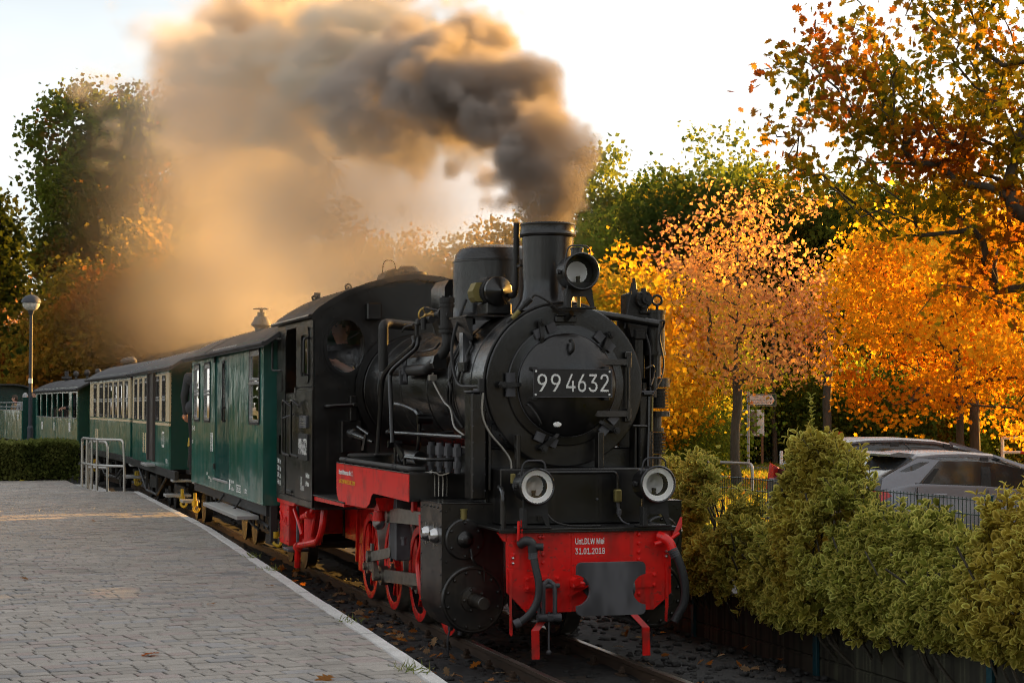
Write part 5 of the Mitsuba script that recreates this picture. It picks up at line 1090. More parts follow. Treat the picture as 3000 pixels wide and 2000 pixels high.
# lubricators and the red side tank
XFORM = (.10, .43)
for s in (-1, 1):
    prof = [(.89, 1.31), (.89, 1.112), (1.93, 1.118), (2.20, 1.118), (2.27, 1.10), (2.36, 1.03), (2.50, .990), (3.50, .975), (3.72, .995), (3.80, 1.04), (3.83, 1.10), (3.83, 1.31)]
    a, b = (-1.08, -.60) if s < 0 else (.60, 1.08)
    tk = lp('side_tank', prism(prof, a, b, 'x'), 'soot')
    xo = s * 1.08
    lp('red_panel', prism([(p[0], p[1]) for p in prof], min(xo, xo + s * .006), max(xo, xo + s * .006), 'x'), RP, tk, smooth=False)
    lp('front_plate', bx(a + .002, b, .882, .8895, 1.114, 1.312, .002), BP, tk, smooth=False)
    lp('top_edge', cat([bx(a - .004, b, .885, 3.835, 1.311, 1.318, .002)]), BP, tk, smooth=False)
    lp('sump', hull([(s * x_, y_, z_) for x_, y_, z_ in ((1.06, 2.28, 1.11), (1.06, 3.6, 1.0), (.7, 2.28, 1.11), (.7, 3.6, 1.0), (1.0, 2.36, .97), (1.0, 3.3, .95), (.75, 2.36, .97), (.75, 3.3, .95))]), RP, tk, smooth=20)
    lp('tank_pipe', cat([pipe([(s * 1.05, 3.80, 1.345), (s * 1.05, .95, 1.345), (s * .95, .93, 1.345)], .020, .04, 10)] + [lathe([(.021, 0), (.026, .004), (.026, .03), (.021, .034)], (s * 1.05, y_, 1.345), (0, 1, 0), 12) for y_ in (3.5, 1.55, 1.42)]), 'soot', tk)
    lp('filler_lid', cat([lathe([(.0, .085), (.20, .083), (.215, .075), (.215, .062), (.19, .06), (.185, 0)], (s * .84, 3.45, 1.318), (0, 0, 1), 32), bx(s * .84 - .03, s * .84 + .03, 3.18, 3.28, 1.385, 1.40, .003)]), 'soot', tk)
    lp('lifting_gear', cat([cyl((s * .80, 2.30, 1.40), (s * .80, 1.75, 1.40), .055, n=18), cyl((s * .80, 2.32, 1.40), (s * .80, 2.29, 1.40), .065, n=18), hull([(s * .86, 2.54, 1.53), (s * .86, 2.48, 1.53), (s * .80, 2.54, 1.50), (s * .86, 2.20, 1.38), (s * .86, 2.10, 1.42), (s * .80, 2.1, 1.40)]), cyl((s * .90, 2.52, 1.50), (s * .78, 2.52, 1.50), .03, n=10), bx(s * .85 - .006, s * .85 + .006, 2.44, 2.49, 1.318, 1.52, .002)]), BP, tk)
    lp('bracket_arm', cat([tube(smooth_path([(s * .72, 3.05, 1.82), (s * .71, 2.7, 1.80), (s * .70, 2.3, 1.755), (s * .70, 2.12, 1.70)], 5), [.018] * 10 + [.028] * 6, 8), cyl((s * .74, 2.12, 1.70), (s * .62, 2.12, 1.70), .04, n=14), tube(fillet([(s * .72, 2.13, 1.68), (s * .72, 2.15, 1.46), (s * .73, 2.35, 1.41)], .08), .018, 8)]), BP, tk)
    lp('reverser_rod', cat([lathe([(0, 0), (.04, 0), (.04, .12), (.048, .13), (.048, .16), (.036, .17), (.036, .3), (.012, 1.0), (.010, 1.02)], (s * .84, 4.45, 1.56), (0, -1, -.06), 14), cyl((s * .84, 4.1, 1.62), (s * .84, 3.6, 1.56), .014, n=8), hull([(s * .88, 3.62, 1.56), (s * .87, 3.58, 1.56), (s * .88, 3.75, 1.42), (s * .87, 3.70, 1.42), (s * .85, 3.6, 1.54)])]), BP, tk)
    for k_ in range(4):
        yl = 1.36 - .275 * k_
        l = lp('lubricator', cat([cyl((s * .80, yl, 1.325), (s * .80, yl, 1.365), .024, n=12), cyl((s * .80, yl, 1.36), (s * .80, yl, 1.41), .033, n=6), cyl((s * .80, yl, 1.41), (s * .80, yl, 1.45), .022, n=12), cyl((s * .80, yl, 1.445), (s * .80, yl, 1.51), .037, n=6), cyl((s * .80, yl, 1.51), (s * .80, yl, 1.535), .027, n=12), cyl((s * .78, yl, 1.47), (s * .70, yl, 1.47), .012, n=8)]), 'worn_iron', tk, smooth=20)
    lp('guard_rail', pipe([(s * .98, 1.50, 1.318), (s * .98, 1.50, 1.42), (s * .98, .72, 1.42), (s * .75, .70, 1.42)], .013, .03, 8), BP, tk)
    lp('oil_line', cat([tube(smooth_path([(s * .86, 1.36 - .275 * k_, 1.33), (s * .90, 1.25 - .2 * k_, 1.30 + .01), (s * .90, .86 - .03 * k_, 1.325), (s * .89 - s * .03 * k_, .875, 1.30), (s * .89 - s * .03 * k_, .87, 1.15)], 4), .0055, 5) for k_ in range(4)]), 'steel', tk)
    if s < 0:
        lp('lettering', text('Bandelbremse Nr. 2', .036, (-1.0875, 3.70, 1.225), 'left', .0015, True, w=.62), 'lettering', tk, smooth=False)
        lp('lettering', text('zul. DLW Mei 31.01.2018', .034, (-1.0875, 3.70, 1.150), 'left', .0015, False, w=.74), 'lettering_yellow', tk, smooth=False)

XFORM = None
# air pump on the right
pm = lp('air_pump', cat([cyl((.835, 1.0, 2.19), (.835, 1.0, 2.515), .084, n=28), cyl((.835, 1.0, 2.185), (.835, 1.0, 2.215), .092, n=28), cyl((.835, 1.0, 2.50), (.835, 1.0, 2.525), .092, n=28), cyl((.84, 1.0, 2.02), (.84, 1.0, 2.19), .05, n=18)]), BP)
lp('valve_head', cat([hull([(x_, y_, z_) for x_, z_ in ((.60, 2.48), (.60, 2.64), (.66, 2.66), (.76, 2.62), (.78, 2.5), (.76, 2.34), (.64, 2.32)) for y_ in (.95, 1.08)]), cyl((.725, .89, 2.60), (.725, 1.0, 2.60), .062, n=20), cyl((.73, .85, 2.60), (.73, .92, 2.60), .035, n=16), cyl((.735, .84, 2.60), (.735, .86, 2.60), .02, n=8), cyl((.675, 1.0, 2.62), (.675, 1.0, 2.73), .038, .02, 14), cyl((.755, 1.0, 2.62), (.755, 1.0, 2.69), .028, .02, 12), cyl((.675, 1.0, 2.73), (.675, 1.0, 2.765), .012, n=8), cyl((.735, .93, 2.50), (.735, .93, 2.56), .026, n=12), bx(.70, .785, .92, 1.02, 2.495, 2.52, .006), bx(.66, .75, .93, 1.05, 2.30, 2.38, .01)] + [bolts([(.725 + .05 * math.cos(a), .889, 2.60 + .05 * math.sin(a)) for a in np.arange(6) * 1.047], (0, -1, 0), .009, .01, 6)]), 'soot', pm, smooth=30)
lp('eye_bolt', cat([lathe([(.036 + .010 * math.cos(a), .010 * math.sin(a)) for a in np.linspace(0, 2 * math.pi, 9)[:-1]], (.855, .98, 2.60), (.45, 1, 0), 20, closed=True), cyl((.855, .98, 2.52), (.855, .98, 2.565), .012, n=8)]), 'soot', pm)
def fins(cx_, z0, z1, n_, r):
    ms = [cyl((cx_, 1.0, z0), (cx_, 1.0, z1), r * .72, n=24)]
    for z_ in np.linspace(z0, z1, n_): ms.append(cyl((cx_, 1.0, z_ - .004), (cx_, 1.0, z_ + .004), r, n=28))
    return cat(ms)
lp('cooling_fins', fins(.86, 1.79, 1.93, 7, .085), 'soot', pm)
lp('cooling_fins', fins(.835, 1.45, 1.60, 7, .085), 'soot', pm)
lp('flange', cat([cyl((.865, 1.0, 1.945), (.865, 1.0, 2.015), .088, n=28), cyl((.86, 1.0, 1.725), (.86, 1.0, 1.765), .095, n=28), cyl((.84, 1.0, 1.61), (.84, 1.0, 1.73), .05, n=16), cyl((.835, 1.0, 1.61), (.835, 1.0, 1.64), .075, n=24), cyl((.83, 1.0, 1.36), (.83, 1.0, 1.44), .06, n=20), bx(.745, .93, .93, .95, 1.73, 1.76, .004), cyl((.80, .92, 1.95), (.80, .92, 2.02), .035, n=14), cyl((.80, .92, 1.87), (.80, .92, 1.95), .028, n=14)]), BP, pm)
lp('bracket', cat([bx(.56, .77, 1.02, 1.06, 1.2, 2.45, .006), bx(.72, .76, .94, 1.05, 1.75, 1.98, .006), bx(.72, .84, 1.08, 1.14, 1.2, 2.2, .006), bx(.66, .74, .95, 1.02, 2.0, 2.32, .01)]), BP, pm, smooth=False)
lp('delivery_pipe', pipe([(.25, .92, 2.50), (.45, .86, 2.47), (.80, .80, 2.415)], .030, .06, 12), BP, pm)
lp('pump_line', cat([tube(smooth_path([(.80, .80, 2.43), (.85, .82, 2.44), (.86, .86, 2.40), (.83, .86, 2.32), (.845, .85, 2.22), (.85, .82, 2.12), (.80, .75, 2.0), (.70, .66, 1.88)], 5), .008, 6), tube(smooth_path([(.73, .88, 2.34), (.74, .82, 2.22), (.725, .78, 2.05), (.70, .7, 1.88)], 5), .008, 6), tube(smooth_path([(.62, .90, 2.66), (.58, .88, 2.5), (.55, .85, 2.38)], 4), .007, 6), tube(smooth_path([(.68, .75, 2.08), (.76, .8, 2.10), (.76, .8, 2.02), (.7, .7, 1.95)], 4), .008, 6)]), 'soot', pm)
lp('drop_rod', cat([tube([(.655, .60, 1.88), (.645, .58, 1.62), (.63, .56, 1.40), (.62, .50, 1.2)], .017, 8), cyl((.60, .57, 1.89), (.66, .57, 1.89), .014, n=8), cyl((.50, .52, 1.66), (.62, .56, 1.655), .010, n=6)]), BP, pm)
lp('brass_line', tube([(.675, .585, 1.87), (.66, .56, 1.62)], .006, 6), 'brass_dull', pm)

# cab
CY0, CY1 = 5.42, 7.60
def OVAL(s, rx, rz): return Polygon([(s * .69 + rx * math.cos(a), 2.37 + rz * math.sin(a)) for a in np.linspace(0, 2 * math.pi, 49)[:-1]])
rooftop = [(-1.03, 2.655), (-.97, 2.72), (-.85, 2.80), (-.70, 2.885), (-.50, 2.965), (-.25, 3.035), (0, 3.06), (.25, 3.035), (.50, 2.965), (.70, 2.885), (.85, 2.80), (.97, 2.72), (1.03, 2.655)]
inner = [(x, z - .022) for x, z in rooftop]
wallp = Polygon([(-.985, .84)] + [(-.985, 2.63)] + [(x * .985, z - .022) for x, z in rooftop[1:-1]] + [(.985, 2.63), (.985, .84)])
cab = lp('cab', prism(wallp.difference(sbox(-.55, .84, .55, 2.1)).difference(unary_union([OVAL(s, .19, .26) for s in (-1, 1)])), CY0, CY0 + .012, 'y'), BP, smooth=False)
lp('rear_wall', prism(wallp.difference(sbox(-.8, 2.0, .8, 2.6)), CY1 - .05, CY1 - .035, 'y'), BP, cab, smooth=False)
lp('roof', prism(Polygon(rooftop + inner[::-1]), CY0 - .06, CY1 + .12, 'y'), 'soot', cab, smooth=30)
for s in (-1, 1): lp('gutter', tube([(s * 1.04, CY0 - .06, 2.652), (s * 1.04, CY1 + .12, 2.652)], .018, 8), BP, cab)
lp('front_rim', prism(Polygon([(x, z + .006) for x, z in rooftop] + [(x * .985, z - .05) for x, z in rooftop][::-1]), CY0 - .075, CY0 - .0605, 'y'), BP, cab, smooth=False)
for s in (-1, 1):
    side = Polygon([(CY0 + .004, .84), (CY0 + .004, 2.66), (CY1, 2.66), (CY1, .84)])
    door = Polygon([(6.35, .86), (6.35, 2.60), (7.02, 2.60), (7.10, 2.50), (7.10, .86)])
    win = rbox(5.66, 6.08, 2.06, 2.52, .05)
    up = side.intersection(sbox(0, 1.945, 9, 3)).difference(Polygon([(6.40, 1.945), (6.40, 2.58), (6.98, 2.58), (7.08, 2.48), (7.08, 1.945)])).difference(win)
    a, b = sorted((s * .988, s * 1.0))
    lp('side_sheet', prism(up, a, b, 'x'), BP, cab, smooth=False)
    a2, b2 = sorted((s * .992, s * 1.006))
    lp('lower_side_sheet', prism(side.intersection(sbox(0, 0, 9, 1.947)).difference(sbox(6.42, .90, 7.06, 1.95)).difference(rbox(7.32, 7.45, 1.30, 1.50, .01)), a2, b2, 'x'), BP, cab, smooth=False)
    dk = lp('cab_door', prism(sbox(6.43, .91, 7.05, 1.93), *sorted((s * .984, s * .997)), 'x'), BP, cab, smooth=False)
    lp('door_step', cat([bx(min(s * .99, s * 1.02), max(s * .99, s * 1.02), 6.6, 6.9, .93, .955, .004)]), 'soot', dk)
    for q_ in ([bx(min(s * 1.0, s * 1.009), max(s * 1.0, s * 1.009), 5.43, 6.40, 1.94, 1.952, .002), bx(min(s * 1.0, s * 1.012), max(s * 1.0, s * 1.012), 6.38, 6.44, 1.88, 1.99, .003), bx(min(s * 1.0, s * 1.012), max(s * 1.0, s * 1.012), 7.28, 7.58, 1.95, 2.13, .003)]): lp('edge_angle', q_, BP, cab, smooth=False)
    lp('window_frame', prism(rbox(5.62, 6.12, 2.02, 2.56, .06).difference(rbox(5.69, 6.05, 2.09, 2.49, .04)), *sorted((s * 1.0005, s * 1.012)), 'x'), BP, cab, smooth=False)
    lp('pane', prism(rbox(5.665, 6.075, 2.065, 2.515, .05), *sorted((s * .993, s * .995)), 'x'), 'pane_glass', cab, smooth=False)
    lp('grab_rail', cat([pipe([(s * 1.0, 5.58, 2.45), (s * 1.06, 5.58, 2.45), (s * 1.06, 5.58, 2.10), (s * 1.0, 5.58, 2.10)], .011, .03, 8)]), BP, cab)
    lp('grab_rail', cat([pipe([(s * 1.0, 7.35, 2.50), (s * 1.07, 7.50, 2.50), (s * 1.07, 7.50, 2.17), (s * 1.0, 7.35, 2.17)], .011, .03, 8)]), BP, cab)
    for y_ in (6.32, 6.86):
        lp('door_rail', pipe([(s * 1.005, y_ - .14, 1.80), (s * 1.06, y_ - .05, 1.86), (s * 1.06, y_ + .02, 1.84), (s * 1.06, y_ + .02, 1.32), (s * 1.005, y_ - .1, 1.30)], .012, .03, 8), BP, cab)
    lp('door_lever', cyl((s * 1.02, 6.42, 1.72), (s * 1.09, 6.62, 1.68), .010, n=8), 'worn_iron', cab)
    lp('rivets', bolts([(s * 1.001, y_, z_) for y_ in (5.46, 6.36) for z_ in np.arange(2.0, 2.6, .09)] + [(s * 1.001, y_, 1.985) for y_ in np.arange(5.5, 6.36, .07)] + [(s * 1.0065, y_, .90) for y_ in np.arange(5.5, 7.5, .1)] + [(s * 1.0065, 7.14, z_) for z_ in np.arange(1.0, 1.9, .1)], (s, 0, 0), .008, .006, 6), BP, cab, kind='stuff')
    if s < 0:
        mp = lp('maker_plate', prism(rbox(5.66, 6.08, 1.59, 1.71, .01), -1.022, -1.007, 'x'), 'worn_iron', cab, smooth=False)
        lp('plate_lines', cat([bx(-1.0245, -1.0225, 5.72, 6.02, z_, z_ + .008, 0) for z_ in (1.675, 1.66, 1.635, 1.615)]), 'steel', mp, smooth=False)
        np_ = lp('cab_number_plate', prism(rbox(5.60, 6.12, 1.28, 1.535, .008), -1.022, -1.007, 'x'), 'soot', cab, smooth=False)
        lp('digits', text('99', .15, (-1.0225, 6.095, 1.335), 'left', .004, False, w=.14), 'lettering', np_, smooth=False)
        lp('digits', text('4632', .15, (-1.0225, 5.925, 1.335), 'left', .004, False, w=.29), 'lettering', np_, smooth=False)
        for k_, (t1, t2) in enumerate([('Bw', 'Put'), ('In', 'Bs'), ('Br', 'Jul'), ('Hz', '98')]):
            lp('lettering', text(t1, .05, (-1.0065, 7.52, 1.21 - .073 * k_), 'left', .001, True, w=.085), 'lettering', cab, smooth=False)
            lp('lettering', text(t2, .05, (-1.0065, 7.39, 1.20 - .073 * k_), 'left', .001, True, w=.07), 'lettering', cab, smooth=False)
        lp('lettering', text('K', .13, (-1.0065, 6.06, .985), 'left', .001, False, w=.07), 'lettering', cab, smooth=False)
        lp('lettering', text('44.8', .045, (-1.0065, 5.985, .985), 'left', .001, True, w=.09), 'lettering', cab, smooth=False)
        lp('lettering', text('Heimat', .045, (-1.0065, 5.76, 1.115), 'left', .001, True, w=.19), 'lettering', cab, smooth=False)
        lp('lettering', text('bf Putbus', .045, (-1.0065, 5.77, 1.035), 'left', .001, True, w=.19), 'lettering', cab, smooth=False)
    # front windows
    hood = OVAL(s, .24, .315)
    lp('window_ring', prism(OVAL(s, .212, .285).difference(OVAL(s, .182, .252)), CY0 - .03, CY0 - .0005, 'y'), BP, cab)
    lp('window_hood', prism(hood.difference(OVAL(s, .213, .286)), CY0 - .012, CY0 - .0008, 'y'), BP, cab, smooth=False)
    lp('window_pane', prism(OVAL(s, .189, .259), CY0 + .002, CY0 + .004, 'y'), 'pane_glass', cab, smooth=False)
    lp('wiper', cyl((s * .69, CY0 - .035, 2.42), (s * .69 + .13, CY0 - .035, 2.50), .004, n=6), 'soot', cab)
lp('rivets', bolts([(x_, CY0 - .0003, z_) for x_ in np.arange(-.95, .96, .10) for z_ in (1.97,) if abs(x_) > .5] + [(x_ * .94, CY0 - .0003, z - .075) for x_, z in rooftop[1:-1]] + [(s * .955, CY0 - .0003, z_) for s in (-1, 1) for z_ in np.arange(1.0, 2.6, .1)] + [(s * (.69 + .265 * math.cos(a)), CY0 - .0003, 2.37 + .34 * math.sin(a)) for s in (-1, 1) for a in np.arange(2.6, 6.9, .42)], (0, -1, 0), .008, .006, 6), BP, cab, kind='stuff')
lp('boiler_angle', lathe([(.535, 5.36), (.60, 5.36), (.60, 5.3745), (.545, 5.375), (.545, 5.42)], BC * [1, 0, 1], (0, 1, 0), 60), BP, cab)
lp('bracket_bar', cat([pipe([(-.88, 5.40, 1.80), (-.88, 5.30, 1.80), (-.62, 5.28, 1.815), (-.62, 5.2, 1.815)], .02, .03, 8), bx(-.66, -.60, 5.30, 5.41, 1.66, 1.90, .005)]), BP, cab)
lp('valve_cover_box', bx(-.74, -.55, 5.32, 5.41, 1.36, 1.66, .006), BP, cab)
lp('cover_box', bx(-.5, -.36, 5.30, 5.41, 2.62, 2.78, .01), BP, cab)
lp('roof_vent', cat([hull([(x_, y_, z_) for x_, z_ in ((-.13, 3.03), (-.10, 3.14), (-.02, 3.185), (.07, 3.165), (.10, 3.03)) for y_ in (6.35, 6.75)])]), 'soot', cab, smooth=20)
lp('roof_vent', cat([cyl((.15, 6.45, 3.04), (.15, 6.45, 3.155), .20, .19, 28), lathe([(.19, 3.155), (.12, 3.165), (.095, 3.20), (.08, 3.215), (0, 3.217)], (.15, 6.45, 0), (0, 0, 1), 24)]), 'soot', cab)
lp('roof_rail', tube(fillet([(-.11, 6.5, 3.12), (-.09, 6.5, 3.28), (.02, 6.5, 3.275), (.04, 6.5, 3.14)], .05), .006, 6), 'soot', cab)
lp('whistle', cat([cyl((-.36, 7.0, 2.95), (-.36, 7.0, 3.04), .012, n=8), lathe([(.03 + .01 * math.cos(a), .01 * math.sin(a)) for a in np.linspace(0, 2 * math.pi, 7)[:-1]], (-.36, 7.0, 3.03), (0, 1, 0), 14, closed=True), cyl((-.58, 7.6, 2.90), (-.58, 7.6, 3.0), .03, .035, 10), tube(smooth_path([(-.62, 7.55, 2.90), (-.64, 7.55, 2.95), (-.60, 7.55, 2.965)], 4), .012, 6)]), 'soot', cab)
lp('floor', bx(-.98, .98, CY0, CY1, .82, .845, .003), 'soot', cab, smooth=False)
lp('backhead', cat([bx(-.52, .52, 5.44, 5.60, .95, 2.50, .05), cyl((-.3, 5.66, 2.1), (-.3, 5.60, 2.1), .09, n=18), cyl((.2, 5.66, 2.2), (.2, 5.60, 2.2), .07, n=18)]), 'soot', cab)
lp('gauge_face', cyl((-.3, 5.665, 2.1), (-.3, 5.662, 2.1), .078, n=18), 'white_enamel', cab)
# red valance under the cab and the pipework below
for s in (-1, 1):
    val = [(CY1 + .10, .835), (CY1 + .10, .795), (6.78, .795), (6.62, .80), (6.45, .855), (6.28, .90), (5.2, .915), (3.9, .925), (3.9, .955), (6.15, .955), (6.34, .93), (6.55, .855), (6.70, .835)]
    lp('valance', prism(Polygon(val).buffer(0), *sorted((s * .62, s * .985)), 'x'), RP, smooth=False)
    lp('running_board', bx(min(s * .62, s * 1.0), max(s * .62, s * 1.0), 3.85, 5.6, .956, .968, .003), 'soot', smooth=False)
    sbx = lp('rear_box', bx(min(s * .62, s * .96), max(s * .62, s * .96), 7.08, 7.66, .37, .79, .006), RP, smooth=False)
    lp('box_handle', cat([pipe([(s * .962, 7.60, .66), (s * .975, 7.58, .70), (s * .975, 7.50, .68), (s * .962, 7.48, .62)], .009, .02, 6), pipe([(s * .962, 7.30, .60), (s * .975, 7.28, .66), (s * .975, 7.22, .65), (s * .962, 7.2, .58)], .009, .02, 6)]), RP, sbx)
    lp('rivets', bolts([(s * .9605, y_, z_) for y_ in (7.12, 7.62) for z_ in (.42, .58, .74)], (s, 0, 0), .012, .01, 6), RP, sbx, kind='stuff')
    lp('step_plate', cat([bx(min(s * .80, s * 1.02), max(s * .80, s * 1.02), 6.75, 7.10, .33, .36, .006), bx(s * .9 - .012, s * .9 + .012, 6.85, 6.90, .36, .80, .004)]), 'worn_iron', sbx)
    lp('brake_cylinder', cat([cyl((s * .82, 6.45, .48), (s * .82, 6.45, .70), .085, n=20), cyl((s * .82, 6.45, .45), (s * .82, 6.45, .48), .10, n=20), cyl((s * .82, 6.45, .40), (s * .82, 6.45, .45), .035, n=10)]), RP)
    lp('injector_pipe', cat([pipe([(s * .86, 6.10, .82), (s * .90, 6.12, .74), (s * .90, 6.55, .70), (s * .88, 6.75, .66), (s * .86, 6.78, .50)], .028, .06, 10), pipe([(s * .84, 5.60, .93), (s * .88, 5.58, .62), (s * .90, 5.70, .50), (s * .92, 6.35, .43), (s * .93, 6.66, .40), (s * .93, 6.70, .18)], .032, .10, 10), cyl((s * .90, 6.1, .74), (s * .90, 6.2, .735), .045, n=12), cyl((s * .93, 6.72, .38), (s * .93, 6.60, .40), .045, n=12), pipe([(s * .80, 6.2, .88), (s * .84, 6.3, .60), (s * .84, 6.35, .52)], .022, .05, 8), pipe([(s * .93, 6.9, .75), (s * .93, 6.6, .62), (s * .92, 6.5, .52)], .018, .05, 8)]), RP)
    lp('brake_hanger', cat([hull([(s * .5 + .015 * j, y_ + .02 * i, z_) for i in (-1, 1) for j in (-1, 1) for y_, z_ in ((5.72, .8), (5.78, .3))]), bx(s * .47 - .03, s * .47 + .03, 5.58, 5.72, .22, .48, .01)]), RP)
lp('rear_beam', bx(-.90, .90, 7.62, 7.70, .45, .79, .006), RP, smooth=False)
lp('ash_pan', bx(-.28, .28, 5.3, 6.9, .25, .8, .02), 'soot', smooth=False)

# ---------------------------------------------------------------- coaches
def f_green(p, n, uv):
    w = SS(0.45, 0.8, FB(p.y * 9, p.z * 1.1, p.x)); low = SS(0.35, 0.7, FB(p.y * 2.2, p.z * 2.0, 5.0))
    return MX(MX((0.010, 0.085, 0.058), (0.014, 0.105, 0.085), low), (0.06, 0.13, 0.11), w * 0.6)
scene['coach_green'] = bump(pr(mikit.proc(f_green), 0.16, clearcoat=0.6, clearcoat_gloss=0.95), lambda p, n, uv: FB(p.y * 4.5, p.z * 2.2, p.x * 2), 0.022, 0.01)
scene['coach_teal'] = bump(pr((0.006, 0.060, 0.055), 0.14, clearcoat=0.6, clearcoat_gloss=0.95), lambda p, n, uv: FB(p.y * 7, p.z * 3.0, p.x), 0.020, 0.01)
scene['coach_end'] = pr((0.006, 0.045, 0.036), 0.35)
def f_cream(p, n, uv): return MX((0.66, 0.54, 0.34), (0.55, 0.44, 0.27), FB(p.y * 9, p.z * 1.5, p.x)) * (0.92 + 0.16 * SS(0.46, 0.5, dr.abs(p.y * 7 - dr.floor(p.y * 7) - 0.5)))
scene['coach_cream'] = pr(mikit.proc(f_cream), 0.35)
def f_roof(p, n, uv): return MX((0.022, 0.022, 0.025), (0.055, 0.053, 0.055), FB(p.x * 5, p.y * 5, p.z * 5))
scene['coach_roof'] = pr(mikit.proc(f_roof), 0.7)
scene['window_metal'] = pr((0.55, 0.56, 0.57), 0.3, 0.9)
scene['coach_yellow'] = pr((0.45, 0.30, 0.01), 0.4)
scene['galvanised'] = pr((0.42, 0.42, 0.41), 0.45, 0.7)
scene['frame_dark'] = pr((0.06, 0.055, 0.05), 0.4)
scene['stove_iron'] = pr((0.10, 0.095, 0.09), 0.5, 0.5)
scene['door_brown'] = pr((0.055, 0.045, 0.042), 0.4)
scene['curtain'] = pr((0.16, 0.15, 0.13), 0.9)
class Coach:
    def __init__(s, base, label, A, B, W=1.08, z0=.80, z1=2.45, rise=.38, over=.45):
        s.k = thing(base, label, 'railway coach', 'coaches of the train')
        A, B = np.array(A, float), np.array(B, float)
        s.L = float(np.linalg.norm(B - A)); s.v = (B - A) / s.L; s.u = np.array([s.v[1], -s.v[0]]); s.A = A; s.W = W; s.z0, s.z1 = z0, z1
        s.over, s.rise = over, rise
    def T(s, m):
        v, f = vf(m)
        xy = s.A + v[:, :1] * s.u + v[:, 1:2] * s.v
        return np.column_stack([xy, v[:, 2]]), f
    def put(s, base, m, mat, parent=None, **k): return put(base, s.T(m), mat, parent or s.k, **k)
    def roof(s):
        a = np.linspace(-1, 1, 15)
        top = [((s.W + .07) * t + s.W, s.z1 - .05 + s.rise * (1 - abs(t) ** 2.4)) for t in a]
        r = s.put('roof', prism(Polygon(top + [(x, z - .05) for x, z in top][::-1]), -s.over, s.L + s.over, 'y'), 'coach_roof')
        for x in (-.075, 2 * s.W + .075): s.put('gutter', tube([(x, -s.over, s.z1 - .06), (x, s.L + s.over, s.z1 - .06)], .022, 6), 'coach_roof', r)
        return r
    def shell(s, end_mat='coach_end', door=True):
        W = s.W
        t = np.linspace(-1, 1, 13)
        P_ = Polygon([(0, s.z0), (0, s.z1)] + [(W * q + W, s.z1 - .06 + s.rise * (1 - abs(q) ** 2.4)) for q in t[1:-1]] + [(2 * W, s.z1), (2 * W, s.z0)])
        for y in (0.006, s.L - .036): s.put('end_wall', prism(P_, y, y + .03, 'y'), end_mat, smooth=False)
        s.put('floor', bx(.01, 2 * W - .01, .01, s.L - .01, s.z0, s.z0 + .05, 0), 'dark_inside', smooth=False)
    def side(s, panels, holes, right=True):
        for (y0, y1, z0, z1, mat, base) in panels:
            P_ = sbox(y0, z0, y1, z1)
            for h in holes: P_ = P_.difference(h)
            s.put(base, prism(P_, -.003, .025, 'x'), mat, smooth=False)
        if right: s.put('side_wall', bx(2 * s.W - .025, 2 * s.W, 0.037, s.L - .037, s.z0, s.z1, 0), 'coach_green', smooth=False)
    def window(s, y0, y1, z0, z1, sash=None, r=.05, frame='window_metal', rim='soot', dark=True, ajar=False):
        w = s.put('window', prism(rbox(y0 - .015, y1 + .015, z0 - .015, z1 + .015, r + .012).difference(rbox(y0 + .012, y1 - .012, z0 + .012, z1 - .012, r)), -.014, -.0035, 'x'), rim, smooth=False)
        s.put('frame', prism(rbox(y0 + .011, y1 - .011, z0 + .011, z1 - .011, r).difference(rbox(y0 + .045, y1 - .045, z0 + .04, z1 - .045, r * .7)), -.010, .006, 'x'), frame, w, smooth=False)
        if sash:
            s.put('sash_bar', cat([bx(-.014, .006, y0 + .02, y1 - .02, sash - .012, sash + .018, .004), bx(-.016, .006, y0 + .02, y1 - .02, sash - .055, sash - .025, .004), bx(-.014, .006, y0 + .04, y1 - .04, z1 - .07, z1 - .045, .004)]), 'window_metal', w, smooth=False)
        s.put('pane', prism(rbox(y0 + .02, y1 - .02, z0 + .02, z1 - .02, r), .008, .011, 'x'), 'pane_glass', w, smooth=False)
    def bogies(s, ys):
        for y in ys:
            b = s.put('bogie', cat([bx(.28, .34, y - .75, y + .75, .34, .56, .01), bx(2 * s.W - .34, 2 * s.W - .28, y - .75, y + .75, .34, .56, .01), bx(.4, 2 * s.W - .4, y - .15, y + .15, .38, .6, .01)]), 'soot', smooth=False)
            for q in (-.48, .48):
                s.put('wheel', cat([lathe([(.0, -.05), (.22, -.05), (.25, -.06), (.255, .03), (.275, .035), (.275, .055), (.2, .055), (0, .05)], (x_, y + q, .255), (sg, 0, 0), 24) for x_, sg in ((s.W - .44, -1), (s.W + .44, 1))] + [cyl((s.W - .4, y + q, .255), (s.W + .4, y + q, .255), .05, n=10)]), 'soot', b)
        s.put('sole_bar', cat([bx(.03, .10, .05, s.L - .05, s.z0 - .12, s.z0 - .001, .004), bx(2 * s.W - .10, 2 * s.W - .03, .05, s.L - .05, s.z0 - .12, s.z0 - .001, .004)]), 'soot', smooth=False)
    def text(s, t, h, y, z, w, mat='lettering', bold=True): s.put('lettering', text(t, h, (-.0035, y, z), 'left', .001, bold, w=w), mat, smooth=False)

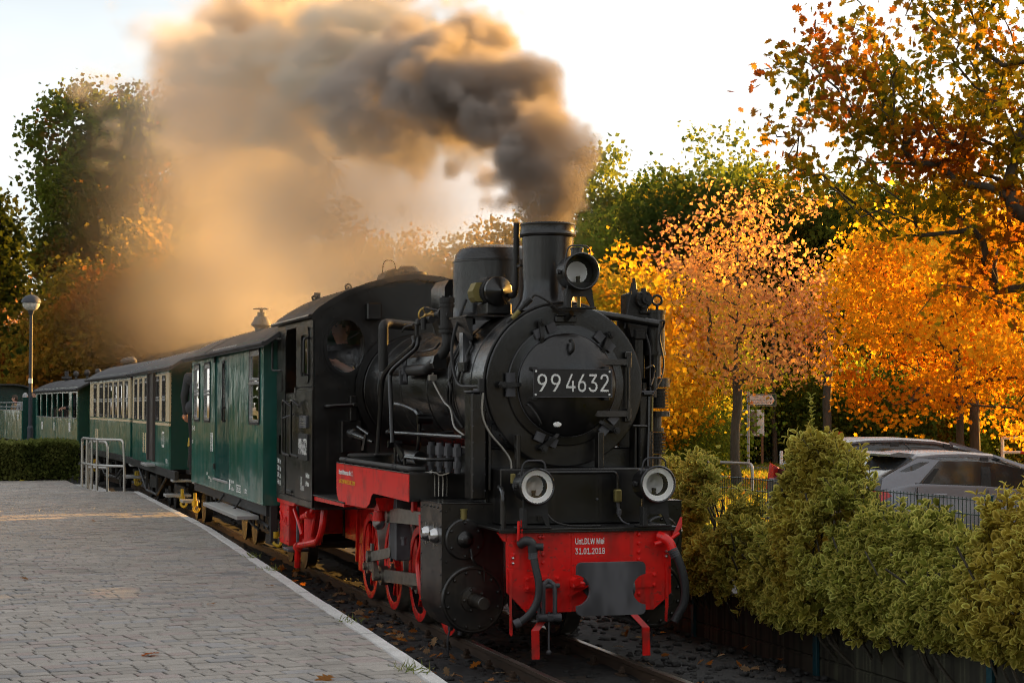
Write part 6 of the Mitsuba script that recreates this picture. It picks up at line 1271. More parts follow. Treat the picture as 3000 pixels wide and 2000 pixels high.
# the green luggage van behind the engine
c = Coach('luggage_van', 'glossy green luggage van coupled directly behind the engine cab', (-1.1, 7.86), (-1.1, 14.74), 1.1, .745, 2.52, .36, .42)
y_ = lambda Y: Y - 7.86
W1 = [(y_(8.18), y_(8.96), 1.61, 2.42, 2.09), (y_(12.62), y_(13.24), 1.60, 2.36, 1.99), (y_(13.80), y_(14.42), 1.60, 2.36, 1.99)]
dw = rbox(y_(11.24), y_(11.46), 1.60, 2.36, .05)
door = sbox(y_(10.70), .89, y_(12.14), 2.49)
c.shell('coach_green')
c.side([(0, c.L, .745, 2.52, 'coach_green', 'side_wall')], [rbox(a, b, z0, z1, .05) for a, b, z0, z1, q in W1] + [door])
c.roof()
for a, b, z0, z1, q in W1: c.window(a, b, z0, z1, q)
dk = c.put('sliding_door', prism(door.buffer(-.008).difference(dw), .012, .03, 'x'), 'coach_teal', smooth=False)
c.put('door_window', prism(dw.difference(rbox(y_(11.27), y_(11.43), 1.63, 2.33, .04)), .002, .0115, 'x'), 'soot', dk, smooth=False)
c.put('pane', prism(dw, .018, .021, 'x'), 'pane_glass', dk, smooth=False)
c.put('door_rail', cat([bx(-.03, -.004, y_(10.72), y_(12.12), .865, .892, .003), bx(-.022, -.004, y_(10.0), y_(12.2), 2.493, 2.515, .003)]), 'galvanised', dk, smooth=False)
c.put('door_handle', pipe([(-.003, y_(11.02), 1.62), (-.05, y_(11.02), 1.62), (-.05, y_(11.02), 1.78), (-.003, y_(11.02), 1.78)], .010, .02, 6), 'soot', dk)
c.put('hinge', cat([bx(-.02, -.004, y_(12.1), y_(12.16), z, z + .07, .003) for z in (1.0, 2.35)]), 'soot', dk, smooth=False, kind='stuff')
c.put('sill_strip', bx(-.012, -.0035, 0, c.L, .745, .765, .003), 'coach_green', smooth=False)
c.put('corner_strip', bx(-.012, -.0035, 0, .03, .77, 2.5, .003), 'coach_green', smooth=False)
# small white lettering of the van
c.put('white_mark', bx(-.0055, -.0035, y_(12.46), y_(12.53), 1.215, 1.455, 0), 'lettering', smooth=False)
c.put('white_mark', bx(-.0055, -.0035, y_(12.30), y_(12.37), 1.215, 1.455, 0), 'lettering', smooth=False)
c.put('white_mark', bx(-.0055, -.0035, y_(10.58), y_(10.68), .80, .92, 0), 'lettering', smooth=False)
c.put('text_frame', prism(sbox(y_(9.66), .80, y_(10.02), .885).difference(sbox(y_(9.675), .812, y_(10.005), .873)), -.0055, -.0035, 'x'), 'lettering', smooth=False)
for t, h, Y, z, w in (('30.11.2020', .035, 9.97, .825, .25), ('LSV', .05, 9.36, .81, .20), ('-20 m-', .036, 10.52, .885, .28), ('-8,0 m-', .036, 10.52, .80, .28), ('8,5 m', .035, 12.78, .86, .2), ('16 P', .035, 13.0, .90, .18), ('12 t', .035, 12.6, .83, .14), ('IV-68', .06, 14.66, 1.46, .3), ('975-125', .045, 14.66, 1.28, .1)):
    c.text(t, h, y_(Y), z, w)
c.put('step_board', cat([bx(-.22, .02, y_(8.30) + .06, y_(10.0) + 1.5, .565, .61, .004)]), 'galvanised', smooth=False)
for Y in (9.9, 11.4): c.put('step_bracket', pipe([(.05, y_(Y), .745), (-.05, y_(Y), .60), (-.16, y_(Y), .56)], .014, .02, 6), 'soot')
for Y in (8.1, 8.5, 8.9, 9.3, 9.7, 10.2, 12.2, 12.8, 13.3, 13.8): c.put('hanger_rod', cyl((.10, y_(Y), .46), (.10, y_(Y), .745), .012, n=6), 'soot')
c.put('under_pipe', cat([pipe([(.08, y_(8.0), .50), (.08, y_(9.2), .56), (.10, y_(10.0), .62), (.12, y_(13.8), .62)], .024, .1, 8), tube(smooth_path([(.12, y_(9.5), .62), (.10, y_(9.6), .48), (.15, y_(9.2), .40)], 5), .018, 8), cyl((.45, y_(10.6), .50), (.45, y_(11.6), .50), .16, n=18)]), 'soot')
c.put('corner_post', bx(.06, .14, -.06, .0, .35, .745, .006), 'soot', smooth=False)
def yellow_hose(c, x, y):
    c.put('hose_tap', cat([cyl((x, y, .46), (x, y, .58), .025, n=10), cyl((x, y, .40), (x, y, .47), .042, n=12), tube(smooth_path([(x, y, .42), (x - .02, y - .02, .35), (x + .03, y - .05, .32), (x + .06, y - .04, .37)], 4), .018, 8)]), 'coach_yellow')
yellow_hose(c, .12, -.03); yellow_hose(c, .05, c.L + .05)
c.put('end_step', cat([bx(-.12, .12, c.L + .05, c.L + .40, .44, .48, .004), bx(.05, .55, c.L + .02, c.L + .45, .70, .745, .004)]), 'galvanised', smooth=False)
c.bogies([1.5, 5.4])
pipe_ = c.put('stove_pipe', cat([cyl((.15 + .28, y_(11.05), 2.60), (.15 + .28, y_(11.05), 2.76), .078, n=20), lathe([(.078, 2.755), (.128, 2.79), (.126, 2.80), (.075, 2.895), (.07, 2.90)], (.43, y_(11.05), 0), (0, 0, 1), 24), cyl((.43, y_(11.05), 2.895), (.43, y_(11.05), 2.95), .05, n=18), cyl((.43, y_(11.05), 2.95), (.43, y_(11.05), 2.995), .02, n=8), lathe([(.105, 2.985), (.105, 2.993), (.06, 3.0), (0, 3.003)], (.43, y_(11.05), 0), (0, 0, 1), 24)]), 'stove_iron')
c.put('roof_seam', prism(Polygon([((1.1 + .076) * t + 1.1, 2.475 + .36 * (1 - abs(t) ** 2.4)) for t in np.linspace(-1, 1, 15)] + [((1.1 + .07) * t + 1.1, 2.465 + .36 * (1 - abs(t) ** 2.4)) for t in np.linspace(-1, 1, 15)][::-1]), 5.0, 5.05, 'y'), 'coach_roof', smooth=False)
c.put('buffer_plate', cat([bx(.8, 1.4, -.28, -.24, .42, .72, .02), cyl((1.1, -.25, .57), (1.1, 0, .57), .07, n=14)]), 'worn_iron')

# cream and green coaches
def cream_coach(label, A, B, wins, door=None, z=(.84, 2.43), lines=True, over=.95, vents=()):
    c = Coach('passenger_coach', label, A, B, 1.1, z[0], z[1], .36, over)
    H = [rbox(a, b, 1.57, 2.26, .04) for a, b in wins]
    D = [sbox(door[0], z[0] + .06, door[1], z[1] - .02)] if door else []
    L = c.L
    c.shell()
    c.side([(0, L, z[0], 1.492, 'coach_green', 'lower_side'), (0, L, 1.494, 1.535, 'coach_cream', 'waist_band'), (0, L, 1.537, 1.558, 'coach_green', 'waist_line'), (0, L, 1.56, 2.30, 'coach_cream', 'upper_side'), (0, L, 2.302, z[1], 'coach_green', 'cornice')], H + D)
    c.roof()
    for a, b in wins: c.window(a, b, 1.575, 2.255, 1.93, .035, frame='frame_dark')
    if door:
        d = c.put('door', bx(-.012, .02, door[0] + .10, door[1] - .10, z[0] + .07, z[1] - .03, .004), 'door_brown', smooth=False)
        c.put('door_post', bx(-.05, .0, door[0], door[0] + .095, z[0] + .06, z[1] - .02, .005), 'door_brown', d, smooth=False)
        c.put('door_post', bx(-.05, .0, door[1] - .095, door[1], z[0] + .06, z[1] - .02, .005), 'door_brown', d, smooth=False)
        c.put('door_sill', bx(-.14, .0, door[0], door[1], z[0] - .02, z[0] + .02, .004), 'galvanised', d, smooth=False)
    c.put('underframe', cat([bx(.0, .06, -over + .15, L + over - .15, z[0] - .13, z[0] - .004, .004), bx(2.14, 2.2, -over + .15, L + over - .15, z[0] - .13, z[0] - .004, .004)]), 'soot', smooth=False)
    c.put('truss_rod', cat([tube([(.05, L * .12, z[0] - .13), (.05, L * .36, .36), (.05, L * .64, .36), (.05, L * .88, z[0] - .13)], .024, 6), bx(.03, .07, L * .36 - .03, L * .36 + .03, .34, z[0] - .13, .004), bx(.03, .07, L * .64 - .03, L * .64 + .03, .34, z[0] - .13, .004)]), 'soot')
    c.bogies([1.2, L - 1.2])
    for y0, y1 in ((-over + .1, -.006), (L + .006, L + over - .1)):
        c.put('end_platform', cat([bx(.25, 1.95, y0, y1, z[0] - .06, z[0], .005)]), 'soot', smooth=False)
        c.put('end_step', cat([bx(-.12, .25, y0 + .1, y0 + .5, .46, .50, .004), bx(-.02, .25, y0 + .1, y0 + .45, .68, .71, .004)]), 'galvanised', smooth=False)
        c.put('end_railing', cat([pipe([(.3, y0 + .05, z[0]), (.3, y0 + .05, 1.75), (1.9, y0 + .05, 1.75), (1.9, y0 + .05, z[0])], .02, .05, 8)] + [cyl((x, y0 + .05, z[0]), (x, y0 + .05, 1.75), .01, n=6) for x in np.arange(.45, 1.85, .16)]), 'soot')
    yellow_hose(c, .12, -over + .2); yellow_hose(c, .12, L + over - .3)
    for y in vents: c.put('roof_vent', cat([cyl((.65, y, z[1] + .18), (.65, y, z[1] + .33), .05, n=12), lathe([(.05, 0), (.13, .0), (.14, .05), (.08, .12), (0, .13)], (.65, y, z[1] + .30), (0, 0, 1), 18)]), 'coach_roof')
    return c
c2 = cream_coach('cream and green coach with a brown door, next behind the luggage van', (-1.2, 16.9), (-1.2, 23.6), [(.58, 1.04), (1.58, 2.12), (3.72, 4.12), (4.72, 5.18), (5.72, 6.22)], (2.24, 3.32))
for y, w in ((3.9, .0), (4.3, 0)): c2.put('yellow_panel', bx(-.0055, -.0035, y, y + .2, 1.0, 1.34, 0), 'coach_cream', smooth=False)
c2.put('notice_frame', prism(sbox(.75, 1.16, 1.1, 1.40).difference(sbox(.79, 1.19, 1.06, 1.37)), -.0055, -.0035, 'x'), 'lettering', smooth=False)
c2.text('975-132', .06, .5, .93, .25)
c2.put('hand_lever', cat([tube([(.25, -.7, 1.6), (.22, -.75, 1.2), (.2, -.75, .9)], .01, 6)]), 'worn_iron')
c2.put('lever_grip', cyl((.235, -.725, 1.33), (.222, -.745, 1.20), .03, n=10), 'coach_yellow')
c3 = cream_coach('cream and green coach with seven windows, second behind the luggage van', (-1.16, 24.6), (-1.44, 32.4), [(.41, .90), (1.34, 1.85), (2.27, 2.79), (3.19, 3.72), (4.03, 4.51), (4.96, 5.62), (6.3, 6.85)][:7], None, vents=(5.6, 6.4), over=.45)
for y in (5.9, 6.25): c3.put('yellow_panel', bx(-.0055, -.0035, y, y + .2, 1.02, 1.3, 0), 'coach_cream', smooth=False)
# green coach with open windows
c = Coach('passenger_coach', 'dark green coach with open unglazed windows, fourth coach of the train', (-1.66, 33.4), (-2.32, 41.6), 1.08, .88, 2.23, .32, .35)
H = [sbox(a, 1.52, b, 2.10) for a, b in ((.18, 1.02), (1.50, 2.62), (2.76, 3.62), (3.76, 4.66), (4.80, 5.75), (5.92, 7.0), (7.2, 7.9))]
c.shell()
c.side([(0, c.L, .88, 1.50, 'coach_green', 'lower_side'), (0, c.L, 1.502, 2.23, 'coach_green', 'upper_side')], H, right=False)
c.put('sill', cat([bx(-.02, .03, h.bounds[0], h.bounds[2], 1.50, 1.52, .003) for h in H]), 'galvanised', smooth=False, kind='stuff')
P_ = sbox(0, .88, c.L, 2.23)
for h in H: P_ = P_.difference(h)
c.put('far_side', prism(P_, 2.13, 2.155, 'x'), 'coach_green', smooth=False)
for y in (1.26, 2.68, 3.7, 4.74, 5.84): c.put('seat', bx(.1, 1.0, y - .04, y + .04, .93, 1.75, .02), 'door_brown', smooth=False)
c.put('curtain', bx(.03, .04, .3, .42, 1.54, 2.1, 0), 'lettering', smooth=False)
for y, w, h in ((1.2, .3, .22), (4.2, .14, .2), (6.6, .3, .2)): c.put('notice', bx(-.006, -.0035, y, y + w, 1.18, 1.18 + h, 0), 'lettering', smooth=False)
c.roof()
for y in (.6, 2.4, 4.4): c.put('roof_vent', cat([cyl((.55, y, 2.42), (.55, y, 2.56), .03, n=10), sphere((.55, y, 2.60), .075, 8)]), 'coach_roof')
c.put('roof_vent', cat([cyl((.55, 6.2, 2.4), (.55, 6.2, 2.7), .05, n=10), cyl((.55, 6.2, 2.5), (.55, 6.2, 2.56), .13, n=14)]), 'coach_roof')
c.bogies([1.2, c.L - 1.2])
# open sided observation coach and the next roofed one
c5 = Coach('open_coach', 'open green sightseeing coach with passengers, cut off by the left edge', (-2.66, 42.6), (-3.7, 50.4), 1.08, .85, 1.66, .3, .2)
c5.side([(0, c5.L, .85, 1.66, 'coach_green', 'side_wall')], [])
for y in (.006, c5.L - .036): c5.put('end_wall', bx(.02, 2.14, y, y + .03, .85, 2.02 if y < 1 else 1.8, 0), 'coach_end', smooth=False)
c5.put('floor', bx(.02, 2.14, .04, c5.L - .04, .85, .92, 0), 'dark_inside', smooth=False)
c5.put('top_rail', cat([tube([(.0, .1, z), (.0, c5.L - .1, z)], .02, 6) for z in (1.76, 1.88)] + [cyl((0, y, 1.66), (0, y, 1.88), .015, n=6) for y in np.arange(.1, c5.L, 1.3)] + [bx(-.012, .03, 0, c5.L, 1.662, 1.685, .003)]), 'window_metal')
c5.put('notice', bx(-.006, -.0035, .5, .7, 1.48, 1.56, 0), 'lettering', smooth=False)
c5.bogies([1.2, c5.L - 1.2])
c6 = Coach('passenger_coach', 'dark roofed coach farthest back, at the left edge', (-3.95, 51.6), (-5.6, 59.2), 1.08, .85, 2.2, .34, .35)
c6.shell(); c6.side([(0, c6.L, .85, 2.2, 'coach_green', 'side_wall')], [sbox(y, 1.5, y + .9, 2.05) for y in np.arange(.3, 7, 1.2)]); c6.roof(); c6.bogies([1.2, c6.L - 1.2])

# ---------------------------------------------------------------- people
import manifold3d as m3
scene['skin'] = pr((0.50, 0.27, 0.19), 0.55)
scene['hair_brown'] = pr((0.05, 0.03, 0.018), 0.7)
for nm, colr in (('cloth_black', (0.013, 0.013, 0.015)), ('cloth_grey', (0.045, 0.047, 0.055)), ('cloth_blue', (0.015, 0.045, 0.17)), ('cloth_red', (0.35, 0.03, 0.03)), ('cloth_light', (0.34, 0.34, 0.35)), ('cloth_tan', (0.24, 0.16, 0.09))):
    scene[nm] = pr(colr, 0.85)
def limb_mesh(bones, fine=0.03):
    out = None
    for a, b, ra, rb in bones:
        s = m3.Manifold.sphere(ra, 16).translate(list(map(float, a))) + m3.Manifold.sphere(rb, 16).translate(list(map(float, b)))
        h = s.hull(); out = h if out is None else out + h
    out = out.refine_to_length(fine)
    m = out.to_mesh()
    t = trimesh.Trimesh(np.array(m.vert_properties)[:, :3], np.array(m.tri_verts))
    trimesh.smoothing.filter_taubin(t, lamb=.5, nu=.53, iterations=8)
    return vf(t)
def person(label, pos, yaw, coat, legs, hair, arms, group=None, height=1.72, hat=None, sleeve=1.0, turn=0.0, lean=0.0):
    """arms: ((elbow),(hand)) offsets from the shoulder for the left and right arm in the body's frame (x: its left, y: its back, z: up)"""
    k = height / 1.72
    R = rotz(yaw) @ rotx(lean)
    P = lambda x, y, z: R @ (np.array([x, y, z]) * k) + np.asarray(pos, float)
    t = thing('person', label, 'person', group)
    sh = [(.185, 0, 1.40), (-.185, 0, 1.40)]
    torso = [(P(0, .0, .98), P(0, -.01, 1.22), .135 * k, .14 * k), (P(-.09, 0, .96), P(.09, 0, .96), .115 * k, .115 * k), (P(-.13, 0, 1.36), P(.13, 0, 1.36), .085 * k, .085 * k), (P(0, -.01, 1.22), P(0, 0, 1.36), .145 * k, .11 * k), (P(0, .01, 1.38), P(0, -.02, 1.52), .055 * k, .052 * k)]
    leg = []
    for s in (1, -1): leg += [(P(.09 * s, 0, .92), P(.095 * s, -.02, .50), .09 * k, .058 * k), (P(.095 * s, -.02, .50), P(.10 * s, .02, .09), .058 * k, .04 * k), (P(.10 * s, .02, .06), P(.11 * s, -.14, .035), .04 * k, .03 * k)]
    arm, hands, slv = [], [], []
    for (e, h), s in zip(arms, sh):
        s_ = np.array(s); e_ = s_ + e; h_ = s_ + h
        arm += [(P(*s_), P(*e_), .056 * k, .044 * k), (P(*e_), P(*h_), .043 * k, .030 * k)]
        slv += [(P(*s_), P(*(s_ + (e_ - s_) * min(1, sleeve * 2))), .064 * k, .056 * k)] + ([(P(*e_), P(*(e_ + (h_ - e_) * (sleeve - .5) * 1.9)), .053 * k, .04 * k)] if sleeve > .5 else [])
        d = (h_ - e_) / np.linalg.norm(h_ - e_); _, a, b = frame_of(d)
        pc = h_ + d * .045
        hands += [(P(*h_), P(*pc), .030 * k, .034 * k)]
        for q, ln in zip((-.027, -.009, .009, .027), (.070, .082, .078, .062)):
            r0 = pc + d * .03 + a * q; r1 = r0 + d * ln * .55 + b * .012; r2 = r1 + d * ln * .25 + b * .035
            hands += [(P(*r0), P(*r1), .0095 * k, .009 * k), (P(*r1), P(*r2), .009 * k, .008 * k)]
        r0 = h_ + d * .02 + a * .03; r1 = r0 + d * .035 + a * .025 + b * .01; r2 = r1 + d * .03 + b * .015
        hands += [(P(*r0), P(*r1), .012 * k, .011 * k), (P(*r1), P(*r2), .011 * k, .009 * k)]
    put('body', limb_mesh(torso + leg + arm + hands + [(P(0, -.02, 1.50), P(0, -.03, 1.56), .05 * k, .07 * k)], .022), 'skin', t, smooth=True)
    def big(bs, o): return [(a, b, ra + o, rb + o) for a, b, ra, rb in bs]
    put('jacket', limb_mesh(big(torso[:4], .016) + slv), coat, t, smooth=True)
    put('trousers', limb_mesh(big(leg, .012) + big(torso[1:2], .012)), legs, t, smooth=True)
    # head
    Rh = R @ rotz(turn)
    c = P(0, -.025, 1.615)
    v, f = vf(sphere((0, 0, 0), 1.0, 14)); v = v.copy()
    w = np.stack([v[:, 0] * .074 * (1 - .18 * np.clip(-v[:, 2], 0, 1)), v[:, 1] * .094, v[:, 2] * .115], 1) * k
    front = np.clip(-v[:, 1], 0, 1)
    w[:, 1] -= .010 * k * front * np.clip(-v[:, 2] - .2, 0, 1)
    head = [(w @ Rh.T + c, f)]
    hp = lambda x, y, z: Rh @ (np.array([x, y, z]) * k) + c
    head += [hull([hp(-.014, -.088, -.028), hp(.014, -.088, -.028), hp(0, -.116, -.026), hp(-.007, -.088, .02), hp(.007, -.088, .02), hp(0, -.10, .01)]), cyl(hp(.072, .005, -.03), hp(.085, .012, .02), .016 * k, .02 * k, 8), cyl(hp(-.072, .005, -.03), hp(-.085, .012, .02), .016 * k, .02 * k, 8)]
    h = put('head', cat(head), 'skin', t, smooth=True)
    put('eye', sphere(hp(.030, -.082, .012), .011 * k, 6), 'cloth_black', h, smooth=True); put('eye', sphere(hp(-.030, -.082, .012), .011 * k, 6), 'cloth_black', h, smooth=True)
    put('mouth', hull([hp(-.022, -.088, -.058), hp(.022, -.088, -.058), hp(0, -.096, -.054), hp(0, -.095, -.063)]), 'cloth_red', h)
    hv = w.copy() * 1.09; keep = (v[:, 2] > .12 + .55 * np.clip(-v[:, 1] - .1, 0, 1)) | ((v[:, 1] > .1) & (v[:, 2] > -.55))
    fk = keep[f].any(1)
    put('hair' if hat is None else 'cap', (hv @ Rh.T + c, f[fk]), hat or hair, t, smooth=True)
    return t
DOWN = (np.array([.05, .02, -.28]), np.array([.06, -.05, -.52]))
DOWNR = (np.array([-.05, .02, -.28]), np.array([-.06, -.05, -.52]))
person('engine driver with bare forearm seen through the round cab window', (-.62, 5.92, .846), math.radians(-60), 'cloth_black', 'cloth_black', 'hair_brown', ((np.array([.07, .02, -.25]), np.array([.0, -.20, -.13])), (np.array([-.02, .10, -.26]), np.array([.10, .02, -.40]))), sleeve=.26, height=1.83)
person('person in a dark grey jacket leaning out between luggage van and cream coach', (-.92, 15.32, .80), math.radians(150), 'cloth_grey', 'cloth_black', 'hair_brown', (DOWN, (np.array([-.12, .0, -.25]), np.array([-.10, -.18, -.36]))), height=1.74)
def inc(c, x, y): return np.array([*(c.A + c.u * x + c.v * y), 0.0])
c4A = Coach.__new__(Coach); c4A.A = np.array([-1.66, 33.4]); c4A.v = np.array([-2.32 + 1.66, 8.2]) / math.hypot(.66, 8.2); c4A.u = np.array([c4A.v[1], -c4A.v[0]])
person('dark haired passenger in a black coat at the window of the dark green coach', inc(c4A, .22, 2.05) + [0, 0, .75], math.radians(-80), 'cloth_black', 'cloth_black', 'hair_brown', ((np.array([.08, -.05, -.26]), np.array([.0, -.28, -.30])), (np.array([-.08, -.05, -.26]), np.array([.0, -.28, -.30]))), height=1.55)
for x, y, z, coat, hat, lab, yw in [(.55, 1.05, .60, 'cloth_blue', None, 'passenger in a blue jacket standing in the open coach beside the lamp post', -60), (.45, 2.3, .55, 'cloth_light', 'cloth_light', 'passenger with a light grey woolly hat in the open coach', 150), (.4, 3.6, .50, 'cloth_tan', None, 'passenger with a red scarf and brown coat in the open coach', -110), (1.4, 2.6, .62, 'cloth_black', None, 'dark haired passenger behind the one with the grey hat in the open coach', 170)]:
    k = person(lab, inc(c5, x, y) + [0, 0, z], math.radians(yw), coat, 'cloth_black', 'hair_brown', (DOWN, DOWNR), 'passengers of the open coach', height=1.6, hat=hat)
    if coat == 'cloth_tan':
        p = inc(c5, x, y) + [0, 0, z + 1.38]
        put('scarf', lathe([(.06 + .03 * math.cos(a), .03 * math.sin(a)) for a in np.linspace(0, 2 * math.pi, 9)[:-1]], p, (0, 0, 1), 16, closed=True), 'cloth_red', k, smooth=True)

# ---------------------------------------------------------------- cars
scene['car_silver'] = pr((0.21, 0.215, 0.24), 0.26, 0.5, clearcoat=0.9, clearcoat_gloss=0.95)
scene['car_grey'] = pr((0.14, 0.14, 0.165), 0.26, 0.5, clearcoat=0.9, clearcoat_gloss=0.95)
scene['tyre_rubber'] = pr((0.02, 0.02, 0.02), 0.8)
scene['tail_red'] = pr((0.5, 0.02, 0.015), 0.15, clearcoat=1.0)
scene['tinted_glass'] = pr((0.012, 0.014, 0.016), 0.05, 0.0, specular=0.7, clearcoat=1.0, clearcoat_gloss=1.0)
def loft(stations, n=14):
    """stations: (x, [(y, z) half section from bottom centre to top centre]); mirrored to a closed skin"""
    V, m = [], None
    for x, sec in stations:
        s = np.array(sec, float)
        full = np.vstack([s, (s * [-1, 1])[::-1]])
        m = len(full); V += [(x, a, b) for a, b in full]
    V = np.array(V); f = []
    i = np.arange(m); j = (i + 1) % m
    for q in range(len(stations) - 1):
        f += [np.stack([i + q * m, j + q * m, j + q * m + m], 1), np.stack([i + q * m, j + q * m + m, i + q * m + m], 1)]
    f += [np.array([[0, k + 1, k] for k in range(1, m - 1)]), np.array([[0, k, k + 1] for k in range(1, m - 1)]) + (len(stations) - 1) * m]
    return V, np.vstack(f)
def car(base, label, org, heading, paint, S):
    """local: x forward from the rear bumper, y to the car's left, z up"""
    h = np.array([heading[0], heading[1]]); l = np.array([-h[1], h[0]])
    def W(m):
        v, f = vf(m); return np.column_stack([np.asarray(org)[:2] + v[:, :1] * h + v[:, 1:2] * l, v[:, 2] + org[2]]), f
    t = thing(base, label, 'car', 'parked cars')
    w, L, belt, roof = S['w'], S['L'], S['belt'], S['roof']
    bl = lambda x: np.interp(x, *zip(*belt))
    rf = lambda x: np.interp(x, *zip(*roof))
    xs = np.unique(np.concatenate([np.linspace(0, L, 30), [0.02, 0.06, L - .05]]))
    st = []
    for x in xs:
        e = min(1, (x + .02) / .35) ** .45 * min(1, (L - x + .02) / .6) ** .5
        ww = w * (.80 + .20 * e); z0 = .24 + .10 * (1 - min(1, min(x + .05, L - x + .05) / .4)); zb = bl(x)
        st.append((x, [(0, z0), (ww * .92, z0), (ww * .985, z0 + .08), (ww, zb * .55), (ww * .992, zb * .80), (ww * .965, zb - .03), (ww * .94, zb), (0, zb + .008)]))
    body = put('body', W(loft(st)), paint, t, smooth=40)
    g0, g1 = S['cabin']
    st, roof_st = [], []
    for x in np.linspace(g0, g1, 30):
        zb, zr = bl(x) - .02, max(rf(x), bl(x) + .005)
        hgt = zr - zb; yb = w * .925; yt = yb - .42 * hgt
        st.append((x, [(0, zb), (yb, zb), (yb - .30 * hgt * .75, zb + hgt * .75), (yt, zr - .035 * min(1, hgt * 4)), (yt - .10, zr - .006), (0, zr)]))
    put('window_glass', W(loft(st)), 'tinted_glass', t, smooth=30)
    def onside(x, z, s, out=.006):
        zb, zr = bl(x) - .02, rf(x); hgt = max(zr - zb, .02)
        q = min(1.0, max(0, (z - zb) / hgt)); yb = w * .925
        return (x, s * ((yb - .30 * .75 * hgt * (q / .75)) if q < .75 else (yb - .225 * hgt - (q - .75) / .25 * .195 * hgt) if q < .97 else yb - .42 * hgt) + s * out, z)
    def strip(pa, pb, s, th=.012):
        """a painted strip on the side between two lines pa, pb of (x, z)"""
        a = [onside(x, z, s, th) for x, z in pa]; b = [onside(x, z, s, th) for x, z in pb]
        V = np.array(a + b); n = len(a); i = np.arange(n - 1)
        f = np.vstack([np.stack([i, i + 1, i + 1 + n], 1), np.stack([i, i + 1 + n, i + n], 1)])
        V2 = np.vstack([V, V - [0, s * th * 1.2, 0]])
        m = 2 * n
        g = [f, f[:, ::-1] + m]
        for k in range(n - 1): g += [np.array([[k, k + 1, k + 1 + m], [k, k + 1 + m, k + m]]), np.array([[n + k, n + k + 1, n + k + 1 + m], [n + k, n + k + 1 + m, n + k + m]])[:, ::-1]]
        for k in (0, n - 1): g.append(np.array([[k, k + n, k + n + m], [k, k + n + m, k + m]]))
        return V2, np.vstack(g)
    # roof skin, a little proud of the glass
    for x in np.linspace(S['roofx'][0], S['roofx'][1], 22):
        zb, zr = bl(x) - .02, rf(x); hgt = zr - zb; yt = w * .925 - .42 * hgt
        roof_st.append((x, [(0, zr - .03), (yt + .012, zr - .075), (yt + .022, zr - .05), (yt + .012, zr - .022), (yt - .10, zr + .006), (0, zr + .012)]))
    put('roof', W(loft(roof_st)), paint, t, smooth=40)
    for s in (-1, 1):
        for nm, pa, pb, mt in S['strips']: put(nm, W(strip(pa, pb, s)), paint if mt is None else mt, t, smooth=False)
        put('door_seam', W(cat([tube([onside(x, z, s, .0) if z > bl(x) else (x, s * (w * .9965), z) for z in np.linspace(.35, bl(x) - .04, 8)], .006, 4) for x in S['seams']])), 'soot', t, kind='stuff')
        put('door_handle', W(cat([bx(x, x + .18, min(s * w * .985, s * (w + .02)), max(s * w * .985, s * (w + .02)), bl(x) - .14, bl(x) - .11, .008) for x in S['handles']])), paint, t, kind='stuff')
        mx = S['mirror']
        put('mirror', W(hull([(mx + .02, s * (w * .92), bl(mx) + .03), (mx + .16, s * (w * .92), bl(mx) + .02), (mx + .0, s * (w + .17), bl(mx) + .02), (mx + .02, s * (w + .19), bl(mx) + .14), (mx + .14, s * (w + .17), bl(mx) + .02), (mx + .10, s * (w + .17), bl(mx) + .15), (mx, s * (w + .02), bl(mx) + .15)])), paint, t, smooth=30)
        for x in S['wheels']:
            k = put('wheel', W(lathe([(.20, -.1), (.29, -.1), (.31, -.06), (.31, .06), (.29, .095), (.21, .1), (.20, .085)], (x, s * (w - .10), .31), (0, s, 0), 28)), 'tyre_rubber', t)
            put('rim', W(cat([lathe([(.21, .09), (.19, .07), (.06, .075), (0, .08)], (x, s * (w - .10), .31), (0, s, 0), 28)])), 'window_metal', k)
        put('tail_light', W(hull([(.0 + a, s * b, z) for a, b, z in S['tail']])), 'tail_red', t, smooth=30)
    if 'spoiler' in S:
        x0, x1, z0, z1 = S['spoiler']
        put('spoiler', W(hull([(x0, y, z) for y in (-.50, .50) for z in (z0, z0 + .025)] + [(x1, y, z) for y in (-.56, .56) for z in (z1 - .05, z1)] + [(x0 + .1, y, z0 + .05) for y in (-.52, .52)])), paint, t, smooth=30)
    put('antenna', W(tube([(S['ant'], .1, rf(S['ant']) + .01), (S['ant'] - .12, .1, rf(S['ant']) + .12)], .006, 5)), 'soot', t)
    for s in (-1, 1): put('seat', W(bx(S['seat'], S['seat'] + .14, s * .36 - .2, s * .36 + .2, .5, 1.15, .05)), 'cloth_grey', t)
    put('bumper', W(hull([(x, y, z) for x in (-.03, .3) for y in (-w * .86, w * .86) for z in (.36, .62)])), paint, t, smooth=30)
    return t
hd = lambda deg: (math.cos(math.radians(deg)) * np.array([math.cos(YAW), -math.sin(YAW)]) + math.sin(math.radians(deg)) * np.array([math.sin(YAW), math.cos(YAW)]))
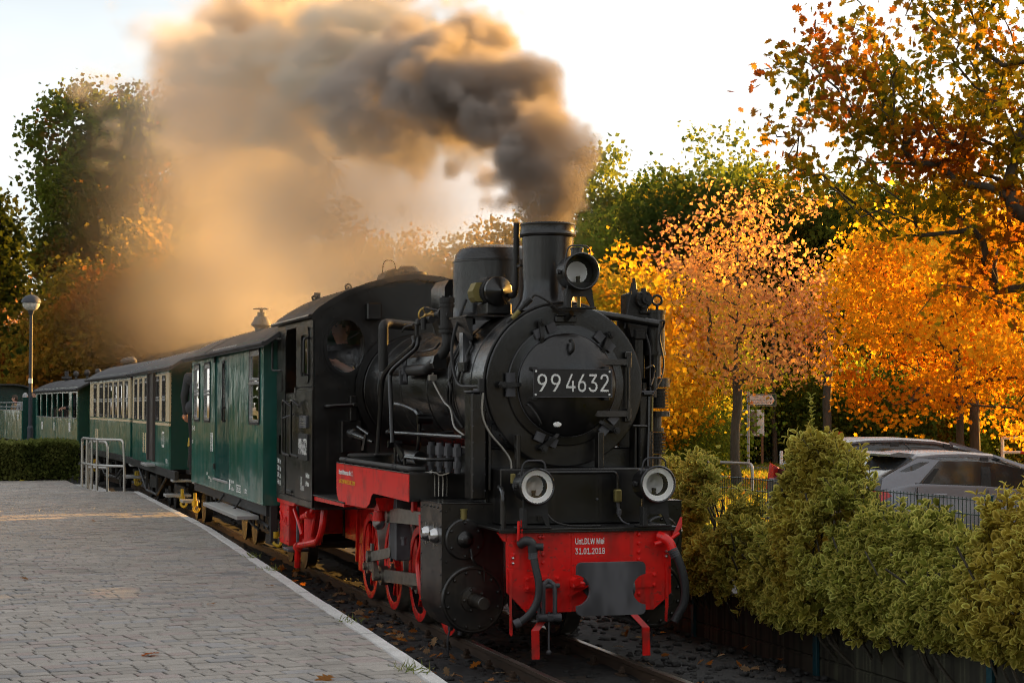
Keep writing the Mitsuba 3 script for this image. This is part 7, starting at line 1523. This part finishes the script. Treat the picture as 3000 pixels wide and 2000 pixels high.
S1 = dict(w=.86, L=3.95, belt=[(0, .93), (.1, 1.0), (.6, 1.09), (1.5, 1.05), (2.4, .97), (2.9, .93), (3.6, .80), (3.95, .66)], roof=[(.05, 1.0), (.12, 1.14), (.72, 1.42), (1.0, 1.445), (1.35, 1.45), (1.75, 1.42), (2.1, 1.31), (2.45, 1.15), (2.85, .95)], cabin=(.06, 2.83), roofx=(.66, 1.80),
          strips=[('rear_pillar', [(.18, 1.02), (.22, 1.14), (.40, 1.24), (.72, 1.385)], [(.60, 1.06), (.68, 1.10), (.86, 1.26), (.98, 1.36)], None), ('centre_pillar', [(1.46, 1.0), (1.50, 1.2), (1.53, 1.39)], [(1.60, 1.0), (1.62, 1.2), (1.63, 1.39)], 'soot'), ('front_pillar', [(1.72, 1.39), (2.1, 1.255), (2.45, 1.09), (2.75, .94)], [(1.72, 1.42), (2.1, 1.30), (2.45, 1.14), (2.80, .955)], None), ('window_trim', [(.62, 1.075), (1.2, 1.055), (2.4, .965)], [(.62, 1.095), (1.2, 1.075), (2.4, .985)], 'soot'), ('quarter_trim', [(.70, 1.08), (.90, 1.26)], [(.80, 1.08), (.96, 1.26)], 'soot')],
          seams=[.62, 1.53, 2.62], handles=[.82, 1.66], mirror=2.28, wheels=[.62, 3.1], tail=[(.02, .55, .85), (.02, .84, .82), (.02, .55, 1.0), (.04, .80, 1.02), (.30, .86, .95), (.25, .83, 1.0)], spoiler=(.44, .76, 1.40, 1.425), ant=1.0, seat=1.65)
p = polar(.1664, 23.7, GZ)
car('hatchback_car', 'silver grey hatchback with roof spoiler parked behind the hedge, nearer of the two cars', p, hd(14), 'car_silver', S1)
S2 = dict(w=.87, L=4.5, belt=[(0, .95), (.2, 1.02), (1.2, 1.03), (2.6, .98), (3.4, .92), (4.2, .78), (4.5, .66)], roof=[(.12, 1.0), (.30, 1.35), (.50, 1.50), (1.0, 1.545), (1.5, 1.55), (2.0, 1.52), (2.5, 1.42), (2.9, 1.27), (3.4, .98)], cabin=(.14, 3.38), roofx=(.44, 2.25),
          strips=[('rear_pillar', [(.20, 1.02), (.32, 1.30), (.50, 1.47)], [(.42, 1.04), (.50, 1.28), (.60, 1.46)], None), ('rear_pillar', [(1.05, 1.03), (1.20, 1.3), (1.30, 1.50)], [(1.25, 1.03), (1.36, 1.3), (1.42, 1.50)], 'soot'), ('centre_pillar', [(2.05, 1.0), (2.08, 1.3), (2.10, 1.47)], [(2.18, 1.0), (2.18, 1.3), (2.19, 1.46)], 'soot'), ('front_pillar', [(2.2, 1.46), (2.6, 1.34), (3.0, 1.15), (3.3, .98)], [(2.2, 1.50), (2.6, 1.39), (3.0, 1.20), (3.36, .99)], None), ('window_trim', [(.4, 1.03), (2.8, .98)], [(.4, 1.05), (2.8, 1.0)], 'soot')],
          seams=[1.15, 2.11, 3.1], handles=[1.35, 2.3], mirror=2.75, wheels=[.8, 3.6], tail=[(.02, .55, .80), (.02, .85, .80), (.04, .6, 1.15), (.06, .80, 1.18), (.28, .87, .9), (.22, .82, 1.1)], ant=.8, seat=2.1)
p = polar(.1400, 27.6, GZ)
car('estate_car', 'grey estate car parked farther back, its roof showing above the hatchback', p, hd(14), 'car_grey', S2)

# ---------------------------------------------------------------- street furniture
scene['lamp_grey'] = pr((0.035, 0.04, 0.052), 0.5, 0.1)
scene['lamp_globe'] = {'type': 'twosided', 'b': {'type': 'principled', 'base_color': rgb(0.62, 0.62, 0.58), 'roughness': 0.3}}
def street_lamp(label, b, h, r=.2, grp=None):
    t = thing('street_lamp', label, 'lamp')
    put('pole', cat([cyl(b, b + [0, 0, 1.05], .068, n=18), cyl(b + [0, 0, 1.05], b + [0, 0, 1.10], .068, .046, 18), cyl(b + [0, 0, 1.10], b + [0, 0, h - .28], .046, .034, 18), cyl(b + [0, 0, h - .28], b + [0, 0, h - .18], .05, .075, 18)]), 'lamp_grey', t)
    o = b + [0, 0, h - .02]
    put('globe', lathe([(.07, -.17), (.13, -.14), (.185, -.07), (.20, 0), (.205, .01)], o, (0, 0, 1), 32), 'lamp_globe', t)
    put('hood', lathe([(.215, .0), (.225, .01), (.20, .09), (.14, .15), (.06, .185), (.02, .19), (.018, .25), (0, .26)], o, (0, 0, 1), 32), 'lamp_grey', t)
    put('sticker', lathe([(.0475, 2.05), (.0475, 2.16)], b, (0, 0, 1), 18), 'lettering', t)
    return t
b = polar(-.2457, 44.0, .25)
street_lamp('grey post top street lamp with round hood behind the clipped hedge', b, 4.12 - .25)
b = polar(-.2565, 92, GZ)
t = thing('street_lamp', 'slim far street lamp with a flat head at the left edge', 'lamp')
put('pole', cyl(b, b + [0, 0, 3.9], .07, .05, 12), 'lamp_grey', t)
put('lamp_head', bx(b[0] - .95, b[0] + .08, b[1] - .15, b[1] + .15, GZ + 3.85, GZ + 4.0, .05), 'lamp_grey', t)
# tubular railing at the platform end
scene['tube_steel'] = pr((0.52, 0.50, 0.46), 0.32, 0.85)
t = thing('railing', 'tubular steel railing with four posts at the far end of the platform', 'railing')
A, B, Cc = np.array([-2.07, 24.2, PZ]), np.array([-1.9, 22.6, PZ]), np.array([-1.47, 21.98, PZ])
zt, zm = .90, .44
put('top_rail', tube(fillet([A + [0, 0, zt - .05], A + [0.01, -.08, zt], B + [0, 0, zt], Cc + [-.02, .02, zt], Cc + [0, 0, .45], Cc], .09, 6), .024, 10), 'tube_steel', t)
put('middle_rail', tube([A + [0, 0, zm], B + [0, 0, zm], Cc + [0, 0, zm]], .022, 8), 'tube_steel', t)
for q in (0, .33, .66, 1): put('post', cyl(A + (B - A) * q, A + (B - A) * q + [0, 0, zt - .01], .024, n=10), 'tube_steel', t)
t = thing('railing', 'arched steel hoop railing standing behind the platform railing', 'railing')
A, B = np.array([-1.93, 24.6, PZ - .1]), np.array([-1.62, 24.0, PZ - .1])
put('hoop', tube(fillet([A, A + [0, 0, .93], B + [0, 0, .93], B], .14, 6), .024, 10), 'tube_steel', t)
put('middle_rail', cyl(A + [0, 0, .45], B + [0, 0, .45], .02, n=8), 'tube_steel', t)
# paved kerb strip behind the railing
structure('path', prism([(-1.86, 22.13), (-1.28, 22.13), (-1.5, 30), (-2.0, 30)], -.1, .12, 'z'), 'kerb_concrete')
# signpost
scene['sign_green'] = pr((0.012, 0.07, 0.05), 0.4)
scene['print_black'] = pr((0.02, 0.02, 0.02), 0.6)
scene['print_blue'] = pr((0.02, 0.05, 0.25), 0.6)
b = polar(.1205, 61.8, GZ)
t = thing('signpost', 'white direction sign with green arrow tip on a galvanised post', 'signpost')
put('post', cyl(b, b + [0, 0, 2.44], .045, n=14), 'galvanised', t)
R = rotz(-YAW)
def sg(m): return xf(m, R, b)
sp = put('sign_panel', sg(prism(sbox(.03, 1.99, .87, 2.36), -.075, -.055, 'y')), 'sign_green', t, smooth=False)
put('sign_face', sg(prism([(.04, 2.025), (.73, 2.025), (.83, 2.175), (.73, 2.325), (.04, 2.325)], -.079, -.0755, 'y')), 'lettering', sp, smooth=False)
put('sign_rim', sg(prism(sbox(.03, 1.985, .875, 2.365).difference(sbox(.045, 2.0, .86, 2.35)), -.083, -.0795, 'y')), 'galvanised', sp, smooth=False)
for s_, km, z in (('Lobbe', '7.0', 2.245), ('Alt Reddevitz', '4.0', 2.15), ('Bollwerk / Fähre', '2.0', 2.06)):
    put('lettering', sg(text(s_, .05, (.16, -.080, z), 'front', .001, False, w={'Lobbe': .15, 'Alt Reddevitz': .35}.get(s_, .34))), 'print_black', sp, smooth=False)
    put('lettering', sg(text(km, .05, (.555, -.080, z), 'front', .001, False, w=.075)), 'print_black', sp, smooth=False)
put('bus_symbol', sg(bx(.67, .735, -.081, -.0795, 2.19, 2.235, 0)), 'print_blue', sp, smooth=False)
put('walker_symbol', sg(hull([(.68, -.0805, 2.06), (.715, -.0805, 2.06), (.70, -.0805, 2.13), (.70, -.081, 2.1)])), 'print_black', sp, smooth=False)
put('bicycle_symbol', sg(prism(ring2((.085, 2.17), .014, .02).union(ring2((.13, 2.17), .014, .02)), -.081, -.0795, 'y')), 'print_black', sp, smooth=False)
put('clamp', sg(cat([cyl((0, 0, z), (0, 0, z + .035), .055, n=12) for z in (2.06, 2.26)])), 'soot', t, kind='stuff')
# picture board
b = polar(.1216, 66.0, GZ)
scene['post_wood'] = pr((0.20, 0.10, 0.05), 0.7)
def f_photo(p, n, uv):
    g = FB(p.x * 9 + p.y * 3, p.z * 9, 1.0)
    return MX((0.20, 0.155, 0.125), (0.36, 0.29, 0.24), g)
scene['sepia_print'] = pr(mikit.proc(f_photo), 0.7)
scene['sepia_dark'] = pr((0.10, 0.075, 0.06), 0.7)
t = thing('picture_board', 'white information board with a brown picture on wooden posts beside the signpost', 'sign')
def sg(m): return xf(m, R, b)
put('board', sg(bx(-.42, .46, -.02, .02, .98, 1.86, .004)), 'white_enamel', t, smooth=False)
put('picture', sg(bx(-.38, .22, -.024, -.021, 1.06, 1.80, 0)), 'sepia_print', t, smooth=False)
fig = [cat([prism(Point(-.17, 1.58).buffer(.065), -.027, -.0245, 'y'), prism([(-.30, 1.07), (-.27, 1.38), (-.22, 1.52), (-.12, 1.52), (-.08, 1.35), (-.10, 1.07)], -.027, -.0245, 'y')]), cat([prism(Point(.02, 1.53).buffer(.06), -.027, -.0245, 'y'), prism([(-.05, 1.07), (-.04, 1.40), (.07, 1.44), (.12, 1.3), (.10, 1.07)], -.027, -.0245, 'y')])]
for m in fig: put('figure_silhouette', sg(m), 'sepia_dark', t, smooth=False)
put('print_line', sg(cat([bx(.26, .26 + w, -.0235, -.0205, z, z + .012, 0) for z, w in ((1.66, .10), (1.62, .08), (1.58, .10), (1.54, .07), (1.15, .06))])), 'print_black', t, smooth=False, kind='stuff')
for x in (-.36, .40): put('post', sg(bx(x - .04, x + .04, .021, .09, 0, 1.90, .01)), 'post_wood', t, smooth=False)
# small white bollard, steel hoop, white and red barrier, red post
b = polar(.1373, 63.5, GZ)
k = key_of('bollard'); scene[k] = mikit.ply(lathe([(.055, 0), (.055, .50), (.045, .53), (0, .535)], b, (0, 0, 1), 16), 'white_enamel', smooth=40); labels[k] = {'label': 'small white bollard at the roadside right of the picture board', 'category': 'bollard'}
t = thing('hoop_barrier', 'grey tubular hoop guarding the slender tree behind the fence', 'barrier')
A, B = polar(.1225, 44.0, GZ), polar(.090, 46.0, GZ)
put('hoop', tube(fillet([A, A + [0, 0, .70], B + [0, 0, .70], B], .14, 6), .034, 10), 'galvanised', t)
t = thing('barrier', 'white tubular height barrier with a red stripe at the right edge', 'barrier')
b = polar(.2500, 58, GZ)
q = np.array([math.cos(YAW), -math.sin(YAW), 0])
put('frame', cat([pipe([b, b + [0, 0, 1.04], b + q * 2.2 + [0, 0, 1.04], b + q * 2.2], .05, .03, 10)]), 'white_enamel', t)
put('cross_bar', cyl(b + [0, 0, .62], b + q * 2.2 + [0, 0, .62], .045, n=12), 'white_enamel', t)
put('red_stripe', cyl(b + q * .52 + [0, 0, .62], b + q * .82 + [0, 0, .62], .048, n=12), 'tail_red', t)
b = polar(.1675, 64, GZ)
k = key_of('marker_post'); scene[k] = mikit.ply(cat([cyl(b, b + [0, 0, 1.05], .09, n=12), cyl(b + [0, 0, 1.05], b + [0, 0, 1.14], .075, n=12)]), 'tail_red', smooth=40); labels[k] = {'label': 'dull red post standing behind the roof of the estate car', 'category': 'post'}

# ---------------------------------------------------------------- smoke and steam
def volume(lo, hi, res, fn):
    lo, hi = np.array(lo, float), np.array(hi, float)
    nx, ny, nz = [int(math.ceil((h - l) / res)) for l, h in zip(lo, hi)]
    ax = [lo[k] + (hi[k] - lo[k]) * (np.arange(m) + 0.5) / m for k, m in enumerate((nx, ny, nz))]
    Zg, Yg, Xg = np.meshgrid(ax[2], ax[1], ax[0], indexing='ij')
    d = fn(np.stack([Xg, Yg, Zg], -1)).astype(np.float32)
    return mi.VolumeGrid(d[..., None])
# the path of the plume: it rises from the chimney and trails back over the train
PATH = np.array([(0.0, 1.0, 3.0), (0.0, 1.03, 3.35), (-0.01, 1.35, 3.72), (-0.01, 2.1, 4.12), (0, 3.3, 4.50), (0, 5.2, 4.86), (0, 7.2, 5.25), (0, 9.2, 5.66), (-0.1, 12.8, 6.3), (-0.2, 16.5, 6.85), (-0.4, 20, 7.1)])
RAD = np.array([0.18, 0.23, 0.31, 0.40, 0.50, 0.58, 0.72, 0.92, 1.1, 1.1, 1.0])
DEN = np.array([9.0, 9.0, 8.5, 8.0, 7.0, 5.6, 4.2, 3.3, 2.5, 1.4, 0.5])
def along(p):
    pp = smooth_path(PATH, 6); tt = np.linspace(0, len(PATH) - 1, len(pp))
    best, bt = np.full(p.shape[:-1], 1e9), np.zeros(p.shape[:-1])
    for q, t in zip(pp, tt):
        r = np.interp(t, np.arange(len(RAD)), RAD)
        d = np.linalg.norm((p - q) * [1, 1, 1], axis=-1) / r
        w = d < best
        best[w] = d[w]; bt[w] = t
    return best, bt
def billow(p, s, seed): return 1 - np.abs(2 * meshkit.fbm(p / s, 4, seed) - 1)
STEAM = (0.85, 0.745, 0.56)
def puff(p, s, seed):
    n = meshkit.fbm(p / s, 3, seed)
    return np.abs(2 * n - 1) * 2.2
def plume(p):
    d, t = along(p)
    idx = np.arange(len(RAD))
    warp = np.stack([meshkit.noise(p * 1.3 + k * 7.7, 70 + k) for k in range(3)], -1) - 0.5
    q = p + warp * 0.35
    g = np.clip(t / 1.6, 0.06, 1)
    e = d - g * (1.05 * (puff(q, 1.15, 31) - 0.42) + 0.60 * (puff(q, 0.5, 37) - 0.42) + 0.30 * (puff(q, 0.24, 43) - 0.42) + 0.16 * (puff(q, 0.12, 53) - 0.42))
    n2 = meshkit.fbm(q * 3.2, 4, 39)
    soft = 0.06 + 0.04 * t
    k = np.clip((1.0 - e) / soft, 0, 1)
    k = k * k * (3 - 2 * k)
    return np.interp(t, idx, DEN) * k * np.clip(2.6 * (n2 - 0.24), 0.05, 2.0)
def steam(p):
    d, t = along(p)
    idx = np.arange(len(RAD))
    n1 = meshkit.fbm(p * 0.55 + [3, 0, 1], 5, 41); n2 = meshkit.fbm(p * 1.6, 4, 47)
    e = d + 1.1 * (n1 - 0.5) + 0.5 * (n2 - 0.5)
    a = np.interp(t, idx, DEN) * np.clip((1.05 - e) / 0.6, 0, 1) * (0.4 + 1.1 * n2) * 0
    x, y, z = p[..., 0], p[..., 1], p[..., 2]
    # the cloud that hangs under the plume, over the coaches
    zt = np.interp(y, [4.5, 8, 12, 20, 32], [5.2, 5.9, 6.4, 7.0, 7.0]); zl = np.interp(y, [5, 9, 16, 34], [2.4, 2.4, 2.1, 2.0])
    h = np.clip((zt - z) / 0.9, 0, 1) * np.clip((z - zl) / 1.3, 0, 1) * np.clip((y - 2.4) / 3.6, 0, 1) * np.clip((18.5 - y) / 6.5, 0, 1)
    s_ = np.exp(-((x + 0.25 + 0.02 * y) / (0.95 + 0.02 * y)) ** 2)
    b = 0.62 * h * s_ * np.clip(4.5 * (n1 - 0.40), 0, 1.8) * (0.5 + 0.9 * n2)
    fade = np.clip((x + 4.4) / 1.6, 0, 1) * np.clip((4.4 - x) / 1.5, 0, 1) * np.clip((23.8 - y) / 4, 0, 1) * np.clip((z - 1.9) / 0.6, 0, 1) * np.clip((11.4 - z) / 1.2, 0, 1)
    return (a + b) * fade
def cloudbox(base, label, lo, hi, res, fn, albedo, scale, g, shell=None):
    grid = volume(lo, hi, res, fn)
    lo, hi = np.array(lo), np.array(hi)
    to = T().translate(lo.tolist()).scale((hi - lo).tolist())
    c, s = (lo + hi) / 2, (hi - lo) / 2
    scene[base] = {**({'type': 'cube', 'to_world': T().translate(c.tolist()).scale(s.tolist())} if shell is None else mikit.ply(shell)), 'bsdf': {'type': 'null'},
                   'interior': {'type': 'heterogeneous', 'scale': scale, 'albedo': rgb(*albedo), 'sigma_t': {'type': 'gridvolume', 'grid': grid, 'to_world': to, 'filter_type': 'trilinear'}, 'phase': {'type': 'hg', 'g': g}}}
    labels[base] = {'label': label, 'category': 'smoke', 'kind': 'stuff'}
def smoke(p): return 1.6 * plume(p) + steam(p)
cloudbox('smoke_plume', 'dense dark brown grey smoke rising straight from the chimney', (-1.6, -0.2, 3.163), (1.6, 3.5, 6.0), 0.055, smoke, (0.47, 0.43, 0.40), 1.0, 0.35)
cloudbox('smoke_arch', 'dark billowing part of the smoke bending back over the boiler', (-2.6, 3.505, 2.9), (2.2, 6.5, 7.2), 0.065, smoke, (0.56, 0.52, 0.485), 1.0, 0.35)
cloudbox('steam_cloud', 'golden backlit smoke and steam hanging over the cab roof', (-4.6, 6.505, 1.9), (4.0, 10.5, 8.4), 0.10, smoke, (0.80, 0.755, 0.67), 1.0, 0.4)
cloudbox('smoke_trail', 'brown haze of smoke trailing behind over the coaches', (-4.5, 10.505, 1.9), (4.5, 24, 10.5), 0.13, smoke, (0.68, 0.64, 0.59), 1.0, 0.45)
